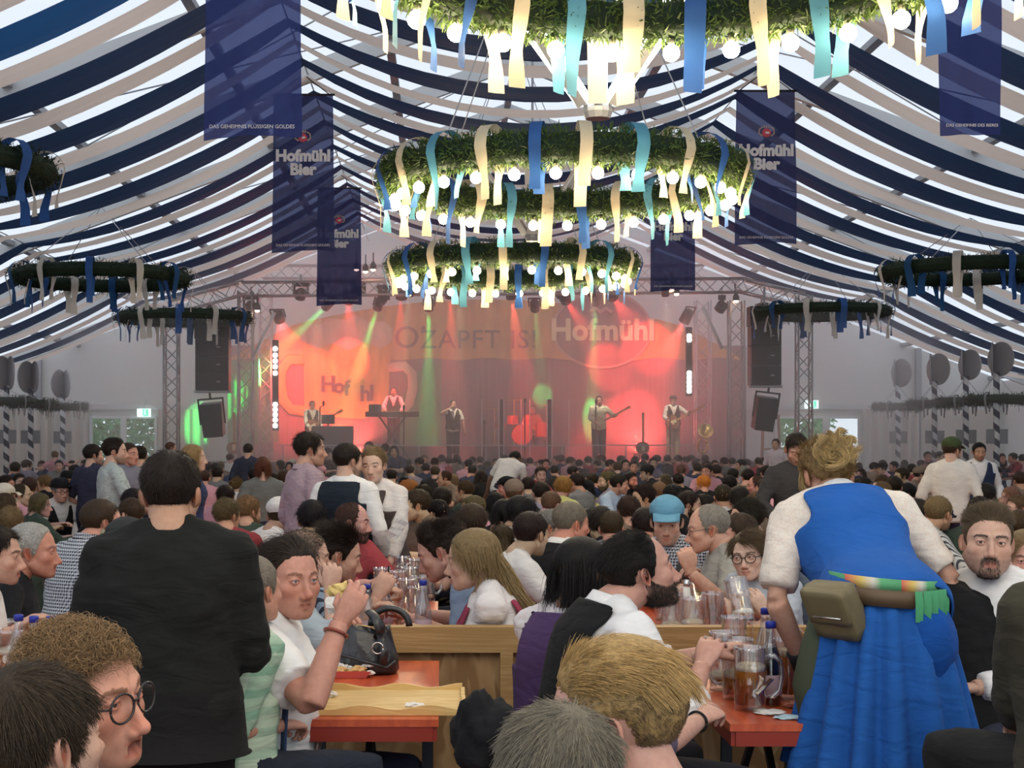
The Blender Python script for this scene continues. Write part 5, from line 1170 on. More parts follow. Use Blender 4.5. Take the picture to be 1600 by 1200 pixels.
def crumple(loc, s, m, seed, name, label, cat, flat=1.0):
    bm = bmesh.new(); bmesh.ops.create_icosphere(bm, subdivisions=3, radius=1); me = bpy.data.meshes.new(name); bm.to_mesh(me); bm.free(); v = mesh_np(me); r = 1+.35*noise3(v*2.6, seed)+.2*noise3(v*6, seed+1); v = v*r[:, None]*np.array((s, s*.8, s*.5*flat)); v[:, 2] -= v[:, 2].min(); set_np(me, v)
    o = link(name, me, None, m); o.location = loc; setp(o, label, cat); return o
m_paper = mat('napkin_paper', (.78, .74, .70), .9); m_papb = mat('pale_blue_paper', (.45, .60, .68), .9); m_bread = mat('bread', (.62, .36, .14), .8)
def ontray(px, py): # point on the tray surface
    z = TZ+.014; Y = (EYE-z)*FPX/(py-VY); return ((px-VX)*Y/FPX, Y, z)
crumple(ontray(519, 1089), .018, m_paper, 1, 'crumpled_paper', 'small crumpled paper at the left of the tray', 'paper'); crumple(ontray(648, 1107), .03, m_paper, 2, 'crumpled_napkin', 'crumpled translucent napkin at the right of the tray', 'napkin', .6)
def ont(px, py): Y = (EYE-TZ)*FPX/(py-VY); return ((px-VX)*Y/FPX, Y, TZ)
e = empty('food_tray', ont(545, 1058), 0, 'paper food tray with bread rolls and white napkin on the orange table', 'food'); mb = MB(); mb.add([(-.07, -.035, .001), (.07, -.035, .001), (.07, .035, .001), (-.07, .035, .001), (-.09, -.05, .03), (.09, -.05, .03), (.09, .05, .03), (-.09, .05, .03)], [(0, 1, 2, 3), (0, 4, 5, 1), (1, 5, 6, 2), (2, 6, 7, 3), (3, 7, 4, 0)]); mb.build('paper_dish', mat('pink_dish', (.62, .14, .12), .6), e)
for s in (-1, 1):
    o = crumple((s*.035, 0, .004), .036, m_bread, 5+s, 'bread_roll', None, None); o.parent = e
for k in range(9):
    o = crumple((-.085+.021*k, .035+.006*math.sin(k*2), .025+.008*math.sin(k)), .018, m_paper, 20+k, 'napkin_fold', None, None); o.parent = e
for k in (-1, 1):
    o = crumple((k*.085, -.02, .01), .017, m_paper, 33+k, 'napkin_fold', None, None); o.parent = e
# right table papers
for i, (px, py, m, s, nm) in enumerate(((1205, 1116, m_paper, .05, 'white napkin lying on the right table, crumpled'), (1232, 1123, m_papb, .045, 'pale blue paper sheet on the right table edge'), (1192, 1112, m_paper, .03, 'small white napkin under the hand on the right table'))):
    crumple(ont(px, py), s, m, 60+i, 'napkin', nm, 'napkin', .25)
crumple(ont(1243, 1106), .04, mat('meat', (.35, .12, .08), .6), 70, 'food_scrap', 'brown food scrap left of the skirt of the waitress in blue', 'food', .5); crumple(ont(1202, 1100), .045, mat('black_leather', (.02, .018, .018), .4), 71, 'black_pouch', 'small crumpled black pouch at the foot of the cola bottle', 'pouch', .9)
mb = MB(); a = P(1183, 1085, 5.25); mb.bar(a, (a.x+.055, a.y+.02, a.z+.05), .022, .004); setp(mb.build('knife', m_chr), 'plastic knife blade sticking up by the front mug', 'knife')
# handbag
m_lea = mat('black_leather_bag', (.018, .016, .018), .32, spec=.6); t = NT(m_lea); v = t.n('TexNoise', Vector=t.obj(), Scale=14.0, Detail=3.0); t.bump(v.outputs[0], .5, .02)
p = ont(572, 1044); e = empty('handbag', (p[0], 6.18, TZ), R(-4), 'big black leather handbag with ring buckle on the far end of the orange table', 'handbag')
prof = [(.0, .128, .075), (.02, .140, .085), (.07, .135, .08), (.12, .118, .066), (.16, .104, .052), (.185, .100, .042)]; n = 28; G = []
for z, a, b in prof:
    G.append([(a*math.copysign(abs(math.cos(q))**.7, math.cos(q))*(1+.03*math.sin(5*q)*(z > .1)), b*math.copysign(abs(math.sin(q))**.8, math.sin(q))+.012*math.sin(7*q+z*30)*(z > .03), z+.014*math.sin(q*3+1)*(z > .15)) for q in np.linspace(0, 2*math.pi, n)])
G = [[(0, 0, 0)]*n]+G+[[(x*.6, y*.4, z-.03) for x, y, z in G[-1]]]; mb = MB(); mb.grid(np.array(G)[:, ::-1]); mb.build('bag_body', m_lea, e, smooth=True)
mb = MB(); mb.tube([(-.13, -.086, .03), (-.10, -.092, .09), (0, -.088, .06), (.10, -.094, .035), (.135, -.086, .06)], .007, 6); mb.build('bag_seam', m_lea, e, smooth=True)
mb = MB(); mb.tube([(.06, -.06, .15), (.075, -.09, .19), (.05, -.07, .235), (.02, -.02, .25), (.04, .02, .22)], [.02, .024, .02, .018, .02], 8, flat=.4); mb.tube([(.07, -.075, .17), (.095, -.11, .10), (.085, -.11, .05)], .018, 8, flat=.4); mb.build('strap', m_lea, e, smooth=True)
mb = MB(); a = np.linspace(0, 2*math.pi, 18); mb.tube(np.stack([.066+.022*np.cos(a), -.115+0*a, .115+.022*np.sin(a)], 1), .003, 6); b_ = mb.build('ring_buckle', m_chr, e, smooth=True)
mb = MB(); a = np.linspace(0, math.pi, 16); mb.tube(np.stack([.10+.078*np.cos(a), .03+0*a, .185+.072*np.sin(a)], 1), .014, 8); mb.build('handle', m_lea, e, smooth=True)
# ---------------- people ----------------
SKIN = {'p': (.56, .34, .25), 'r': (.56, .28, .20), 't': (.46, .26, .17), 'd': (.20, .11, .075), 'l': (.64, .42, .32), 'o': (.53, .30, .215)}
HAIR = {'black': (.010, .008, .008), 'dark': (.022, .014, .010), 'brown': (.055, .032, .018), 'lbrown': (.13, .080, .042), 'blond': (.34, .22, .10), 'dblond': (.21, .135, .065), 'grey': (.22, .20, .18), 'white': (.50, .48, .45), 'ginger': (.36, .14, .04), 'auburn': (.12, .04, .02), 'orange': (.62, .25, .05)}
MST = dict(stubble=.0)
def loc_frame(px, py, Y, heading, B, scale, z_off=None):
    """root position on the ground and hip height so that the head of body B lands on the pixel"""
    Pw = P(px, py, Y); a = R(heading); hx = B.hc*scale
    rx = Pw.x-(hx[0]*math.cos(a)-hx[1]*math.sin(a)); ry = Pw.y-(hx[0]*math.sin(a)+hx[1]*math.cos(a)); return rx, ry, Pw.z-hx[2]
class Fig:
    def __init__(s, px, py, Y, heading, label, head=(0, 0, 0), scale=1.0, group=None, **bk):
        """px,py = head centre in the photograph; heading 0 looks away from the camera, 90 to the picture's left, 180 to the camera"""
        s.B = Body(head=head, **bk); s.sc = scale; s.a = R(heading); rx, ry, hz = loc_frame(px, py, Y, heading, s.B, scale); s.hip = hz/scale
        s.root = empty('person', (rx, ry, 0), s.a, label, 'person', group); s.root.scale = (scale,)*3; s.rx, s.ry = rx, ry; s.hz = hz
        s.c = {}
    def L(s, px, py, Y):
        """photograph pixel at distance Y -> figure frame (origin at the hip)"""
        w = P(px, py, Y); dx, dy = w.x-s.rx, w.y-s.ry; ca, sa = math.cos(-s.a), math.sin(-s.a)
        return np.array((dx*ca-dy*sa, dx*sa+dy*ca, w.z-s.hz))/s.sc
    def V(s, wx, wy, wz): # world direction -> figure frame
        ca, sa = math.cos(-s.a), math.sin(-s.a); return np.array((wx*ca-wy*sa, wx*sa+wy*ca, wz))
    def up(s, me): v = mesh_np(me); v[:, 2] += s.hip; set_np(me, v); return me
    def headmesh(s, h, skin, hk, res=(96, 72), look=(0, 0), iris=(.09, .06, .04), extra=None, neck=True, name='body', arms=(), arm_start=0.0, vox=.006, hands=True, extra_skin=None):
        V, F, C = head_mesh(h, *res, **hk); V = s.B.headpt(V); me = colored_mesh('headpart', V, F, C, M['skin']); parts = [me]
        mb = MB(); s.B.neck(mb)
        if arms and arm_start < 1.65: s.B.torso(mb, -.012, z0=.24, z1=.50, n=18); s.B.yoke(mb, -.010); arm_start = 0
        for sd in arms: s.B.sleeve(mb, sd, -.006, 1.0, start=0); s.B.arm_skin(mb, sd, start=max(arm_start, .9), hand=False)
        if extra_skin: extra_skin(mb)
        m2 = mb.mesh('skinpart', M['skin'])
        if vox: m2 = remesh(m2, max(vox, .0095), 2)
        if hands and arms:
            mb = MB(); [s.B.hand(mb, sd) for sd in arms]; m4 = remesh(mb.mesh('handpart', M['skin']), min(max(vox, .0036), .006), 1); m2 = join_meshes('skinpart', [m2, m4])
            if not m2.materials: m2.materials.append(M['skin'])
        at = m2.color_attributes.new('tint', 'FLOAT_COLOR', 'POINT'); n = len(m2.vertices); col = np.ones((n, 4), np.float32); vv = mesh_np(m2); nz = noise3(vv*30, 4)
        col[:, 1] -= .05*np.maximum(nz, 0); col[:, 2] -= .07*np.maximum(nz, 0); at.data.foreach_set('color', col.ravel()); parts.append(m2)
        V, F, C = eye_geo(h, iris, look); me3 = colored_mesh('eyepart', s.B.headpt(V), F, C/np.maximum(np.array(skin), .05), M['skin']); parts.append(me3)
        out = join_meshes(name, parts)
        if not out.materials: out.materials.append(M['skin'])
        out.polygons.foreach_set('use_smooth', [True]*len(out.polygons)); s.up(out)
        s.body = link(name, out, s.root, None, skin); return s.body
    def headchild(s, name, data, col, m=None, parent=None):
        """child that lives in head space"""
        o = link(name, data, s.root, m, col); M4 = Matrix.Identity(4); HM = s.B.HM*s.B.hs
        for i in range(3):
            for j in range(3): M4[i][j] = HM[i][j]
            M4[i][3] = s.B.hc[i]+(s.hip if i == 2 else 0)
        o.matrix_local = M4; return o
    def hair(s, h, col, cap=True, n=4500, r0=.0006, capk=None, **k):
        col = HAIR.get(col, col); o = None
        if n: o = s.headchild('hair', hair_curves('hair', hair_strands(h, n=n, **k), r0), col)
        if cap:
            ck = dict(fr=k.get('fr', 0), side=k.get('side', 0), nape=k.get('nape', 0)); ck.update(capk or {})
            c = s.headchild('hair_layer', hair_cap(h, 56, 42, **ck), tuple(x*.8 for x in col)); s.hairo = o or c
        return s
    def cloth(s, name, fn, col, m='cloth', vox=.010, smooth=3, wr=.006, label=None, filt=None, seed=0):
        mb = MB(); fn(mb); me = mb.mesh(name, M[m] if isinstance(m, str) else m); mt = me.materials[0]
        me = remesh(me, vox, smooth, name)
        if not me.materials: me.materials.append(mt)
        v = mesh_np(me)
        if wr:
            nn = np.empty(len(v)*3); me.vertices.foreach_get('normal', nn); nn = nn.reshape(-1, 3)
            v = v+nn*(wr*noise3(v*np.array((9, 9, 17)), seed+1)+wr*.6*noise3(v*np.array((26, 26, 40)), seed+2))[:, None]; set_np(me, v)
        if filt is not None: cut(me, filt)
        s.up(me); s.c[name] = link(name, me, s.root, None, col, label); return s.c[name]
    def shirt(s, col, m='cloth', sleeve=1.0, infl=.012, z1=.505, name='shirt', vox=.0125, flare=.0, collar=None, fat=1.1, **k):
        B = s.B
        def fn(mb):
            B.torso(mb, infl, z1=z1); B.yoke(mb, infl-.002)
            for sd in B.arms: B.sleeve(mb, sd, infl, sleeve, fat, flare)
        o = s.cloth(name, fn, col, m, vox, **k)
        if collar is not None:
            mb = MB(); a = B.pt((0, -.012, .50)); d = B.neck0-a; c0 = a+d*.2; r = .062 if not B.fem else .054; ring = []
            f = B.frame(.52)
            for k_ in range(25):
                t = 2*math.pi*k_/24; e = np.array((math.cos(t)*r*1.1, math.sin(t)*r*1.1, 0)); hgt = .048+.0*math.sin(t); gap = max(0, math.sin(t))**4*.02
                ring.append([c0+f@(e*1.10+np.array((0, 0, -.026-gap))), c0+f@(e*1.02+np.array((0, 0, hgt-.012-gap*1.5))), c0+f@(e*1.09+np.array((0, 0, hgt-.014-gap*1.5))), c0+f@(e*1.26+np.array((0, 0, .002-gap*1.5)))])
            mb.grid(ring); me = mb.mesh('collar', M[m] if isinstance(m, str) else m); s.up(me); link('collar', me, s.root, None, collar)
        return o
    def vest(s, col, m='cloth', z0=-.04, z1=.492, infl=.030, cutf=None, name='vest', vox=.010, wr=.003, back=None):
        """garment modelled straight, openings cut, then bent with the spine"""
        B = s.B; Bs = Body(fem=B.fem, girth=B.g, shoulder=B.sh); mb = MB(); Bs.torso(mb, infl, z0=z0, z1=z1+.03); Bs.yoke(mb, infl-.004); mt = M[m] if isinstance(m, str) else m
        me = remesh(mb.mesh(name, mt), vox, 3, name)
        if not me.materials: me.materials.append(mt)
        f = cutf or (lambda x, y, z: ((abs(x) > .152) & (z > .36)) | ((y > .01) & (abs(x) < np.clip((z-.20)*.34, 0, .1)) & (z > .2)) | (z > z1+.012) | (z < z0+.012))
        cut(me, lambda p: f(p[:, 0], p[:, 1], p[:, 2])); v = mesh_np(me)
        if wr: v = v*(1+wr*3*noise3(v*np.array((10, 10, 22)), 3))[:, None]
        v = B.ptv(v); set_np(me, v); s.up(me)
        o = link(name, me, s.root, None, col); so = o.modifiers.new('thick', 'SOLIDIFY'); so.thickness = .006; s.c[name] = o; return o
    def trousers(s, col, m='cloth', frac=2.0, vox=.028, name='trousers'): return s.cloth(name, lambda mb: s.B.trousers(mb, .012, frac), col, m, vox)
    def shoes(s, col=(.03, .03, .03)): me = s.B.shoes().mesh('shoes', M['matte']); s.up(me); return link('shoes', me, s.root, None, col)
    def seated(s, spread=.10, fwd=.43):
        hz = s.hip
        for sd in (-1, 1): s.B.leg(sd, (sd*(.10+spread), fwd, .0), (sd*(.10+spread), fwd-.02, -hz+.085))
        return s
    def standing(s, w=.10, bend=.03):
        hz = s.hip
        for sd in (-1, 1): s.B.leg(sd, (sd*w, bend, -hz*.5), (sd*w, -.02, -hz+.085))
        return s
    def glasses(s, h, col=(.03, .025, .025), r=.0235, m='gloss', rim=.0024, sq=1.0):
        mb = MB(); z0 = -.004; y0 = .098+.004*h['nose']
        for sd in (-1, 1):
            a = np.linspace(0, 2*math.pi, 22); mb.tube(np.stack([sd*.033+r*np.cos(a), y0-.010*np.abs(np.cos(a)*sd*.5+.5)*.6+0*a, z0+r*.86*np.sin(a)*sq], 1), rim, 6)
            mb.tube([(sd*(.033+r), y0-.008, z0+.006), (sd*.070, y0-.022, z0+.006), (sd*.082, .0, .004), (sd*.083, -.014, -.008)], rim, 6)
        mb.tube([(-.033+r, y0, z0+.004), (0, y0+.004, z0+.008), (.033-r, y0, z0+.004)], rim, 6)
        return s.headchild('glasses', mb.mesh('glasses', M[m]), col)
    def hat(s, h, kind, col, name=None, badge=None):
        D = head_dirs(36, 28).reshape(-1, 3); V = head_project(D, h, it=20); N = head_normal(V, h); nu, nv = 36, 28
        line = {'cap': .055, 'beanie': .035, 'felt': .06, 'headband': .05}[kind]; zc = V[:, 2]-(line-.02*(V[:, 1] < 0)); off = np.where(zc > 0, .012+.012*np.clip(zc/.03, 0, 1), .008)
        if kind == 'felt': off = off+.022*np.clip(zc/.05, 0, 1)-.02*np.exp(-(V[:, 0]/.02)**2)*np.clip((V[:, 2]-.09)/.02, 0, 1)
        V2 = V+N*off[:, None]; F = []; ok = (zc > -.004).reshape(nu, nv)
        for i in range(nu):
            for j in range(nv-1):
                i2 = (i+1) % nu
                if ok[i, j] and ok[i2, j] or ok[i, j+1] and ok[i2, j+1]: F.append((i*nv+j, i2*nv+j, i2*nv+j+1, i*nv+j+1))
        F.append([i*nv+nv-1 for i in range(nu)]); mb = MB(); mb.add(V2, F)
        if kind == 'cap':
            G = []
            for t in np.linspace(-1.15, 1.15, 13):
                b = np.array((math.sin(t)*.080, math.cos(t)*.105-.012, line+.008)); e = np.array((math.sin(t)*.076, .088+.088*math.cos(t*1.25), line-.010-.016*(t/1.15)**2)); G.append([b, (b+e)/2+np.array((0, 0, .008)), e])
            mb.grid(G); mb.grid(np.array(G)[::-1]-np.array((0, 0, .003)))
        if kind == 'felt':
            G = []
            for t in np.linspace(0, 2*math.pi, 37): G.append([(math.sin(t)*.080, math.cos(t)*.102-.008, line+.004), (math.sin(t)*.105, math.cos(t)*.128-.008, line-.006), (math.sin(t)*.125, math.cos(t)*.148-.008, line+.004)])
            mb.grid(G); mb.grid(np.array(G)[::-1]-np.array((0, 0, .003)))
        return s.headchild(name or {'cap': 'cap', 'beanie': 'beanie', 'felt': 'felt_hat', 'headband': 'headband'}[kind], mb.mesh('hat', M['cloth']), col)
def cut(me, f):
    bm = bmesh.new(); bm.from_mesh(me); c = np.array([q.calc_center_median()[:] for q in bm.faces]); k = f(c); bm.faces.ensure_lookup_table()
    bmesh.ops.delete(bm, geom=[bm.faces[i] for i in np.nonzero(k)[0]], context='FACES')
    be = [e for e in bm.edges if e.is_boundary]; nb = {}
    for e in be:
        for a, b in ((0, 1), (1, 0)): nb.setdefault(e.verts[a], []).append(e.verts[b])
    for _ in range(14):
        new = {v: sum((w.co for w in ws), Vector())/len(ws) for v, ws in nb.items()}
        for v, c in new.items(): v.co = v.co.lerp(c, .5)
    bm.to_mesh(me); bm.free()
def H(**k): h = dict(HP0); h.update(k); return h
# ======== figures close to the camera ========
WHITE = (.78, .75, .73); BLACK = (.012, .012, .014)
# man in black, back view
f = Fig(268, 771, 4.42, 4, 'large man in black seen from behind, standing left of the tray table', head=(-8, -4, 0), lean=2, girth=1.12, shoulder=1.04, neck=(0, -.018))
h = H(full=.6); f.B.arm(-1, (-.20, .26, .09), (-.28, -.4, -.85)); f.B.arm(1, (.20, .28, .12), (.22, -.4, -.85)); f.standing()
f.headmesh(h, SKIN['t'], dict(stubble=.3, brows=(.02, .015, .01)), (80, 60), arms=(-1, 1), arm_start=1.6); f.hair(h, 'dark', n=7000, style='short', length=.035, side_len=.020, lift=.3, nape=-.024)
f.shirt((.014, .014, .013), sleeve=1.75, infl=.016, z1=.52, wr=.008); f.trousers((.012, .011, .010))
mb = MB(); B = f.B; G = [[B.pt((math.cos(t)*(.195*w), math.sin(t)*(.155*w), z)) for t in np.linspace(0, 2*math.pi, 33)] for z, w in ((.07, 1.02), (.02, 1.08), (-.02, 1.10), (-.3, 1.15), (-.55, 1.2))]
mb.grid(np.array(G)[:, ::-1]); me = mb.mesh('apron', M['cloth'], True); f.up(me); link('apron', me, f.root, None, (.012, .011, .011))
# curly man with glasses, talking
f = Fig(131, 1088, 2.62, -110, 'man with curly reddish hair and dark round glasses talking, lower left', head=(-4, 0, 8), lean=12, scale=1.04, shoulder=1.0); f.seated()
h = H(open=.9, nose=1.18, full=.55, jaw=1.04, brow=1.1, chin=1.05, lids=.75)
f.headmesh(h, (.60, .29, .20), dict(stubble=.12, brows=(.22, .13, .08), flush=1.5), (120, 90), look=(.1, .1)); f.hair(h, (.24, .15, .075), n=9000, style='curly', length=.06, side_len=.022, curl=1.0, lift=.5, r0=.00055, grav=.1)
f.glasses(h, r=.0275, rim=.0022); f.shirt((.60, .60, .62), sleeve=1, collar=(.72, .72, .74))
# dark-haired man at the bottom left corner
f = Fig(58, 1158, 2.36, -18, 'man with thick dark brown hair seen from behind in the bottom left corner', head=(-22, 6, 0), lean=8, scale=1.0); f.seated(); h = H(full=.3)
f.headmesh(h, SKIN['p'], dict(stubble=.2), (80, 60)); f.hair(h, (.045, .030, .018), n=9000, style='short', length=.06, side_len=.03, lift=.25, grav=.4, curl=.12); f.shirt((.05, .05, .06), sleeve=1)
# grey-haired man in profile, left
f = Fig(52, 861, 6.75, -80, 'tanned grey-haired man in black polo shirt, profile, at the left edge', head=(-4, -2, 0), lean=16, scale=1.02); f.seated(); h = H(nose=1.15, full=.25, chin=1.1, jaw=1.03)
f.B.arm(1, f.L(80, 975, 6.3)); f.B.arm(-1, f.L(110, 965, 6.8)); f.headmesh(h, (.50, .22, .15), dict(stubble=.12, brows=(.3, .28, .26), fr=.010), (96, 72), arms=(1, -1), arm_start=.8); f.hair(h, (.42, .40, .37), n=5000, style='back', length=.022, side_len=.012, lift=.15, fr=.012); f.shirt((.015, .015, .018), sleeve=.9, collar=(.014, .014, .016)); f.trousers((.03, .03, .05), frac=1.2)
# young man cut by the left edge
f = Fig(-6, 868, 6.2, -85, 'young dark-haired man in white shirt cut by the left edge', head=(0, -3, 0), lean=14); f.seated(); h = H(nose=1.1); f.B.arm(1, f.L(20, 985, 5.9)); f.B.arm(-1, f.L(40, 980, 6.4))
f.headmesh(h, SKIN['o'], dict(stubble=.35), arms=(1, -1), arm_start=1.2); f.hair(h, 'dark', n=4000, style='side', length=.05, side_len=.015, lift=.3); f.shirt(WHITE, sleeve=1.6)
# check shirt man, left
f = Fig(160, 816, 8.2, -38, 'man in black and white gingham shirt seen from behind, left', head=(-18, 4, 0), lean=22, scale=1.03, girth=1.08); f.seated(); h = H(); f.B.arm(1, f.L(180, 950, 8.4)); f.B.arm(-1, f.L(120, 950, 8.6))
f.headmesh(h, SKIN['r'], dict(), (72, 54), arms=(1, -1), arm_start=1.0); f.hair(h, 'brown', n=3500, style='short', length=.025, side_len=.014, lift=.2); f.shirt((.62, .62, .64), 'check', sleeve=1.3, collar=(.5, .5, .52)); f.trousers((.03, .03, .05), frac=1.2)
# black-cap person
f = Fig(194, 853, 7.4, 118, 'person in black cap with a gold badge, half hidden behind the man in black', head=(16, -10, 0), lean=12, scale=.98); f.seated(); h = H(); f.headmesh(h, SKIN['p'], dict(), (72, 54)); f.hair(h, 'brown', n=1500, style='short', length=.02); o = f.hat(h, 'cap', (.035, .037, .036)); f.shirt((.10, .03, .035), sleeve=1)
mb = MB(); mb.add([(r*math.sin(k*math.pi/6), 0, r*math.cos(k*math.pi/6)) for k in range(12) for r in ((.026 if k % 2 == 0 else .014),)]+[(0, .006, 0)], [(k, (k+1) % 12, 12) for k in range(12)]); me = mb.mesh('cap_badge', mat('badge_gold', (.40, .34, .20), .4, .5)); b = link('cap_badge', me, o); b.location = (.0, .108, .092); b.rotation_euler = (R(25), 0, 0)
# bald man with green shirt and braces
f = Fig(398, 922, 5.0, -48, 'grey stubble-headed man in pale green shirt with braces, left of the tray table', head=(12, 2, 0), lean=6, scale=.93, girth=.98, shoulder=.88); f.seated(); h = H(full=.5, nose=1.1)
f.B.arm(1, f.L(440, 1134, 4.98), hint=f.V(-.5, -.6, -.6), curl=.7, up=f.V(0, -.3, 1)); f.B.arm(-1, f.L(400, 1120, 5.3), hint=f.V(-.5, -.3, -.8)); f.headmesh(h, (.55, .28, .20), dict(fr=.02), arms=(1, -1), arm_start=.8, vox=.0045); f.hair(h, (.24, .20, .16), n=5000, style='short', length=.010, side_len=.008, lift=.3, fr=.012); f.shirt((.50, .60, .46), 'plaid', sleeve=1.05, flare=.02, collar=(.50, .60, .46)); f.trousers((.025, .03, .045))
mb = MB()
for sd in (-1, 1): mb.tube([f.B.pt((sd*.095, -.125*1.05-.0, z)) if z < .44 else f.B.pt((sd*.09, -.09+(z-.44)*1.4, z+.02)) for z in np.linspace(.02, .47, 14)]+[f.B.pt((sd*.10, .13, z)) for z in np.linspace(.43, .05, 10)], [.019]*24, 6, flat=.25, up=(0, 1, 0))
me = mb.mesh('braces', M['matte'], True); f.up(me); link('braces', me, f.root, None, (.035, .06, .14))
# woman in white T-shirt eating
f = Fig(452, 903, 5.25, -92, 'woman in white T-shirt with dark hair eating at the tray table', head=(-50, -3, 0), lean=6, fem=1, girth=1.2, scale=1.13); f.seated(); h = H(fem=1, full=1.2, jaw=1.1, nose=1.05, chin=.95, brow=1.2)
f.B.arm(1, f.L(531, 972, 4.95), hint=f.V(-.1, -.6, -1), curl=[.55, .5, .5, .55], up=f.V(.35, -1, .1), fwd=f.V(.55, .2, .85), thumb=.9); f.B.arm(-1, f.L(520, 1000, 5.5))
f.headmesh(h, (.55, .27, .20), dict(brows=(.25, .15, .1), flush=1.6, lip=.6), (120, 90), arms=(1, -1), arm_start=.5, vox=.0042, iris=(.25, .3, .3)); f.hair(h, (.035, .024, .018), n=7000, style='back', length=.11, side_len=.08, lift=.3, nape=-.01, grav=.8, r0=.0006)
f.shirt((.82, .80, .79), 'cloth', sleeve=.72, flare=.035, fat=1.2, wr=.008); f.trousers((.03, .035, .06))
mb = MB(); v0 = [];
m_prt = mat('faded_print', (.66, .44, .38), .9)
for k in range(9):
    a = -.9+k*.22; c = [f.B.pt((.03+.012*math.sin(a*3)+.05*math.sin(a)*t+.01*math.sin(t*9+k), .165+.012*t, .10+.03*k*.1+.10*math.cos(a)*t)) for t in np.linspace(.1, 1, 7)]; mb.tube(c, .0035, 4, flat=.4)
me = mb.mesh('shirt_print', m_prt); f.up(me); o = link('shirt_print', me, f.root); o['kind'] = 'stuff'
for k in range(14):
    pass
S, E, T = f.B.arms[1][:3]; ax = (T-E)/np.linalg.norm(T-E); u = np.cross(ax, (0, 0, 1)); u /= np.linalg.norm(u); w = np.cross(ax, u); mb = MB(); a = np.linspace(0, 2*math.pi, 22); mb.tube([T-ax*.035+.034*(u*math.cos(q)+w*math.sin(q)) for q in a], .005, 6); me = mb.mesh('bracelet', mat('bead_red', (.25, .06, .04), .3), True); f.up(me); link('bracelet', me, f.root)
# wrap in her hand
p = P(540, 936, 5.0); e = empty('flatbread_wrap', p, 0, 'yellow flatbread in a white napkin held by the woman in white', 'food'); o = crumple((.0, .02, -.01), .052, mat('flatbread', (.70, .52, .20), .8), 81, 'flatbread', None, None, 1.1); o.parent = e
o = crumple((-.005, .01, -.05), .058, m_paper, 83, 'napkin_wrap', None, None, 1.15); o.parent = e
# shaved-head man eating
f = Fig(477, 873, 6.95, -74, 'man with shaved head in grey-blue shirt holding a hand to his mouth', head=(0, -3, 0), lean=20, scale=1.10); f.seated(); h = H(nose=1.1, full=.1, jaw=1.0)
f.B.arm(1, f.L(516, 926, 6.75), hint=f.V(-.2, -.5, -1), curl=[.9, .9, .9, .9], up=f.V(.3, -1, .2), fwd=f.V(.1, .1, 1)); f.B.arm(-1, f.L(565, 960, 7.2)); f.headmesh(h, SKIN['p'], dict(shaved=(.10, .07, .05), stubble=.25), arms=(1, -1), arm_start=.9, vox=.0045); f.hair(h, (.07, .05, .035), n=5000, style='short', length=.008, side_len=.004, lift=.4, cap=False); f.shirt((.36, .41, .44), sleeve=1.5, collar=(.38, .43, .47))
# dark-haired young man leaning in
f = Fig(528, 868, 7.45, -78, 'young man with swept dark hair leaning over the box table', head=(4, -14, 0), lean=28, scale=1.12); f.seated(); h = H(nose=1.08, jaw=1.02); f.B.arm(1, f.L(588, 935, 7.2), hint=f.V(-.2, -.4, -1), curl=.7, up=f.V(0, -1, .3)); f.B.arm(-1, f.L(590, 940, 7.7), curl=.8)
f.headmesh(h, SKIN['o'], dict(stubble=.5, brows=(.03, .02, .015)), arms=(1, -1), arm_start=.9, vox=.0045); f.hair(h, 'dark', n=5500, style='back', length=.085, side_len=.012, lift=.5, grav=.1); f.shirt((.33, .42, .52), 'vstripe', sleeve=1.1, collar=(.33, .42, .52))
# young man bending opposite
f = Fig(688, 862, 7.5, 78, 'young man with dark quiff bending left over the box table', head=(0, -24, 0), lean=42, scale=1.12); f.seated(); h = H(nose=1.15, full=.1); f.B.arm(1, f.L(640, 960, 7.9)); f.B.arm(-1, f.L(640, 965, 7.2), curl=.6)
f.headmesh(h, (.50, .27, .21), dict(stubble=.15), arms=(1, -1), arm_start=.9, vox=.0045); f.hair(h, (.03, .02, .015), n=6000, style='quiff', length=.06, side_len=.010, lift=.6, grav=.0); f.shirt((.22, .28, .38), sleeve=1.2)
def tail_strands(n, path, r0, r1, wave, seed=4, rad=.0011):
    rg = np.random.default_rng(seed); path = np.array(path, float); m = 14; t = np.linspace(0, 1, m); c = np.stack([np.interp(t, np.linspace(0, 1, len(path)), path[:, k]) for k in range(3)], 1); c[1:-1] = (c[:-2]+c[1:-1]*2+c[2:])/4
    o = rg.normal(size=(n, 1, 3)); o /= np.linalg.norm(o, axis=2, keepdims=True); o *= rg.random((n, 1, 1))**.5; ph = rg.random((n, 1, 1))*6.28; k = np.floor(rg.random((n, 1, 1))*7); tt = t[None, :, None]
    p = c[None]+o*(r0+(r1-r0)*tt)+wave*tt*np.concatenate([np.sin(k*2.1+ph*.25+tt*13), np.cos(k*1.3+ph*.25+tt*11), 0*tt+0*ph], 2); L = .8+.2*rg.random((n, 1, 1)); p = np.array((0, 0, 0))+p[:, :1]+(p-p[:, :1])*L
    return hair_curves('hair_lock', p, rad)
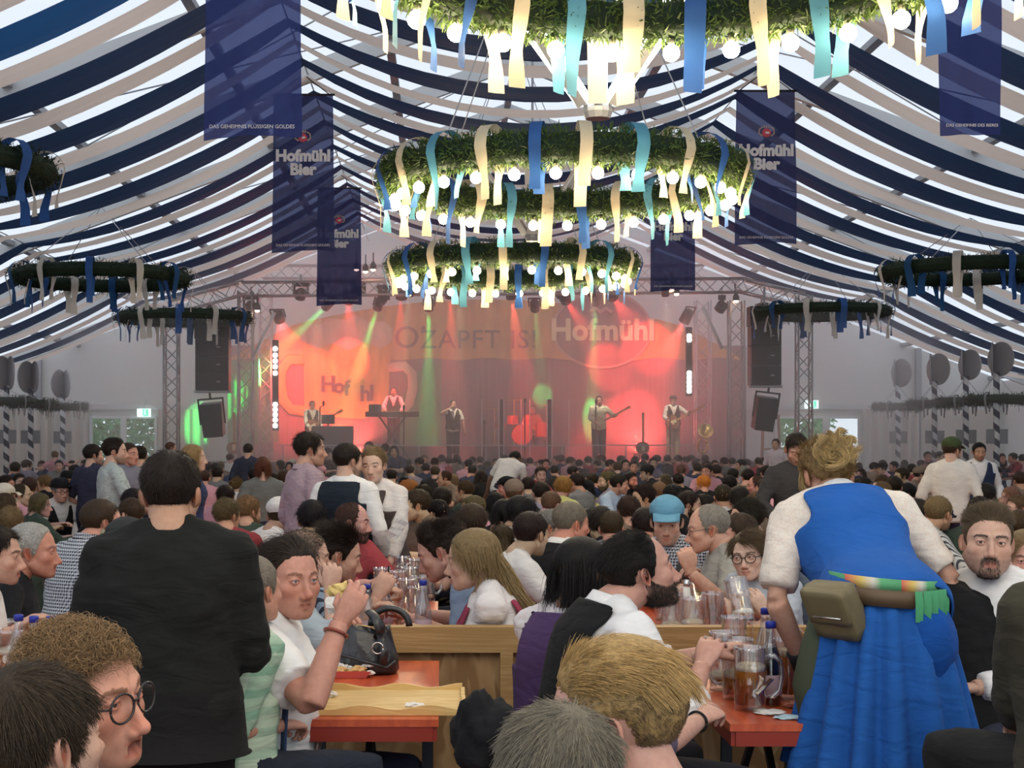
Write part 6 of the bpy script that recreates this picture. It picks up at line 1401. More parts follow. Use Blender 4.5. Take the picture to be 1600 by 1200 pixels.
# braided woman
f = Fig(738, 875, 6.95, 88, 'woman with long fair braided hair, white blouse and pink bodice, facing left', head=(-4, -8, 0), lean=12, fem=1, scale=1.12); f.seated(); h = H(fem=1, full=.5)
f.B.arm(1, f.L(665, 975, 7.3), curl=.6); f.B.arm(-1, f.L(668, 985, 7.05), hint=f.V(.8, .5, -.6), curl=.6); f.headmesh(h, SKIN['p'], dict(flush=1.2, brows=(.25, .16, .09)), arms=(1, -1), arm_start=.8, vox=.005)
f.hair(h, (.26, .18, .085), n=5000, style='long', length=.12, side_len=.10, grav=1.6, lift=.1, nape=-.01, r0=.0008, capk=dict(thick=.010))
def lock(mb, pts, r, n=8, fl=.6): mb.tube(pts, r, n, flat=fl)
f.headchild('hair_lock', tail_strands(1700, [(0, -.085, .0), (0, -.125, -.08), (0, -.165, -.20), (.01, -.235, -.34), (.0, -.275, -.40)], .036, .045, .022), (.30, .21, .10))
mb = MB(); tt = np.linspace(0, 1, 40)
for ph in (0, 2.09, 4.19): mb.tube([(.096*math.cos(-.2+t*2.0)+.008*math.cos(t*34+ph), .062-.165*t, .052-.07*t+.008*math.sin(t*34+ph)) for t in tt], .009, 6)
f.headchild('braid', mb.mesh('braid', M['haircap'], True), (.22, .15, .07)); mb = MB(); a = np.linspace(0, 2*math.pi, 16); mb.tube(np.stack([.086+0*a, -.004+.012*np.cos(a), -.055+.014*np.sin(a)], 1), .003, 6); o = f.headchild('earring', mb.mesh('earring', m_chr), (1, 1, 1))
f.shirt((.74, .68, .66), 'vstripe' if False else 'cloth', sleeve=.75, flare=.03, fat=1.2, name='blouse', wr=.010); f.vest((.30, .045, .085), 'cloth', z1=.44, cutf=lambda x, y, z: ((abs(x) > .115) & (z > .30)) | ((abs(x) < .07) & (z > .40)) | (z > .46) | (z < -.03), name='bodice')
# grey-haired man in waistcoat
f = Fig(893, 818, 8.9, -52, 'grey-haired red-faced man in black waistcoat and white shirt, seated', head=(-10, -4, 0), lean=12, scale=1.03, girth=1.12); f.seated(); h = H(full=.6, nose=1.05); f.B.arm(1, f.L(905, 930, 8.6)); f.B.arm(-1, f.L(930, 930, 9.2)); f.headmesh(h, (.58, .26, .18), dict(brows=(.3, .25, .2)), (80, 60), arms=(1, -1), arm_start=1.2); f.hair(h, (.20, .17, .13), n=4000, style='side', length=.03, side_len=.016, lift=.2); f.shirt(WHITE, sleeve=1.6, collar=WHITE); f.vest((.018, .018, .02)); f.trousers((.02, .02, .02), frac=1.2)
# dark-haired woman in purple
f = Fig(912, 897, 5.62, -40, 'dark-haired woman in purple bodice and lace blouse beside the bearded man', head=(-10, -5, 0), lean=12, fem=1, scale=1.06, girth=1.12); f.seated(); h = H(fem=1, full=.6); f.B.arm(1, f.L(945, 1035, 5.5)); f.B.arm(-1, f.L(975, 1030, 5.9)); f.headmesh(h, SKIN['t'], dict(), (96, 72), arms=(1, -1), arm_start=1.0)
f.hair(h, 'black', n=7000, style='long', length=.24, side_len=.20, grav=2.6, lift=.05, m=11, nape=-.015, r0=.0008, capk=dict(thick=.012)); mb = MB(); mb.lathe([(.001, -.006), (.006, 0), (.001, .006)], 8, (.086, -.004, -.045)); f.headchild('earring', mb.mesh('earring', m_chr), (1, 1, 1))
f.shirt((.66, .62, .64), 'lace', sleeve=.75, name='blouse'); f.vest((.075, .040, .11), z1=.47, cutf=lambda x, y, z: ((abs(x) > .12) & (z > .30)) | (z > .485) | (z < -.03), name='bodice'); f.trousers((.05, .03, .08))
# bearded man looking up
f = Fig(1000, 893, 5.15, -76, 'man with black full beard in black waistcoat and white shirt gazing up right', head=(-2, 13, 0), lean=20, scale=1.12, girth=1.06); f.seated(); h = H(nose=1.2, jaw=1.05, chin=1.1, full=.2)
f.B.arm(1, f.L(1098, 1040, 5.05), hint=f.V(-.1, -.7, -.8), curl=.35, up=f.V(0, -.3, 1)); f.B.arm(-1, f.L(1108, 1020, 5.5), curl=.35, hint=f.V(.1, .6, -.8)); f.headmesh(h, (.50, .27, .21), dict(beard=.95, brows=(.02, .015, .012), fr=.022), (116, 86), arms=(1, -1), arm_start=1.2, vox=.0045)
f.hair(h, (.014, .011, .010), n=7500, style='back', length=.05, side_len=.015, lift=.25, fr=.024)
bp = lambda p: (p[:, 1] > -.005)
def beard_strands(h, n, L, seed=3):
    rng = np.random.default_rng(seed); d = rng.normal(size=(n*8, 3)); d /= np.linalg.norm(d, axis=1, keepdims=True); p = head_project(d, h, it=20); z = p[:, 2]/h['long']; y = p[:, 1]
    bz = np.interp(y, [-.01, .02, .05, .075, .1], [-.004, -.034, -.052, -.052, -.046]); k = (z < bz) & (y > -.012) & (z > -.125) & ~((np.abs(z+.0725) < .009) & (np.abs(p[:, 0]) < .02) & (y > .07)); p = p[k][:n]
    N = head_normal(p, h); D_ = N*.5+np.array((0, .1, -.8)); D_ /= np.linalg.norm(D_, axis=1, keepdims=True); t = np.linspace(0, 1, 4)[None, :, None]; return p[:, None, :]+D_[:, None, :]*t*L*(.6+.8*rng.random((len(p), 1, 1)))
f.headchild('beard', hair_curves('beard', beard_strands(h, 3000, .009), .0005), (.026, .018, .014))
f.shirt((.74, .72, .72), sleeve=1.55, fat=1.28, collar=(.72, .70, .70)); f.vest((.012, .012, .013)); f.trousers((.02, .02, .025))
# blond quiff man
f = Fig(962, 1132, 2.50, 62, 'man with ash-blond swept quiff seen from behind, bottom middle', head=(10, -10, 0), lean=8, scale=1.08); f.seated(); h = H(full=.4, ear=1.1)
f.headmesh(h, (.58, .32, .25), dict(brows=(.3, .2, .1)), (120, 90)); f.hair(h, (.44, .29, .12), n=9000, style='back', length=.062, side_len=.02, lift=.22, grav=.35, r0=.0006, m=10, clump=.12, jit=.07, region=lambda p: p[:, 2] > .058, capk=dict(thick=.004, top=.012)); f.hair(h, (.15, .095, .05), cap=False, n=5000, style='back', length=.014, side_len=.012, lift=.15, grav=.5, r0=.0005, region=lambda p: p[:, 2] < .068); f.shirt((.60, .66, .62), 'plaid', sleeve=1, collar=(.62, .68, .64))
# grey head bottom
f = Fig(868, 1232, 2.28, 8, 'man with spiky grey-brown hair, only the top of his head in the picture', head=(10, -6, 0), lean=10, scale=1.03); f.seated(); h = H(); f.headmesh(h, SKIN['p'], dict(), (72, 54)); f.hair(h, (.17, .15, .115), n=11000, style='short', length=.042, side_len=.03, lift=.36, grav=.3, r0=.00055); f.shirt((.1, .1, .12), sleeve=1)
# boy with glasses behind mugs
f = Fig(1170, 868, 7.35, 128, 'boy with dark-rimmed glasses holding a glass mug with both hands', head=(26, -4, 6), lean=22, scale=.98); f.seated(); h = H(full=.2, jaw=.96); f.B.arm(-1, f.L(1150, 975, 7.0), curl=.5, up=f.V(0, -1, .2), fwd=f.V(-.1, 0, 1), hint=f.V(.8, -.3, -1)); f.B.arm(1, f.L(1205, 970, 6.95), curl=.4, up=f.V(.3, -1, .2), fwd=f.V(-.5, 0, .9), hint=f.V(.8, -.3, -1))
f.headmesh(h, SKIN['l'], dict(brows=(.08, .05, .03)), (110, 80), arms=(1, -1), arm_start=.9, vox=.0045, look=(.5, 0)); f.hair(h, (.10, .065, .035), n=6000, style='side', length=.09, side_len=.02, lift=.25, grav=.3); f.glasses(h, r=.025); f.shirt((.42, .44, .48), sleeve=1.0, collar=(.42, .44, .48))
mug(P(1163, 940, 6.98)-Vector((0, 0, .1)), .1, 'beer mug held in both hands by the boy with glasses', 2.0, 1.05, tilt=(0, .35))
# man beside the boy, hidden by the waitress
f = Fig(1222, 862, 7.6, 100, 'brown-haired man in profile between the boy and the waitress in blue', head=(0, -10, 0), lean=16, scale=1.03); f.seated(); h = H(nose=1.1); f.headmesh(h, SKIN['p'], dict(stubble=.2), (80, 60)); f.hair(h, 'lbrown', n=3500, style='back', length=.05, side_len=.014, lift=.3); f.shirt((.10, .12, .16), sleeve=1)
# bald man with glasses
f = Fig(1106, 826, 8.1, 92, 'bald elderly man with thin glasses in grey-beige polo, facing left', head=(-6, -8, 0), lean=16, scale=1.05, girth=1.1); f.seated(); h = H(nose=1.15, full=.4); f.B.arm(1, f.L(1090, 915, 8.5)); f.B.arm(-1, f.L(1080, 895, 7.7), hint=f.V(.3, -.6, -1), curl=.8, fwd=f.V(-.3, 0, 1), up=f.V(0, -1, 0)); f.headmesh(h, (.60, .33, .23), dict(brows=(.3, .25, .2)), (96, 72), arms=(1, -1), arm_start=.8, vox=.005); f.hair(h, (.30, .27, .23), n=2500, style='short', length=.012, side_len=.010, fr=.05, lift=.2, capk=dict(thick=.002)); f.glasses(h, r=.022, rim=.0014); f.shirt((.34, .32, .28), sleeve=.85, flare=.02, collar=(.34, .32, .28))
# blue cap man
f = Fig(1042, 815, 8.6, 150, 'man in light blue cap and grey-brown vest over gingham sleeves', head=(20, -12, 0), lean=12, scale=1.05); f.seated(); h = H(); f.B.arm(1, f.L(1050, 920, 8.3)); f.B.arm(-1, f.L(1100, 900, 8.5)); f.headmesh(h, SKIN['p'], dict(stubble=.3), (80, 60), arms=(1, -1), arm_start=1.2); f.hair(h, 'dark', n=2500, style='short', length=.03, side_len=.03); f.hat(h, 'cap', (.13, .30, .42)); f.shirt((.6, .6, .62), 'check', sleeve=1.6); f.vest((.07, .065, .06), m='cloth')
# ---- waitress in blue
f = Fig(1291, 744, 5.7, 2, 'waitress in bright blue dirndl bending over the right table, seen from behind', head=(10, -24, 0), lean=40, hip_lean=60, fem=1, girth=.98, shoulder=1.04, scale=1.10, roll=-4); f.standing(); h = H(fem=1)
f.B.arm(-1, f.L(1256, 1040, 5.5), hint=f.V(-.7, -.7, 0), curl=.4); f.B.arm(1, f.L(1440, 1015, 5.55), hint=f.V(.5, -.2, -.6), curl=.4)
f.headmesh(h, SKIN['o'], dict(), (72, 54), arms=(-1, 1), arm_start=.6, vox=.006)
f.hair(h, (.33, .22, .10), n=6000, style='bunback', length=.07, side_len=.06, lift=.08, curl=.12, grav=0, r0=.0008, capk=dict(thick=.014))
rgn = np.random.default_rng(9); curls = []
for k in range(26):
    a = rgn.uniform(0, 6.28); rr = rgn.uniform(.005, .05); c = np.array((rr*math.cos(a)*1.3, -.108-rgn.uniform(0, .028), .035+rr*math.sin(a))); q = rgn.uniform(.018, .032); ax = rgn.uniform(-.5, .5); t_ = np.linspace(0, rgn.uniform(3.5, 6), 16)
    for j in range(90):
        qq = q*(1+rgn.normal()*.12); off = rgn.normal(size=3)*.0045; tt = t_+rgn.normal()*.15; curls.append(np.stack([c[0]+qq*np.cos(tt+a), c[1]-.005*tt+ax*qq*np.sin(tt), c[2]+qq*np.sin(tt+a)], 1)+off)
f.headchild('hair_bun', hair_curves('hair_bun', np.array(curls), .0009), (.36, .25, .11))
for sg in (-1, 1): f.headchild('hair_lock', tail_strands(260, [(sg*.072, .02, .04), (sg*.088, .01, -.03), (sg*.086, .0, -.10), (sg*.075, -.01, -.16)], .010, .014, .012, 5, .0009), (.28, .19, .085))
f.shirt((.74, .66, .58), 'lace', sleeve=.85, flare=.012, fat=1.10, z1=.53, name='blouse', collar=(.66, .70, .72))
BLUE = (.018, .10, .37)
f.vest(BLUE, z0=-.08, z1=.50, infl=.030, cutf=lambda x, y, z: ((abs(x) > .135) & (z > .34)) | ((y > 0) & (z > .36) & (abs(x) < .09)) | (z > .496) | (z < -.07), name='bodice', wr=.004)
wz = f.B.pt((0, 0, .0)); hem = .58
mb = MB(); n = 144; G = []
for i, q in enumerate(np.linspace(0, 1, 16)):
    zz = .02-(f.hip-hem/f.sc)*q; row = []
    for k in range(n+1):
        a = 2*math.pi*k/n; pl = math.sin(a*14+.8*math.sin(a*3)); w = .152+.125*q**.8; d = .148+.12*q**.8; amp = .006+.026*q; sq = abs(pl)**.6*math.copysign(1, pl)
        row.append((math.cos(a)*(w+amp*sq), -.01+math.sin(a)*(d+amp*sq), zz+.012*math.sin(a*3)*q))
    G.append(row)
mb.grid(np.array(G)[:, ::-1]); me = mb.mesh('skirt', M['cloth'], True); f.up(me); sk = link('skirt', me, f.root, None, BLUE); so = sk.modifiers.new('thick', 'SOLIDIFY'); so.thickness = .004
def ring(z, w, d, hgt, th, a0, a1, n=30, tilt=0): 
    G = []
    for a in np.linspace(a0, a1, n): c, s_ = math.cos(a), math.sin(a); G.append([(c*w, s_*d-.01, z-hgt/2+tilt*c), (c*(w+th), s_*(d+th)-.01, z-hgt/2+tilt*c), (c*(w+th), s_*(d+th)-.01, z+hgt/2+tilt*c), (c*w, s_*d-.01, z+hgt/2+tilt*c)])
    return G
def piece(name, G, m, col=None, parent=None, smooth=True):
    mb = MB(); mb.grid(G); me = mb.mesh(name, M[m] if isinstance(m, str) else m, smooth); f.up(me); return link(name, me, parent or f.root, None, col)
piece('belt', ring(.035, .156, .158, .05, .012, 0, 2*math.pi, tilt=-.012), mat('belt_leather', (.11, .07, .04), .5))
m_rib = mat('striped_ribbon', rough=.7); t = NT(m_rib); sp = t.n('SeparateXYZ', Vector=t.obj()); k_ = t.math('FRACT', t.math('MULTIPLY', sp.outputs[0], 7.0)); t.l(t.ramp(k_, [(0, (.55, .10, .08)), (.25, (.60, .45, .12)), (.45, (.60, .56, .5)), (.6, (.10, .35, .16)), (1, (.08, .30, .14))]), 'Base Color')
piece('apron_ribbon', ring(.075, .152, .152, .035, .012, 0, 2*math.pi, tilt=-.012), m_rib)
m_grn = mat('green_ribbon', (.06, .30, .14), .6)
for k in range(6):
    a = -1.30+.17*k; x, y = math.cos(a)*.175, math.sin(a)*.178-.01; piece('ribbon_loop', [[(x-.010, y-.004*0, .06), (x+.012, y, .06)], [(x-.012, y-.012, .02), (x+.012, y-.012, .02)], [(x-.011, y-.008, -.03), (x+.011, y-.008, -.03)]], m_grn)
# pocket bag on the skirt
mb = MB(); G = []
for i, q in enumerate(np.linspace(0, 1, 9)):
    row = []
    for k, u in enumerate(np.linspace(0, 1, 15)):
        a = -1.38+u*1.22; bul = math.sin(math.pi*min(1, q*1.05))**.7*math.sin(math.pi*u)**.5*.055; w = .162+.03*q+bul*.85; d = .162+.03*q+bul*.85; row.append((math.cos(a)*w, math.sin(a)*d-.01, .02-.26*q*(1-.25*(1-u))+.008*math.sin(u*17+q*5)))
    G.append(row)
piece('pocket_bag', np.array(G), 'cloth', (.010, .075, .33))
# waiter pouch on the left hip
mb = MB(); c = np.array((-.180, -.12, .0)); Rm = np.array(Matrix.Rotation(R(35), 3, 'Z')@Matrix.Rotation(R(-28), 3, 'Y'))
def rbox(c, d, Rm, r=.25, n=9):
    u = np.linspace(-1, 1, n); mb = MB(); bm = bmesh.new(); bmesh.ops.create_cube(bm, size=2); bmesh.ops.subdivide_edges(bm, edges=bm.edges[:], cuts=5, use_grid_fill=True); me = bpy.data.meshes.new('x'); bm.to_mesh(me); bm.free(); v = mesh_np(me); s = v/np.linalg.norm(v, axis=1, keepdims=True)*1.25; v = v*(1-r)+s*r; v = v*(1+.05*noise3(v*2.5, 3))[:, None]; F = [tuple(p.vertices) for p in me.polygons]; bpy.data.meshes.remove(me); mb.add((v*np.array(d))@Rm.T+c, F); return mb
m_pouch = mat('khaki_leather', (.155, .125, .065), .5); me = rbox(c, (.034, .078, .085), Rm).mesh('waiter_pouch', m_pouch, True); f.up(me); po = link('waiter_pouch', me, f.root)
me = rbox(c+Rm@np.array((-.020, 0, .028)), (.022, .077, .056), Rm, .2).mesh('pouch_flap', m_pouch, True); f.up(me); link('pouch_flap', me, po)
mb = MB(); mb.bar(c+Rm@np.array((-.044, -.05, .0)), c+Rm@np.array((-.044, .05, .0)), .005); me = mb.mesh('pouch_zip', m_chr); f.up(me); link('pouch_zip', me, po)
mb = MB(); mb.tube([(-.19, .02, .0), (-.225, -.02, -.12), (-.245, -.03, -.24), (-.24, -.02, -.36)], [.018, .035, .045, .02], 8, flat=.45); me = mb.mesh('hanging_cloth', mat('dark_green_cloth', (.05, .06, .035), .8), True); f.up(me); link('hanging_cloth', me, f.root)
S, E, T = f.B.arms[-1][:3]; ax = (T-E)/np.linalg.norm(T-E); mb = MB(); mb.tube([T-ax*.06, T-ax*.03, T+ax*.01], [.037, .036, .038], 14); me = mb.mesh('wrist_band', M['matte'], True); f.up(me); link('wrist_band', me, f.root, None, (.012, .012, .014))
mb = MB(); f.B.trousers(mb, 0.0); me = remesh(mb.mesh('legs', M['skin']), .014, 2, 'stockings')
if not me.materials: me.materials.append(M['cloth'])
f.up(me); link('stockings', me, f.root, None, (.35, .22, .16)); f.shoes()
# bearded man in white shirt
f = Fig(1543, 846, 5.45, 132, 'man with goatee in white shirt looking back toward us, right side', head=(36, 0, -3), lean=6, scale=1.05, girth=1.12, shoulder=1.05); f.seated(); h = H(full=1.1, jaw=1.16, nose=.98, brow=1.1); f.B.arm(-1, f.L(1520, 1075, 5.2)); f.B.arm(1, f.L(1470, 1060, 5.8))
f.headmesh(h, SKIN['p'], dict(stubble=.45, brows=(.025, .018, .014), shaved=(.10, .075, .055)), (120, 90), arms=(1, -1), arm_start=1.5, look=(.10, 0), vox=.006); f.hair(h, (.10, .070, .04), n=6500, style='back', length=.05, side_len=.006, lift=.4, grav=.1, region=lambda p: (p[:, 2] > .06))
f.headchild('beard', hair_curves('beard', (lambda q: q[((np.abs(q[:, 0, 0]) < .030) & (q[:, 0, 1] > .07) & (q[:, 0, 2] > -.084)) | ((q[:, 0, 2] < -.084) & (np.abs(q[:, 0, 0]) < .034))])(beard_strands(h, 5000, .007, 8)), .0004), (.035, .024, .018))
f.shirt((.80, .78, .77), sleeve=1.9, fat=1.2, collar=(.78, .76, .75)); f.trousers((.03, .03, .05), frac=1.2)
mb = MB()
for z in (.44, .38, .31, .24): p = f.B.pt((.008, .128, z)); mb.lathe([(.001, -.002), (.006, 0), (.001, .003)], 8, p)
me = mb.mesh('button', M['matte']); f.up(me); o = link('button', me, f.root, None, (.03, .02, .03)); o['kind'] = 'stuff'
# person all in black leaning, behind the waitress
f = Fig(1452, 896, 5.65, -10, 'person in black seen from behind between the waitress in blue and the man with goatee', head=(0, -62, 0), lean=40, scale=1.02, girth=1.1); f.seated(); h = H(); f.B.arm(1, f.L(1540, 1090, 5.5)); f.B.arm(-1, f.L(1490, 1090, 5.9)); f.headmesh(h, SKIN['p'], dict(), (48, 36), arms=(1, -1), arm_start=1.6); f.hair(h, 'black', n=3000, style='short', length=.03); f.shirt((.010, .010, .011), sleeve=1.9, fat=1.35, infl=.03, z1=.53); f.trousers((.012, .012, .013))
# olive sweater at the right edge
f = Fig(1668, 850, 4.35, 14, 'person in dark olive sweater cut by the right edge, only back and shoulder showing', lean=12, scale=1.0, girth=1.2); f.seated(); h = H(); f.B.arm(-1, f.L(1590, 1120, 4.6)); f.B.arm(1, f.L(1760, 1100, 4.6)); f.headmesh(h, SKIN['p'], dict(), (48, 36), arms=(1, -1), arm_start=1.7); f.hair(h, 'dark', n=2500, style='short', length=.03); f.shirt((.050, .046, .032), sleeve=1.85, fat=1.3, infl=.02); f.trousers((.02, .02, .02))
# child at the right edge
f = Fig(1602, 872, 6.0, 150, 'fair-haired child with red cheeks peeking in at the right edge', head=(20, -6, 0), lean=10, scale=.9, fem=1); f.seated(); h = H(fem=1, full=.8, nose=.85); f.headmesh(h, (.62, .33, .27), dict(flush=1.8), (80, 60)); f.hair(h, 'dblond', n=3500, style='long', length=.14, side_len=.12, grav=2.0); f.shirt((.4, .2, .2), sleeve=1)
# hands on the right table in front of the blond man
f = Fig(985, 1085, 4.5, -62, 'dark-dressed person hidden by the blond man, hands on the right table with black wristband', head=(0, -30, 0), lean=50, scale=.95); f.seated(); h = H(); f.B.arm(1, f.L(1142, 1112, 4.85), hint=f.V(-.3, -.6, -.8), curl=[.5, .55, .6, .6], up=f.V(.1, -.5, 1), thumb=.6); f.B.arm(-1, f.L(1120, 1080, 5.0), hint=f.V(-.2, .2, -1), curl=[.3, .7, .9, 1.0], up=f.V(.2, -.8, .7), fwd=f.V(1, .1, .1), thumb=.9)
f.headmesh(h, (.54, .31, .24), dict(), (48, 36), arms=(1, -1), arm_start=.7, vox=.0036); f.hair(h, 'dblond', n=2000, style='short', length=.02); f.shirt((.10, .08, .12), sleeve=.95); f.trousers((.02, .02, .03))
S, E, T = f.B.arms[1][:3]; ax = (T-E)/np.linalg.norm(T-E); u = np.cross(ax, (0, 0, 1)); u /= np.linalg.norm(u); w = np.cross(ax, u); mb = MB(); mb.tube([T-ax*.03+.033*(u*math.cos(q)+w*math.sin(q)) for q in np.linspace(0, 2*math.pi, 22)], .0045, 6); me = mb.mesh('wristband', M['matte'], True); f.up(me); link('wristband', me, f.root, None, (.012, .012, .014))
# black coat over the bench end
def coat():
    bm = bmesh.new(); bmesh.ops.create_icosphere(bm, subdivisions=4, radius=1); me = bpy.data.meshes.new('coat'); bm.to_mesh(me); bm.free(); v = mesh_np(me); r = 1+.22*noise3(v*1.7, 5)+.12*noise3(v*4.2, 6)+.05*noise3(v*9, 7); v = v*r[:, None]*np.array((.10, .14, .165)); v[:, 0] += .06*(v[:, 2] < 0)*(-v[:, 2]/.2); set_np(me, v); me.polygons.foreach_set('use_smooth', [True]*len(me.polygons)); return me
p = P(755, 1160, 4.75); o = link('black_coat', coat(), None, M['cloth'], BLACK); o.location = p; setp(o, 'black hooded coat heaped on the bench end right of the tray table', 'coat')
bench(.08, 3.2, 4.75, 'bench under the heaped black coat')
# ======== standing figures farther back ========
LO = (64, 48)
def std(px, py, Y, heading, label, head=(0, 0, 0), fem=0, hp={}, hk={}, skin='p', hair=None, hc='dark', shirt=WHITE, sm='cloth', sl=1.0, lean=0, scale=1.0, arms=None, vest=None, trous=(.03, .03, .05), girth=1.0, collar=None, after=None, seat=False, col2=None, **bk):
    f = Fig(px, py, Y, heading, label, head=head, lean=lean, fem=fem, scale=scale, girth=girth, **bk); h = H(fem=fem, **hp)
    arms = arms or {1: (.25, .12, -.02), -1: (-.25, .12, -.02)}
    for sd, a in arms.items(): f.B.arm(sd, *a) if isinstance(a[0], (tuple, np.ndarray)) else f.B.arm(sd, a)
    f.seated() if seat else f.standing()
    f.headmesh(h, SKIN.get(skin, skin), hk, LO, arms=tuple(arms), arm_start=min(sl-.05, 1.5), vox=.013)
    if hair: f.hair(h, hc, **dict(dict(n=2200, r0=.0009), **hair))
    f.shirt(shirt, sm, sleeve=sl, collar=collar, vox=.016)
    if vest: f.vest(vest, vox=.013, infl=.036)
    f.trousers(trous, vox=.028); f.shoes()
    if after: after(f, h)
    return f
std(180, 706, 13.6, -62, 'man in grey printed T-shirt with short dark beard standing left of the man in black', (-14, 0, 0), hk=dict(stubble=.7, brows=(.03, .02, .015)), hair=dict(style='back', length=.05, side_len=.012, lift=.4), shirt=(.44, .48, .46), sm='printed', sl=.8, scale=1.0, arms={1: ((.20, .30, .10), (.7, -.4, -.5)), -1: ((-.22, .22, .02), (-.7, -.3, -.5))})
std(303, 716, 13.2, -88, 'young woman with loose blond hair in navy top standing right of the man in black', (0, 0, 0), 1, hair=dict(style='long', length=.26, side_len=.24, grav=2.2, lift=.1, m=10), hc='blond', skin='l', shirt=(.03, .04, .10), sl=.75, scale=.98)
std(485, 703, 10.6, -62, 'young man with dark tousled hair in mauve patterned shirt standing in the aisle', (-12, 0, 0), skin='o', hp=dict(jaw=.98), hair=dict(style='side', length=.06, side_len=.03, lift=.4), shirt=(.36, .26, .31), sm='lace', sl=1.8, collar=(.36, .27, .31), girth=1.08)
std(544, 721, 10.3, -24, 'bearded man in dark waistcoat and white shirt seen from behind, facing the waitress', (-26, -6, 0), skin='p', hk=dict(beard=.9), hair=dict(style='short', length=.022, side_len=.014), hc='dark', shirt=WHITE, sl=1.8, vest=(.018, .024, .035), collar=WHITE, girth=1.05)
def dirn(f, h):
    f.vest((.075, .055, .052), z1=.45, cutf=lambda x, y, z: ((abs(x) > .125) & (z > .33)) | ((y > 0) & (abs(x) < .062) & (z > .345)) | (z > .47) | (z < -.02), name='bodice', vox=.012, infl=.046)
    mb = MB(); n = 72; G = []
    for q in np.linspace(0, 1, 8):
        zz = .03-(f.hip-.45)*q; G.append([((.185+.15*q+.012*math.sin(a*16)*q)*math.cos(a), (.15+.14*q+.012*math.sin(a*16)*q)*math.sin(a), zz) for a in np.linspace(0, 2*math.pi, n)])
    mb.grid(np.array(G)[:, ::-1]); me = mb.mesh('skirt', M['cloth'], True); f.up(me); link('skirt', me, f.root, None, (.07, .05, .05))
    mb = MB(); mb.grid([[f.B.pt((x, .158+.012*math.sin(x*90)*(.1-z)-.9*x*x, z)) if z > -.02 else np.array((x*1.25, .17+.012*math.sin(x*90)-z*.18-.9*x*x, z)) for z in np.linspace(.07, -.4, 7)] for x in np.linspace(-.12, .12, 25)]); me = mb.mesh('apron', M['cloth'], True); f.up(me); link('apron', me, f.root, None, (.17, .085, .10))
    mb = MB(); mb.tube([f.B.headpt((.085*math.cos(t), -.01+.03*math.sin(t)*0, .02+.098*math.sin(t))) for t in np.linspace(.15, math.pi-.15, 20)], .006, 6); me = mb.mesh('hair_band', M['matte']); f.up(me); link('hair_band', me, f.root, None, (.02, .02, .025))
    mb = MB()
    for sx in (-1, 1): mb.tube([f.B.pt((sx*.088, .150, z)) for z in (.10, .18, .26)]+[f.B.pt((sx*.095, .125, .34)), f.B.pt((sx*.10, .09, .42))], .010, 6, flat=.4)
    me = mb.mesh('bodice_trim', M['matte'], True); f.up(me); o = link('bodice_trim', me, f.root, None, (.36, .28, .26))
std(583, 727, 10.45, 158, 'waitress with pinned blond hair, white lace blouse and brown dirndl in the aisle', (12, -6, 4), 1, dict(full=.7, jaw=.95), dict(brows=(.12, .08, .05)), 'l', dict(style='bunback', length=.07, side_len=.07, lift=.2), 'dblond', (.72, .68, .66), 'lace', 1.75, lean=2, arms={1: ((.26, .14, .02), (.8, -.5, -.4)), -1: ((-.20, .28, -.12), (-.8, -.4, -.4))}, trous=(.1, .08, .08), girth=1.12, after=dirn)
p = P(620, 826, 10.0); mb = MB(); mb.grid([[(x, .01*math.sin(z*40+x*30), z) for z in np.linspace(-.07, .07, 5)] for x in np.linspace(-.05, .05, 5)]); o = mb.build('paper_slip', m_paper); o.location = p; o.rotation_euler = (R(20), R(25), R(30)); setp(o, 'white paper slip held by the waitress in the brown dirndl', 'paper')
std(1244, 702, 12.0, 176, 'dark-haired man in dark grey jacket looking down, standing behind the waitress in blue', (6, -30, 0), skin='o', hk=dict(stubble=.6), hair=dict(style='short', length=.035, side_len=.02), hc='dark', shirt=(.045, .042, .042), sl=1.9, collar=(.045, .042, .042), arms={1: ((.18, .3, .1), (.7, -.4, -.4)), -1: ((-.18, .3, .1), (-.7, -.4, -.4))})
def cap1(f, h): f.hat(h, 'cap', (.055, .075, .03))
std(1488, 704, 15.5, -28, 'man in green cap and cream shirt standing at the right, seen from behind', (-30, -8, 0), hk=dict(stubble=.8), hair=dict(style='short', length=.03), hc='brown', shirt=(.68, .62, .55), sl=1.2, lean=8, after=cap1, girth=1.1)
std(1530, 706, 20, 176, 'dark-haired man in navy waistcoat and white shirt standing at the far right', (0, -6, 0), hk=dict(beard=.8), skin='t', hair=dict(style='short', length=.03), hc='black', shirt=WHITE, sl=1.8, vest=(.03, .04, .08), collar=WHITE)
std(806, 716, 24, -20, 'man in white shirt bending over among the crowd in front of the stage', (-20, 10, 0), skin='d', hair=dict(style='short', length=.012), hc='black', shirt=(.62, .60, .60), sl=.9, lean=50, hip_lean=30, arms={1: ((.2, .5, -.15), (.5, -.4, -.6)), -1: ((-.35, .30, -.10), (-.8, -.3, -.3))}, roll=12)
std(1212, 694, 34, 150, 'person in pale pink T-shirt standing in the right doorway', hair=dict(style='short', length=.03), hc='brown', shirt=(.62, .52, .56))
std(267, 700, 30, -60, 'man with short red-brown hair standing at the left doorway', hair=dict(style='short', length=.02), hc='auburn', shirt=(.45, .42, .40), skin='r')
std(388, 704, 26, -8, 'man in navy suit seen from behind in front of the left stage tower', hair=dict(style='short', length=.02), hc='dark', shirt=(.03, .035, .06), sl=1.9)
std(146, 711, 17, -30, 'dark-haired man in navy top standing by the left door, seen from behind', (-30, 0, 0), hk=dict(stubble=.7), hair=dict(style='short', length=.03), hc='dark', shirt=(.04, .04, .07))
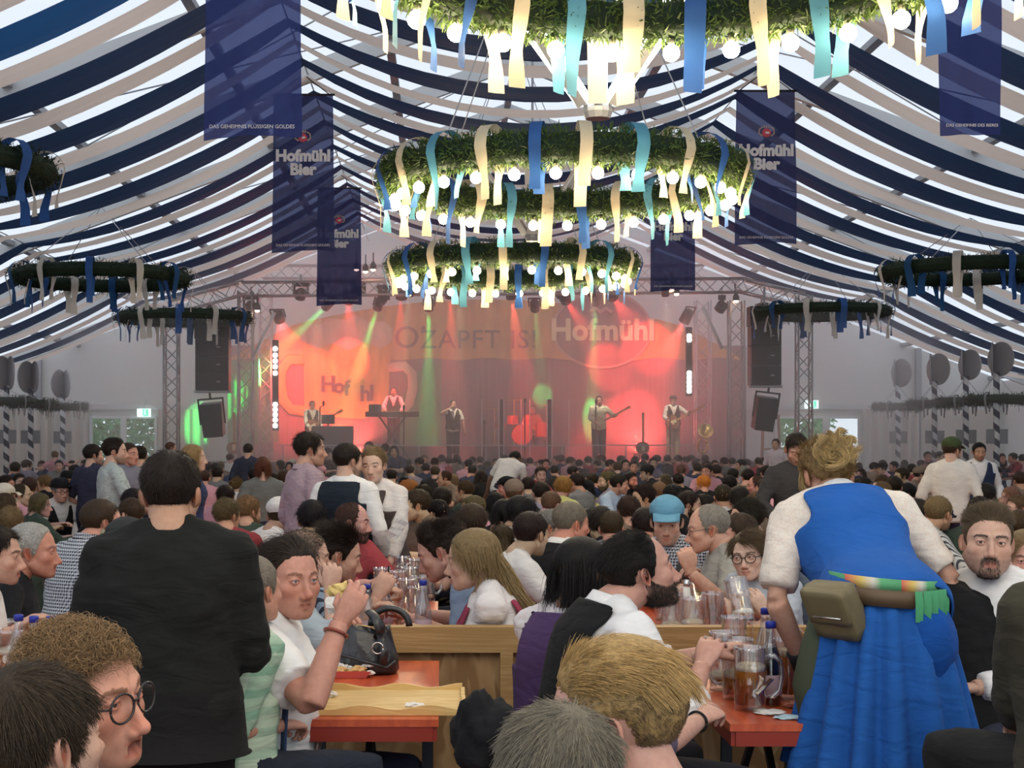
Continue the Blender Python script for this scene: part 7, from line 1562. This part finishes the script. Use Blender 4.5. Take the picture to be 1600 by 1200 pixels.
std(202, 710, 16, -120, 'red-faced man half hidden behind the man in the grey T-shirt', hair=dict(style='short', length=.02), hc='brown', skin='r', shirt=(.2, .2, .25))
std(219, 712, 19, 0, 'dark-haired person by the left door, seen from behind', hair=dict(style='short', length=.04), hc='dark', shirt=(.12, .12, .13))
std(86, 712, 34, 10, 'fair-haired child in pink with one arm stretched out to the right', hair=dict(style='side', length=.06, side_len=.04), hc='dblond', shirt=(.50, .25, .28), sl=.6, scale=.85, arms={1: ((.62, .1, .52), (.2, -.3, -.8)), -1: ((-.45, .1, .3), (-.6, -.3, -.5))})
std(411, 731, 15, 8, 'woman with brown shoulder-length hair in grey dress, bag strap over her back', (0, 0, 0), 1, hair=dict(style='long', length=.14, side_len=.13, grav=2.2, lift=.1), hc='auburn', shirt=(.15, .15, .14), sl=.6, scale=.92)
# ---- the band
def gtr(f, h, px, m=None):
    e = empty('electric_guitar', (0, 0, 0), 0, px, 'guitar'); w = f.root.matrix_basis
    e.parent = None; loc = f.B.pt((.02, .20, .06)); a = f.a; s = f.sc; c_, s_ = math.cos(a), math.sin(a)
    e.location = (f.rx+s*(loc[0]*c_-loc[1]*s_), f.ry+s*(loc[0]*s_+loc[1]*c_), (loc[2]+f.hip)*s); e.rotation_euler = (0, R(62) if True else 0, a+math.pi); guitar(e, m=m); return e
GA = {1: ((.10, .26, .06), (.8, -.4, -.3)), -1: ((-.38, .30, .26), (-.7, -.2, -.7))}
Ys = 41.6
def aft(lbl, m=None, hat=None):
    def g(f, h):
        gtr(f, h, lbl, m)
        if hat: f.hat(h, hat, (.05, .03, .03))
    return g
DK = (.05, .035, .03)
std(488, 633, 42.0, -166, 'guitarist in brown waistcoat and cream shirt at the left of the stage', (0, 0, 0), skin='r', hair=dict(n=900, style='short', length=.025), shirt=(.66, .60, .48), sl=1.9, vest=DK, arms={1: ((.12, .28, .0), (.8, -.4, -.3)), -1: ((-.2, .36, -.02), (-.7, -.3, -.5))}, trous=DK, after=aft('dark guitar held by the guitarist at the left of the stage'))
std(615, 612, 42.6, 178, 'keyboard player in waistcoat and white shirt behind the keyboard', hair=dict(n=900, style='short', length=.025), skin='r', shirt=WHITE, sl=1.9, vest=DK, arms={1: ((.22, .35, .08), (.8, -.4, -.3)), -1: ((-.22, .35, .08), (-.8, -.4, -.3))}, trous=DK)
def sing(f, h):
    p = f.B.headpt((.03, .14, -.08)); q = f.B.headpt((.05, .20, -.13)); mb = MB(); mb.tube([p, (p+q)/2, q+(q-p)], [.022, .018, .012], 8); me = mb.mesh('microphone', M['matte']); f.up(me); link('microphone', me, f.root, None, (.02, .02, .02))
    mb = MB()
    for s in (-1, 1): mb.tube([f.B.pt((s*.09, .14, .42)), f.B.pt((s*.085, .145, .2)), f.B.pt((s*.09, .135, -.02))], .02, 6, flat=.3)
    me = mb.mesh('braces', M['matte']); f.up(me); link('braces', me, f.root, None, (.05, .03, .025))
std(708, 632, 41.4, -172, 'singer in leather shorts, white shirt and open waistcoat holding a microphone', (10, 4, 0), skin='r', hair=dict(n=900, style='short', length=.025), shirt=(.60, .52, .46), sl=.9, vest=DK, arms={1: ((.14, .20, .52), (.7, -.3, -.6)), -1: ((-.30, .16, -.10), (-.8, -.2, -.4))}, trous=(.045, .035, .03), after=sing)
std(832, 640, 43.4, 178, 'drummer half hidden in red light behind the drum kit', hair=dict(n=900, style='short', length=.03), skin='r', shirt=(.35, .15, .10), sl=.8, arms={1: ((.3, .35, .05), (.8, -.4, -.3)), -1: ((-.3, .35, .05), (-.8, -.4, -.3))})
std(936, 626, 41.2, -176, 'guitarist in cream shirt and brown leather shorts, middle right of the stage', (-6, 0, 0), skin='r', hair=dict(n=900, style='side', length=.03), shirt=(.66, .60, .42), sl=1.7, arms=GA, trous=(.07, .04, .03), after=aft('pale guitar held by the guitarist in the cream shirt', mat('guitar_cream', (.6, .45, .25), .3)), scale=1.05, girth=1.08)
std(1052, 626, 41.6, 178, 'bass player in dark waistcoat with feathered hat at the right of the stage', (-4, 0, 0), skin='r', hair=dict(n=900, style='short', length=.03), shirt=(.62, .52, .48), sl=1.7, vest=DK, arms={1: ((.10, .26, .06), (.8, -.4, -.3)), -1: ((-.40, .28, .34), (-.7, -.2, -.7))}, trous=(.45, .36, .24), after=aft('red bass guitar held by the man in the feathered hat', None, 'felt'))
# ======== seated crowd: shared meshes, one figure per head seen in the photograph ========
CV = {}
def cbody(fem, turn):
    B = Body(lean=15, hip_lean=6, fem=fem, head=(turn, -4, 0)); hip = .53
    B.arm(1, (.16, .44, .27), (.7, -.3, -.7), up=(0, 0, 1)); B.arm(-1, (-.14, .46, .27), (-.7, -.3, -.7), up=(0, 0, 1))
    for sd in (-1, 1): B.leg(sd, (sd*.13, .43, .0), (sd*.13, .41, -hip+.085))
    return B, hip
HCH = {0: H(nose=1.08, full=.2), 1: H(fem=1, full=.5, jaw=.93)}
for fem in (0, 1):
    for turn in (-38, 0, 38):
        B, hip = cbody(fem, turn); V, F, C = head_mesh(HCH[fem], 56, 42, stubble=0 if fem else .25, brows=(.06, .04, .03)); parts = [colored_mesh('h', B.headpt(V), F, C, M['skin'])]
        mb = MB(); B.neck(mb)
        for sd in (-1, 1): B.arm_skin(mb, sd, .5)
        m2 = remesh(mb.mesh('s', M['skin']), .009, 1); at = m2.color_attributes.new('tint', 'FLOAT_COLOR', 'POINT'); at.data.foreach_set('color', np.ones(len(m2.vertices)*4, np.float32)); parts.append(m2)
        V, F, C = eye_geo(HCH[fem]); parts.append(colored_mesh('e', B.headpt(V), F, C*1.8, M['skin'])); me = join_meshes('body', parts)
        if not me.materials: me.materials.append(M['skin'])
        me.polygons.foreach_set('use_smooth', [True]*len(me.polygons)); v = mesh_np(me); v[:, 2] += hip; set_np(me, v); HM = Matrix.Identity(4)
        for i in range(3):
            for j in range(3): HM[i][j] = B.HM[i][j]
            HM[i][3] = B.hc[i]+(hip if i == 2 else 0)
        CV['body', fem, turn] = (me, HM)
    for sl in (.8, 1.8):
        mb = MB(); B, hip = cbody(fem, 0); B.torso(mb, .013, z1=.505); B.yoke(mb, .011); [B.sleeve(mb, sd, .013, sl, 1.15, .02 if sl < 1 else 0) for sd in (-1, 1)]
        me = remesh(mb.mesh('shirt', M['cloth']), .016, 3); v = mesh_np(me); v = v+(.008*noise3(v*np.array((10, 10, 18)), 1))[:, None]*np.array((1, 1, .3)); v[:, 2] += hip; set_np(me, v)
        for key in ('cloth', 'check', 'vstripe', 'plaid'):
            m3 = me.copy(); m3.materials.clear(); m3.materials.append(M[key]); CV['shirt', fem, sl, key] = m3
    mb = MB(); B, hip = cbody(fem, 0); B.trousers(mb); me = remesh(mb.mesh('trousers', M['cloth']), .022, 2); v = mesh_np(me); v[:, 2] += hip; set_np(me, v)
    if not me.materials: me.materials.append(M['cloth'])
    CV['trousers', fem] = me; me = B.shoes().mesh('shoes', M['matte']); v = mesh_np(me); v[:, 2] += hip; set_np(me, v); CV['shoes', fem] = me
B, hip = cbody(0, 0); Bs = Body(); mb = MB(); Bs.torso(mb, .026, z0=-.04, z1=.50); Bs.yoke(mb, .02); me = remesh(mb.mesh('vest', M['cloth']), .014, 2); cut(me, lambda p: ((abs(p[:, 0]) > .150) & (p[:, 2] > .36)) | ((p[:, 1] > .01) & (abs(p[:, 0]) < np.clip((p[:, 2]-.2)*.34, 0, .1)) & (p[:, 2] > .2)) | (p[:, 2] > .487) | (p[:, 2] < -.028)); v = B.ptv(mesh_np(me)); v[:, 2] += hip; set_np(me, v)
if not me.materials: me.materials.append(M['cloth'])
CV['vest'] = me
HS = {'short': dict(style='short', length=.035, side_len=.018, lift=.35), 'side': dict(style='side', length=.06, side_len=.02, lift=.35), 'quiff': dict(style='back', length=.06, side_len=.014, lift=.5), 'curly': dict(style='curly', length=.05, side_len=.04, curl=.7, lift=.5), 'buzz': dict(style='short', length=.012, side_len=.008, lift=.4), 'bald': dict(style='short', length=.014, side_len=.012, lift=.25, fr=.052), 'full': dict(style='fringe', length=.07, side_len=.05, lift=.3), 'long': dict(style='long', length=.30, side_len=.27, grav=2.4, lift=.08, m=9, nape=-.01), 'bob': dict(style='long', length=.16, side_len=.14, grav=2.2, lift=.12, m=8, nape=-.01), 'bun': dict(style='bunback', length=.09, side_len=.08, lift=.12), 'tail': dict(style='bunback', length=.09, side_len=.08, lift=.12)}
for k, (st, kw) in enumerate(HS.items()):
    fem = int(st in ('long', 'bob', 'bun', 'tail')); kw = dict(kw); CV['hair', st] = hair_curves('hair', hair_strands(HCH[fem], n=1500, seed=k+3, **kw), .0013); CV['cap', st] = hair_cap(HCH[fem], 36, 28, thick={'buzz': .002, 'bald': .0025, 'full': .014, 'long': .010, 'bob': .014}.get(st, .007), fr=kw.get('fr', 0), nape=kw.get('nape', 0)); CV['cap', st].name = 'hair_layer'
mb = MB()
for k in range(3): mb.tube([(.03*math.cos(k*2.1+t), -.125-.012*math.sin(t*2), .035+.03*math.sin(k*2.1+t)) for t in np.linspace(0, 5, 14)], np.linspace(.018, .010, 14), 7)
CV['bunmesh'] = mb.mesh('hair_bun', M['haircap'], True)
rg = np.random.default_rng(3); t = np.linspace(0, 1, 8)[None, :, None]; o0 = rg.normal(size=(700, 1, 3))*.012; o1 = rg.normal(size=(700, 1, 3))*.03
CV['tailmesh'] = hair_curves('hair_tail', np.array((0, -.12, .03))+t*np.array((0, -.05, -.30))+np.array((0, -.11, .02))*np.sin(t*math.pi)*.5+o0*(1-t)+o1*t, .0016)
def hatmesh(kind):
    ff = Fig.__new__(Fig); ff.B = Body(); ff.root = None; ff.hip = 0; o = ff.hat(HCH[0], kind, (1, 1, 1)); me = o.data; bpy.data.objects.remove(o); return me
for kd in ('cap', 'beanie', 'felt'): CV[kd] = hatmesh(kd)
ff = Fig.__new__(Fig); ff.B = Body(); ff.root = None; ff.hip = 0; o = ff.glasses(HCH[0]); CV['glasses'] = o.data; bpy.data.objects.remove(o)
CV['beard'] = hair_curves('beard', beard_strands(HCH[0], 1500, .014), .0011)
SHC = {'w': ((.70, .67, .65), 'white'), 'b': ((.014, .014, .016), 'black'), 'g': ((.16, .16, .165), 'grey'), 'n': ((.03, .04, .09), 'navy'), 'p': ((.55, .28, .33), 'pink'), 'l': ((.36, .45, .58), 'light blue'), 'y': ((.60, .58, .22), 'yellow'), 'd': ((.045, .065, .05), 'dark green'), 't': ((.22, .16, .12), 'brown'), 'k': ((.6, .6, .62), 'gingham'), 's': ((.55, .55, .52), 'striped'), 'r': ((.30, .05, .06), 'red'), 'c': ((.62, .56, .46), 'cream'), 'm': ((.25, .22, .28), 'mauve')}
FA = {'B': 0, 'L': 90, 'R': -90, 'F': 180, 'BL': 42, 'BR': -42, 'FL': 138, 'FR': -138}
FW = {'B': 'from behind', 'L': 'facing left', 'R': 'facing right', 'F': 'facing us', 'BL': 'turned away left', 'BR': 'turned away right', 'FL': 'three-quarter left', 'FR': 'three-quarter right'}
HW = {'short': 'short {c} hair', 'side': 'side-parted {c} hair', 'quiff': 'swept-back {c} hair', 'curly': 'curly {c} hair', 'buzz': 'cropped {c} hair', 'bald': 'balding head', 'full': 'thick {c} hair', 'long': 'long {c} hair', 'bob': 'shoulder-length {c} hair', 'bun': '{c} hair in a bun', 'tail': '{c} ponytail'}
CW = {'black': 'black', 'dark': 'dark brown', 'brown': 'brown', 'lbrown': 'light brown', 'blond': 'blond', 'dblond': 'dark blond', 'grey': 'grey', 'white': 'white', 'ginger': 'ginger', 'auburn': 'auburn', 'orange': 'orange'}
LIST = """
10 757 R short dark n|30 753 FR short dark t|46 762 B full brown p|68 757 L curly dblond b|8 778 BR short lbrown c cap=c|34 774 R bald brown p|9 797 BR bald brown r|17 818 B curly dblond d|64 790 R bob lbrown d|95 768 FR short grey w felt=b,glasses,vest=b|107 752 FR short brown w felt=b|130 762 B long dark w|118 738 BR short black n|176 777 B full black b|207 787 B full black t|204 804 BL short brown g
345 730 B bun dblond t|360 717 BR short brown w|340 742 B short dark g|352 777 B full dark p|355 806 BR curly lbrown r|388 800 BR curly dblond d|372 760 BR bun lbrown w|436 806 B short brown w cap=w|457 726 F short dark t felt=c|433 782 B bob black b|487 813 B full black b|513 800 R bob lbrown t|552 816 R bald brown r|502 738 B short brown p beanie=p|511 710 R short dark b cap=b|330 735 R short dark m|318 748 B short brown p|398 745 B short dark g|425 752 BL short dark n|446 750 BR short brown g
577 700 F short dark n|600 703 B short dark n|617 706 F bob dark n|612 745 B short dark t|632 757 B bob black m|640 737 B short dark m|665 733 B full dark n|680 739 B short brown b|694 748 L bald brown t|706 752 L long dblond t|726 768 BL bald brown d|637 768 L curly ginger l|660 776 L side dark p|690 782 B full dark b|682 803 BL buzz black t|738 797 L short lbrown p|736 818 BL full brown b|738 737 B short dark n|752 746 B long dark b|773 786 B long black b|790 762 L short dark b felt=b|803 772 B short lbrown d cap=t|825 760 B full dark g|845 772 B short dark m|815 805 BR full black w|787 806 B bob black b|783 848 B tail brown d|830 835 BR short dark w|650 790 L short brown t
862 789 BR short lbrown w|860 823 R short grey w glasses|880 763 B full ginger y|914 766 L long black y cap=b|845 742 F short dark r|866 737 B short dark b|896 739 R short black t|926 752 B short brown n|948 752 L short lbrown m|968 757 R short dark l|986 751 FR short dark b|965 732 B full brown b|990 730 F short dark n|1008 717 B short dark b|1024 720 B short dark n|1010 740 L short dark b felt=b|1038 752 L long lbrown w|1030 770 B short dblond n|1004 780 L quiff dark p|1060 752 B bun dark b|1086 727 B short dark n|1104 729 F short brown t|1098 757 BL curly orange b|1078 789 R side dark b|1102 793 R short dark n|1064 737 B curly lbrown m|938 820 B full dark b|955 826 B short brown g|1008 822 B full dark g|982 800 B curly brown t|920 822 B bob black b|900 755 BL short dark g|1050 776 B short black n
1090 734 B short dark n|1105 737 FL short dark p|1119 737 B short dark b|1145 744 B short dark g|1140 758 B full black b|1162 738 B bob grey m|1168 747 B short dark t|1181 759 L bald brown t|1195 765 BL short brown p|1216 759 B short lbrown c cap=c|1130 778 B buzz brown w|1155 782 B full dark b|1182 792 BL short lbrown t|1166 812 L quiff dark b|1197 740 B short dark n|1152 836 L short brown l
1345 742 FL bob dark b|1378 733 L short dark p felt=b|1408 745 L curly brown m|1438 742 R short dark t cap=t|1379 757 B full brown g|1374 772 L bald lbrown p|1415 772 L full black g|1450 714 F short dark m|1468 714 FR short brown p|1500 764 R curly auburn t|1511 757 R bob dark n glasses|1467 803 BR short dblond s|1432 806 BL short dark s glasses|1530 803 B buzz dark d|1553 757 B short dark d beanie=d|1578 778 L bob dblond t|1590 795 L curly lbrown l|1594 752 B short brown t|1558 740 BR short dark b|1565 717 F short dark n|1583 716 L short dark r|1597 718 B short dark p|1592 826 B short brown t|1350 762 R short dark r|1396 762 B short dark t|1330 735 B short dark n|1425 735 B short dark r|1480 745 BL short dark n|1520 742 B short dark g|1540 775 B full dark m
"""
rg = random.Random(11); far = []
for k in range(46):
    x = 640+k*12.6+rg.uniform(-4, 4); far.append('%d %d %s %s %s %s' % (x, 722+rg.uniform(-3, 6), rg.choice(['B', 'B', 'L', 'R', 'BL', 'F']), rg.choice(['short', 'full', 'short', 'bob', 'curly']), rg.choice(['dark', 'dark', 'black', 'brown']), rg.choice('nbgtmrp')))
for k in range(20):
    x = 20+k*23+rg.uniform(-6, 6); far.append('%d %d %s %s %s %s' % (x, 729+rg.uniform(-3, 6), rg.choice(['B', 'BR', 'L', 'R', 'F']), rg.choice(['short', 'full', 'bob']), rg.choice(['dark', 'brown', 'black']), rg.choice('nbgtm')))
for k in range(20):
    x = 1210+k*19+rg.uniform(-6, 6); far.append('%d %d %s %s %s %s' % (x, 727+rg.uniform(-3, 6), rg.choice(['B', 'BL', 'L', 'R', 'F']), rg.choice(['short', 'full', 'bob']), rg.choice(['dark', 'brown', 'black']), rg.choice('nbgtm')))
ENT = [q for ln in LIST.strip().split('\n') for q in ln.split('|')]; NL = len(ENT); ENT += far
ANCH = [(40, 861, 'the grey-haired man in the polo'), (180, 706, 'the man in the grey T-shirt'), (268, 771, 'the man in black'), (303, 716, 'the blond woman in navy'), (485, 703, 'the man in mauve'), (544, 721, 'the man in the dark waistcoat'), (590, 735, 'the waitress in brown'), (688, 862, 'the bending young man'), (740, 870, 'the braided woman'), (893, 818, 'the grey-haired waistcoat man'), (1000, 893, 'the bearded man'), (1042, 815, 'the blue cap'), (1106, 826, 'the bald man with glasses'), (1170, 868, 'the boy with glasses'), (1300, 752, 'the waitress in blue'), (1244, 702, 'the man in the grey jacket'), (1543, 846, 'the man with goatee'), (1488, 704, 'the green cap'), (1530, 700, 'the man in the navy waistcoat'), (708, 650, 'the singer'), (936, 650, 'the guitarist in cream'), (1052, 650, 'the bass player'), (806, 716, 'the bending man in white'), (615, 640, 'the keyboard'), (832, 650, 'the drums'), (1150, 600, 'the right stage tower'), (384, 600, 'the left stage tower'), (98, 640, 'the striped pole by the left door'), (1403, 650, 'the striped pole by the right door'), (1460, 650, 'the second striped pole at right'), (1270, 690, 'the right doorway')]
used_labels = set()
def clabel(x, y, desc, face):
    def rel(a): dx, dy = x-a[0], y-a[1]; return ('left of ' if dx < 0 else 'right of ') if abs(dx) > abs(dy)*.9 else ('below ' if dy > 0 else 'above ')
    near = sorted(ANCH, key=lambda a: (a[0]-x)**2+(a[1]-y)**2)
    for a in near[:3]:
        l = '%s, %s%s' % (desc, rel(a), a[2])
        if l not in used_labels and len(l.split()) <= 16: return l
    for i in range(4):
        for j in range(i+1, 6):
            l = '%s, %s%s, %s%s' % (desc, rel(near[i]), near[i][2], rel(near[j]), near[j][2])
            if l not in used_labels and len(l.split()) <= 16: return l
    for a in near[:6]:
        for q in ('just ', 'close ', 'farther ', 'well '):
            l = '%s, %s%s%s' % (desc, q, rel(a), a[2])
            if l not in used_labels and len(l.split()) <= 16: return l
    for a in near[:8]:
        for q in ('second ', 'third ', 'next '):
            l = 'head %s%s%s, %s' % (q, rel(a), a[2], desc.replace('person with ', ''))
            if l not in used_labels and len(l.split()) <= 16: return l
    return desc
rg = random.Random(5)
for idx, ent in enumerate(ENT):
    tk = ent.split(); x, y = float(tk[0]), float(tk[1]); face, st, hc, sc_ = tk[2:6]; ex = dict((q.split('=')+[''])[:2] for q in (tk[6].split(',') if len(tk) > 6 else []))
    fem = int(st in ('long', 'bob', 'bun', 'tail')); turn = rg.choice((-38, 0, 38)) if face not in ('B', 'F') else rg.choice((0, 0, 38, -38))
    me, HM = CV['body', fem, turn]; hd = FA[face]+rg.uniform(-10, 10)-turn; s = (1.0 if not fem else .95)*rg.uniform(.97, 1.05); hh = HM.translation.z*s
    Y = FPX*(EYE-hh)/max(y-VY, 8); Y = min(Y, 38.5); a = R(hd); hx, hy = HM.translation.x*s, HM.translation.y*s; Pw = P(x, y, Y)
    z_up = Pw.z-hh; s2 = s*Pw.z/hh if abs(z_up) > .03 else s
    e = empty('person', (Pw.x-(hx*math.cos(a)-hy*math.sin(a)), Pw.y-(hx*math.sin(a)+hy*math.cos(a)), 0), a); e.scale = (s2,)*3
    tone = rg.choice(['p', 'r', 'o', 'p', 'l', 'r']); sk = tuple(c*rg.uniform(.88, 1.08) for c in SKIN[tone]); link('body', me, e, None, sk)
    scol, sname = SHC[sc_]; jit = rg.uniform(.8, 1.2); key = {'k': 'check', 's': 'vstripe'}.get(sc_, 'cloth')
    link('shirt', CV['shirt', fem, rg.choice((.8, 1.8)), key], e, None, tuple(c*jit for c in scol))
    if Y < 16: link('trousers', CV['trousers', fem], e, None, (.03, .03, .05)); link('shoes', CV['shoes', fem], e, None, (.03, .03, .03))
    hcol = tuple(c*rg.uniform(.85, 1.2) for c in HAIR[hc]); ho = link('hair', CV['hair', st], e, None, hcol); ho.matrix_local = HM
    link('hair_layer', CV['cap', st], ho, None, tuple(c*.8 for c in hcol))
    if st == 'bun': link('hair_bun', CV['bunmesh'], ho, None, hcol)
    if st == 'tail': link('hair_tail', CV['tailmesh'], ho, None, hcol)
    hat = ''
    for kd in ('cap', 'beanie', 'felt'):
        if kd in ex: o = link({'felt': 'felt_hat'}.get(kd, kd), CV[kd], e, None, SHC[ex[kd]][0]); o.matrix_local = HM; hat = ' and %s %s' % (SHC[ex[kd]][1], {'felt': 'hat', 'cap': 'cap', 'beanie': 'beanie'}[kd])
    if 'glasses' in ex: o = link('glasses', CV['glasses'], e, None, (.02, .02, .02)); o.matrix_local = HM
    if 'vest' in ex: link('waistcoat', CV['vest'], e, None, SHC[ex['vest']][0])
    elif not fem and sc_ == 'w' and rg.random() < .3: link('waistcoat', CV['vest'], e, None, (.02, .02, .025))
    if not fem and rg.random() < .25 and Y < 22: o = link('beard', CV['beard'], e, None, tuple(c*.8 for c in hcol)); o.matrix_local = HM
    desc = 'person with %s, %s top%s, %s' % (HW[st].format(c=CW[hc]), sname, hat, FW[face])
    lb = clabel(x, y, desc, face); used_labels.add(lb); setp(e, lb, 'person', 'seated crowd')

bpy.data.scenes.remove(TMP)
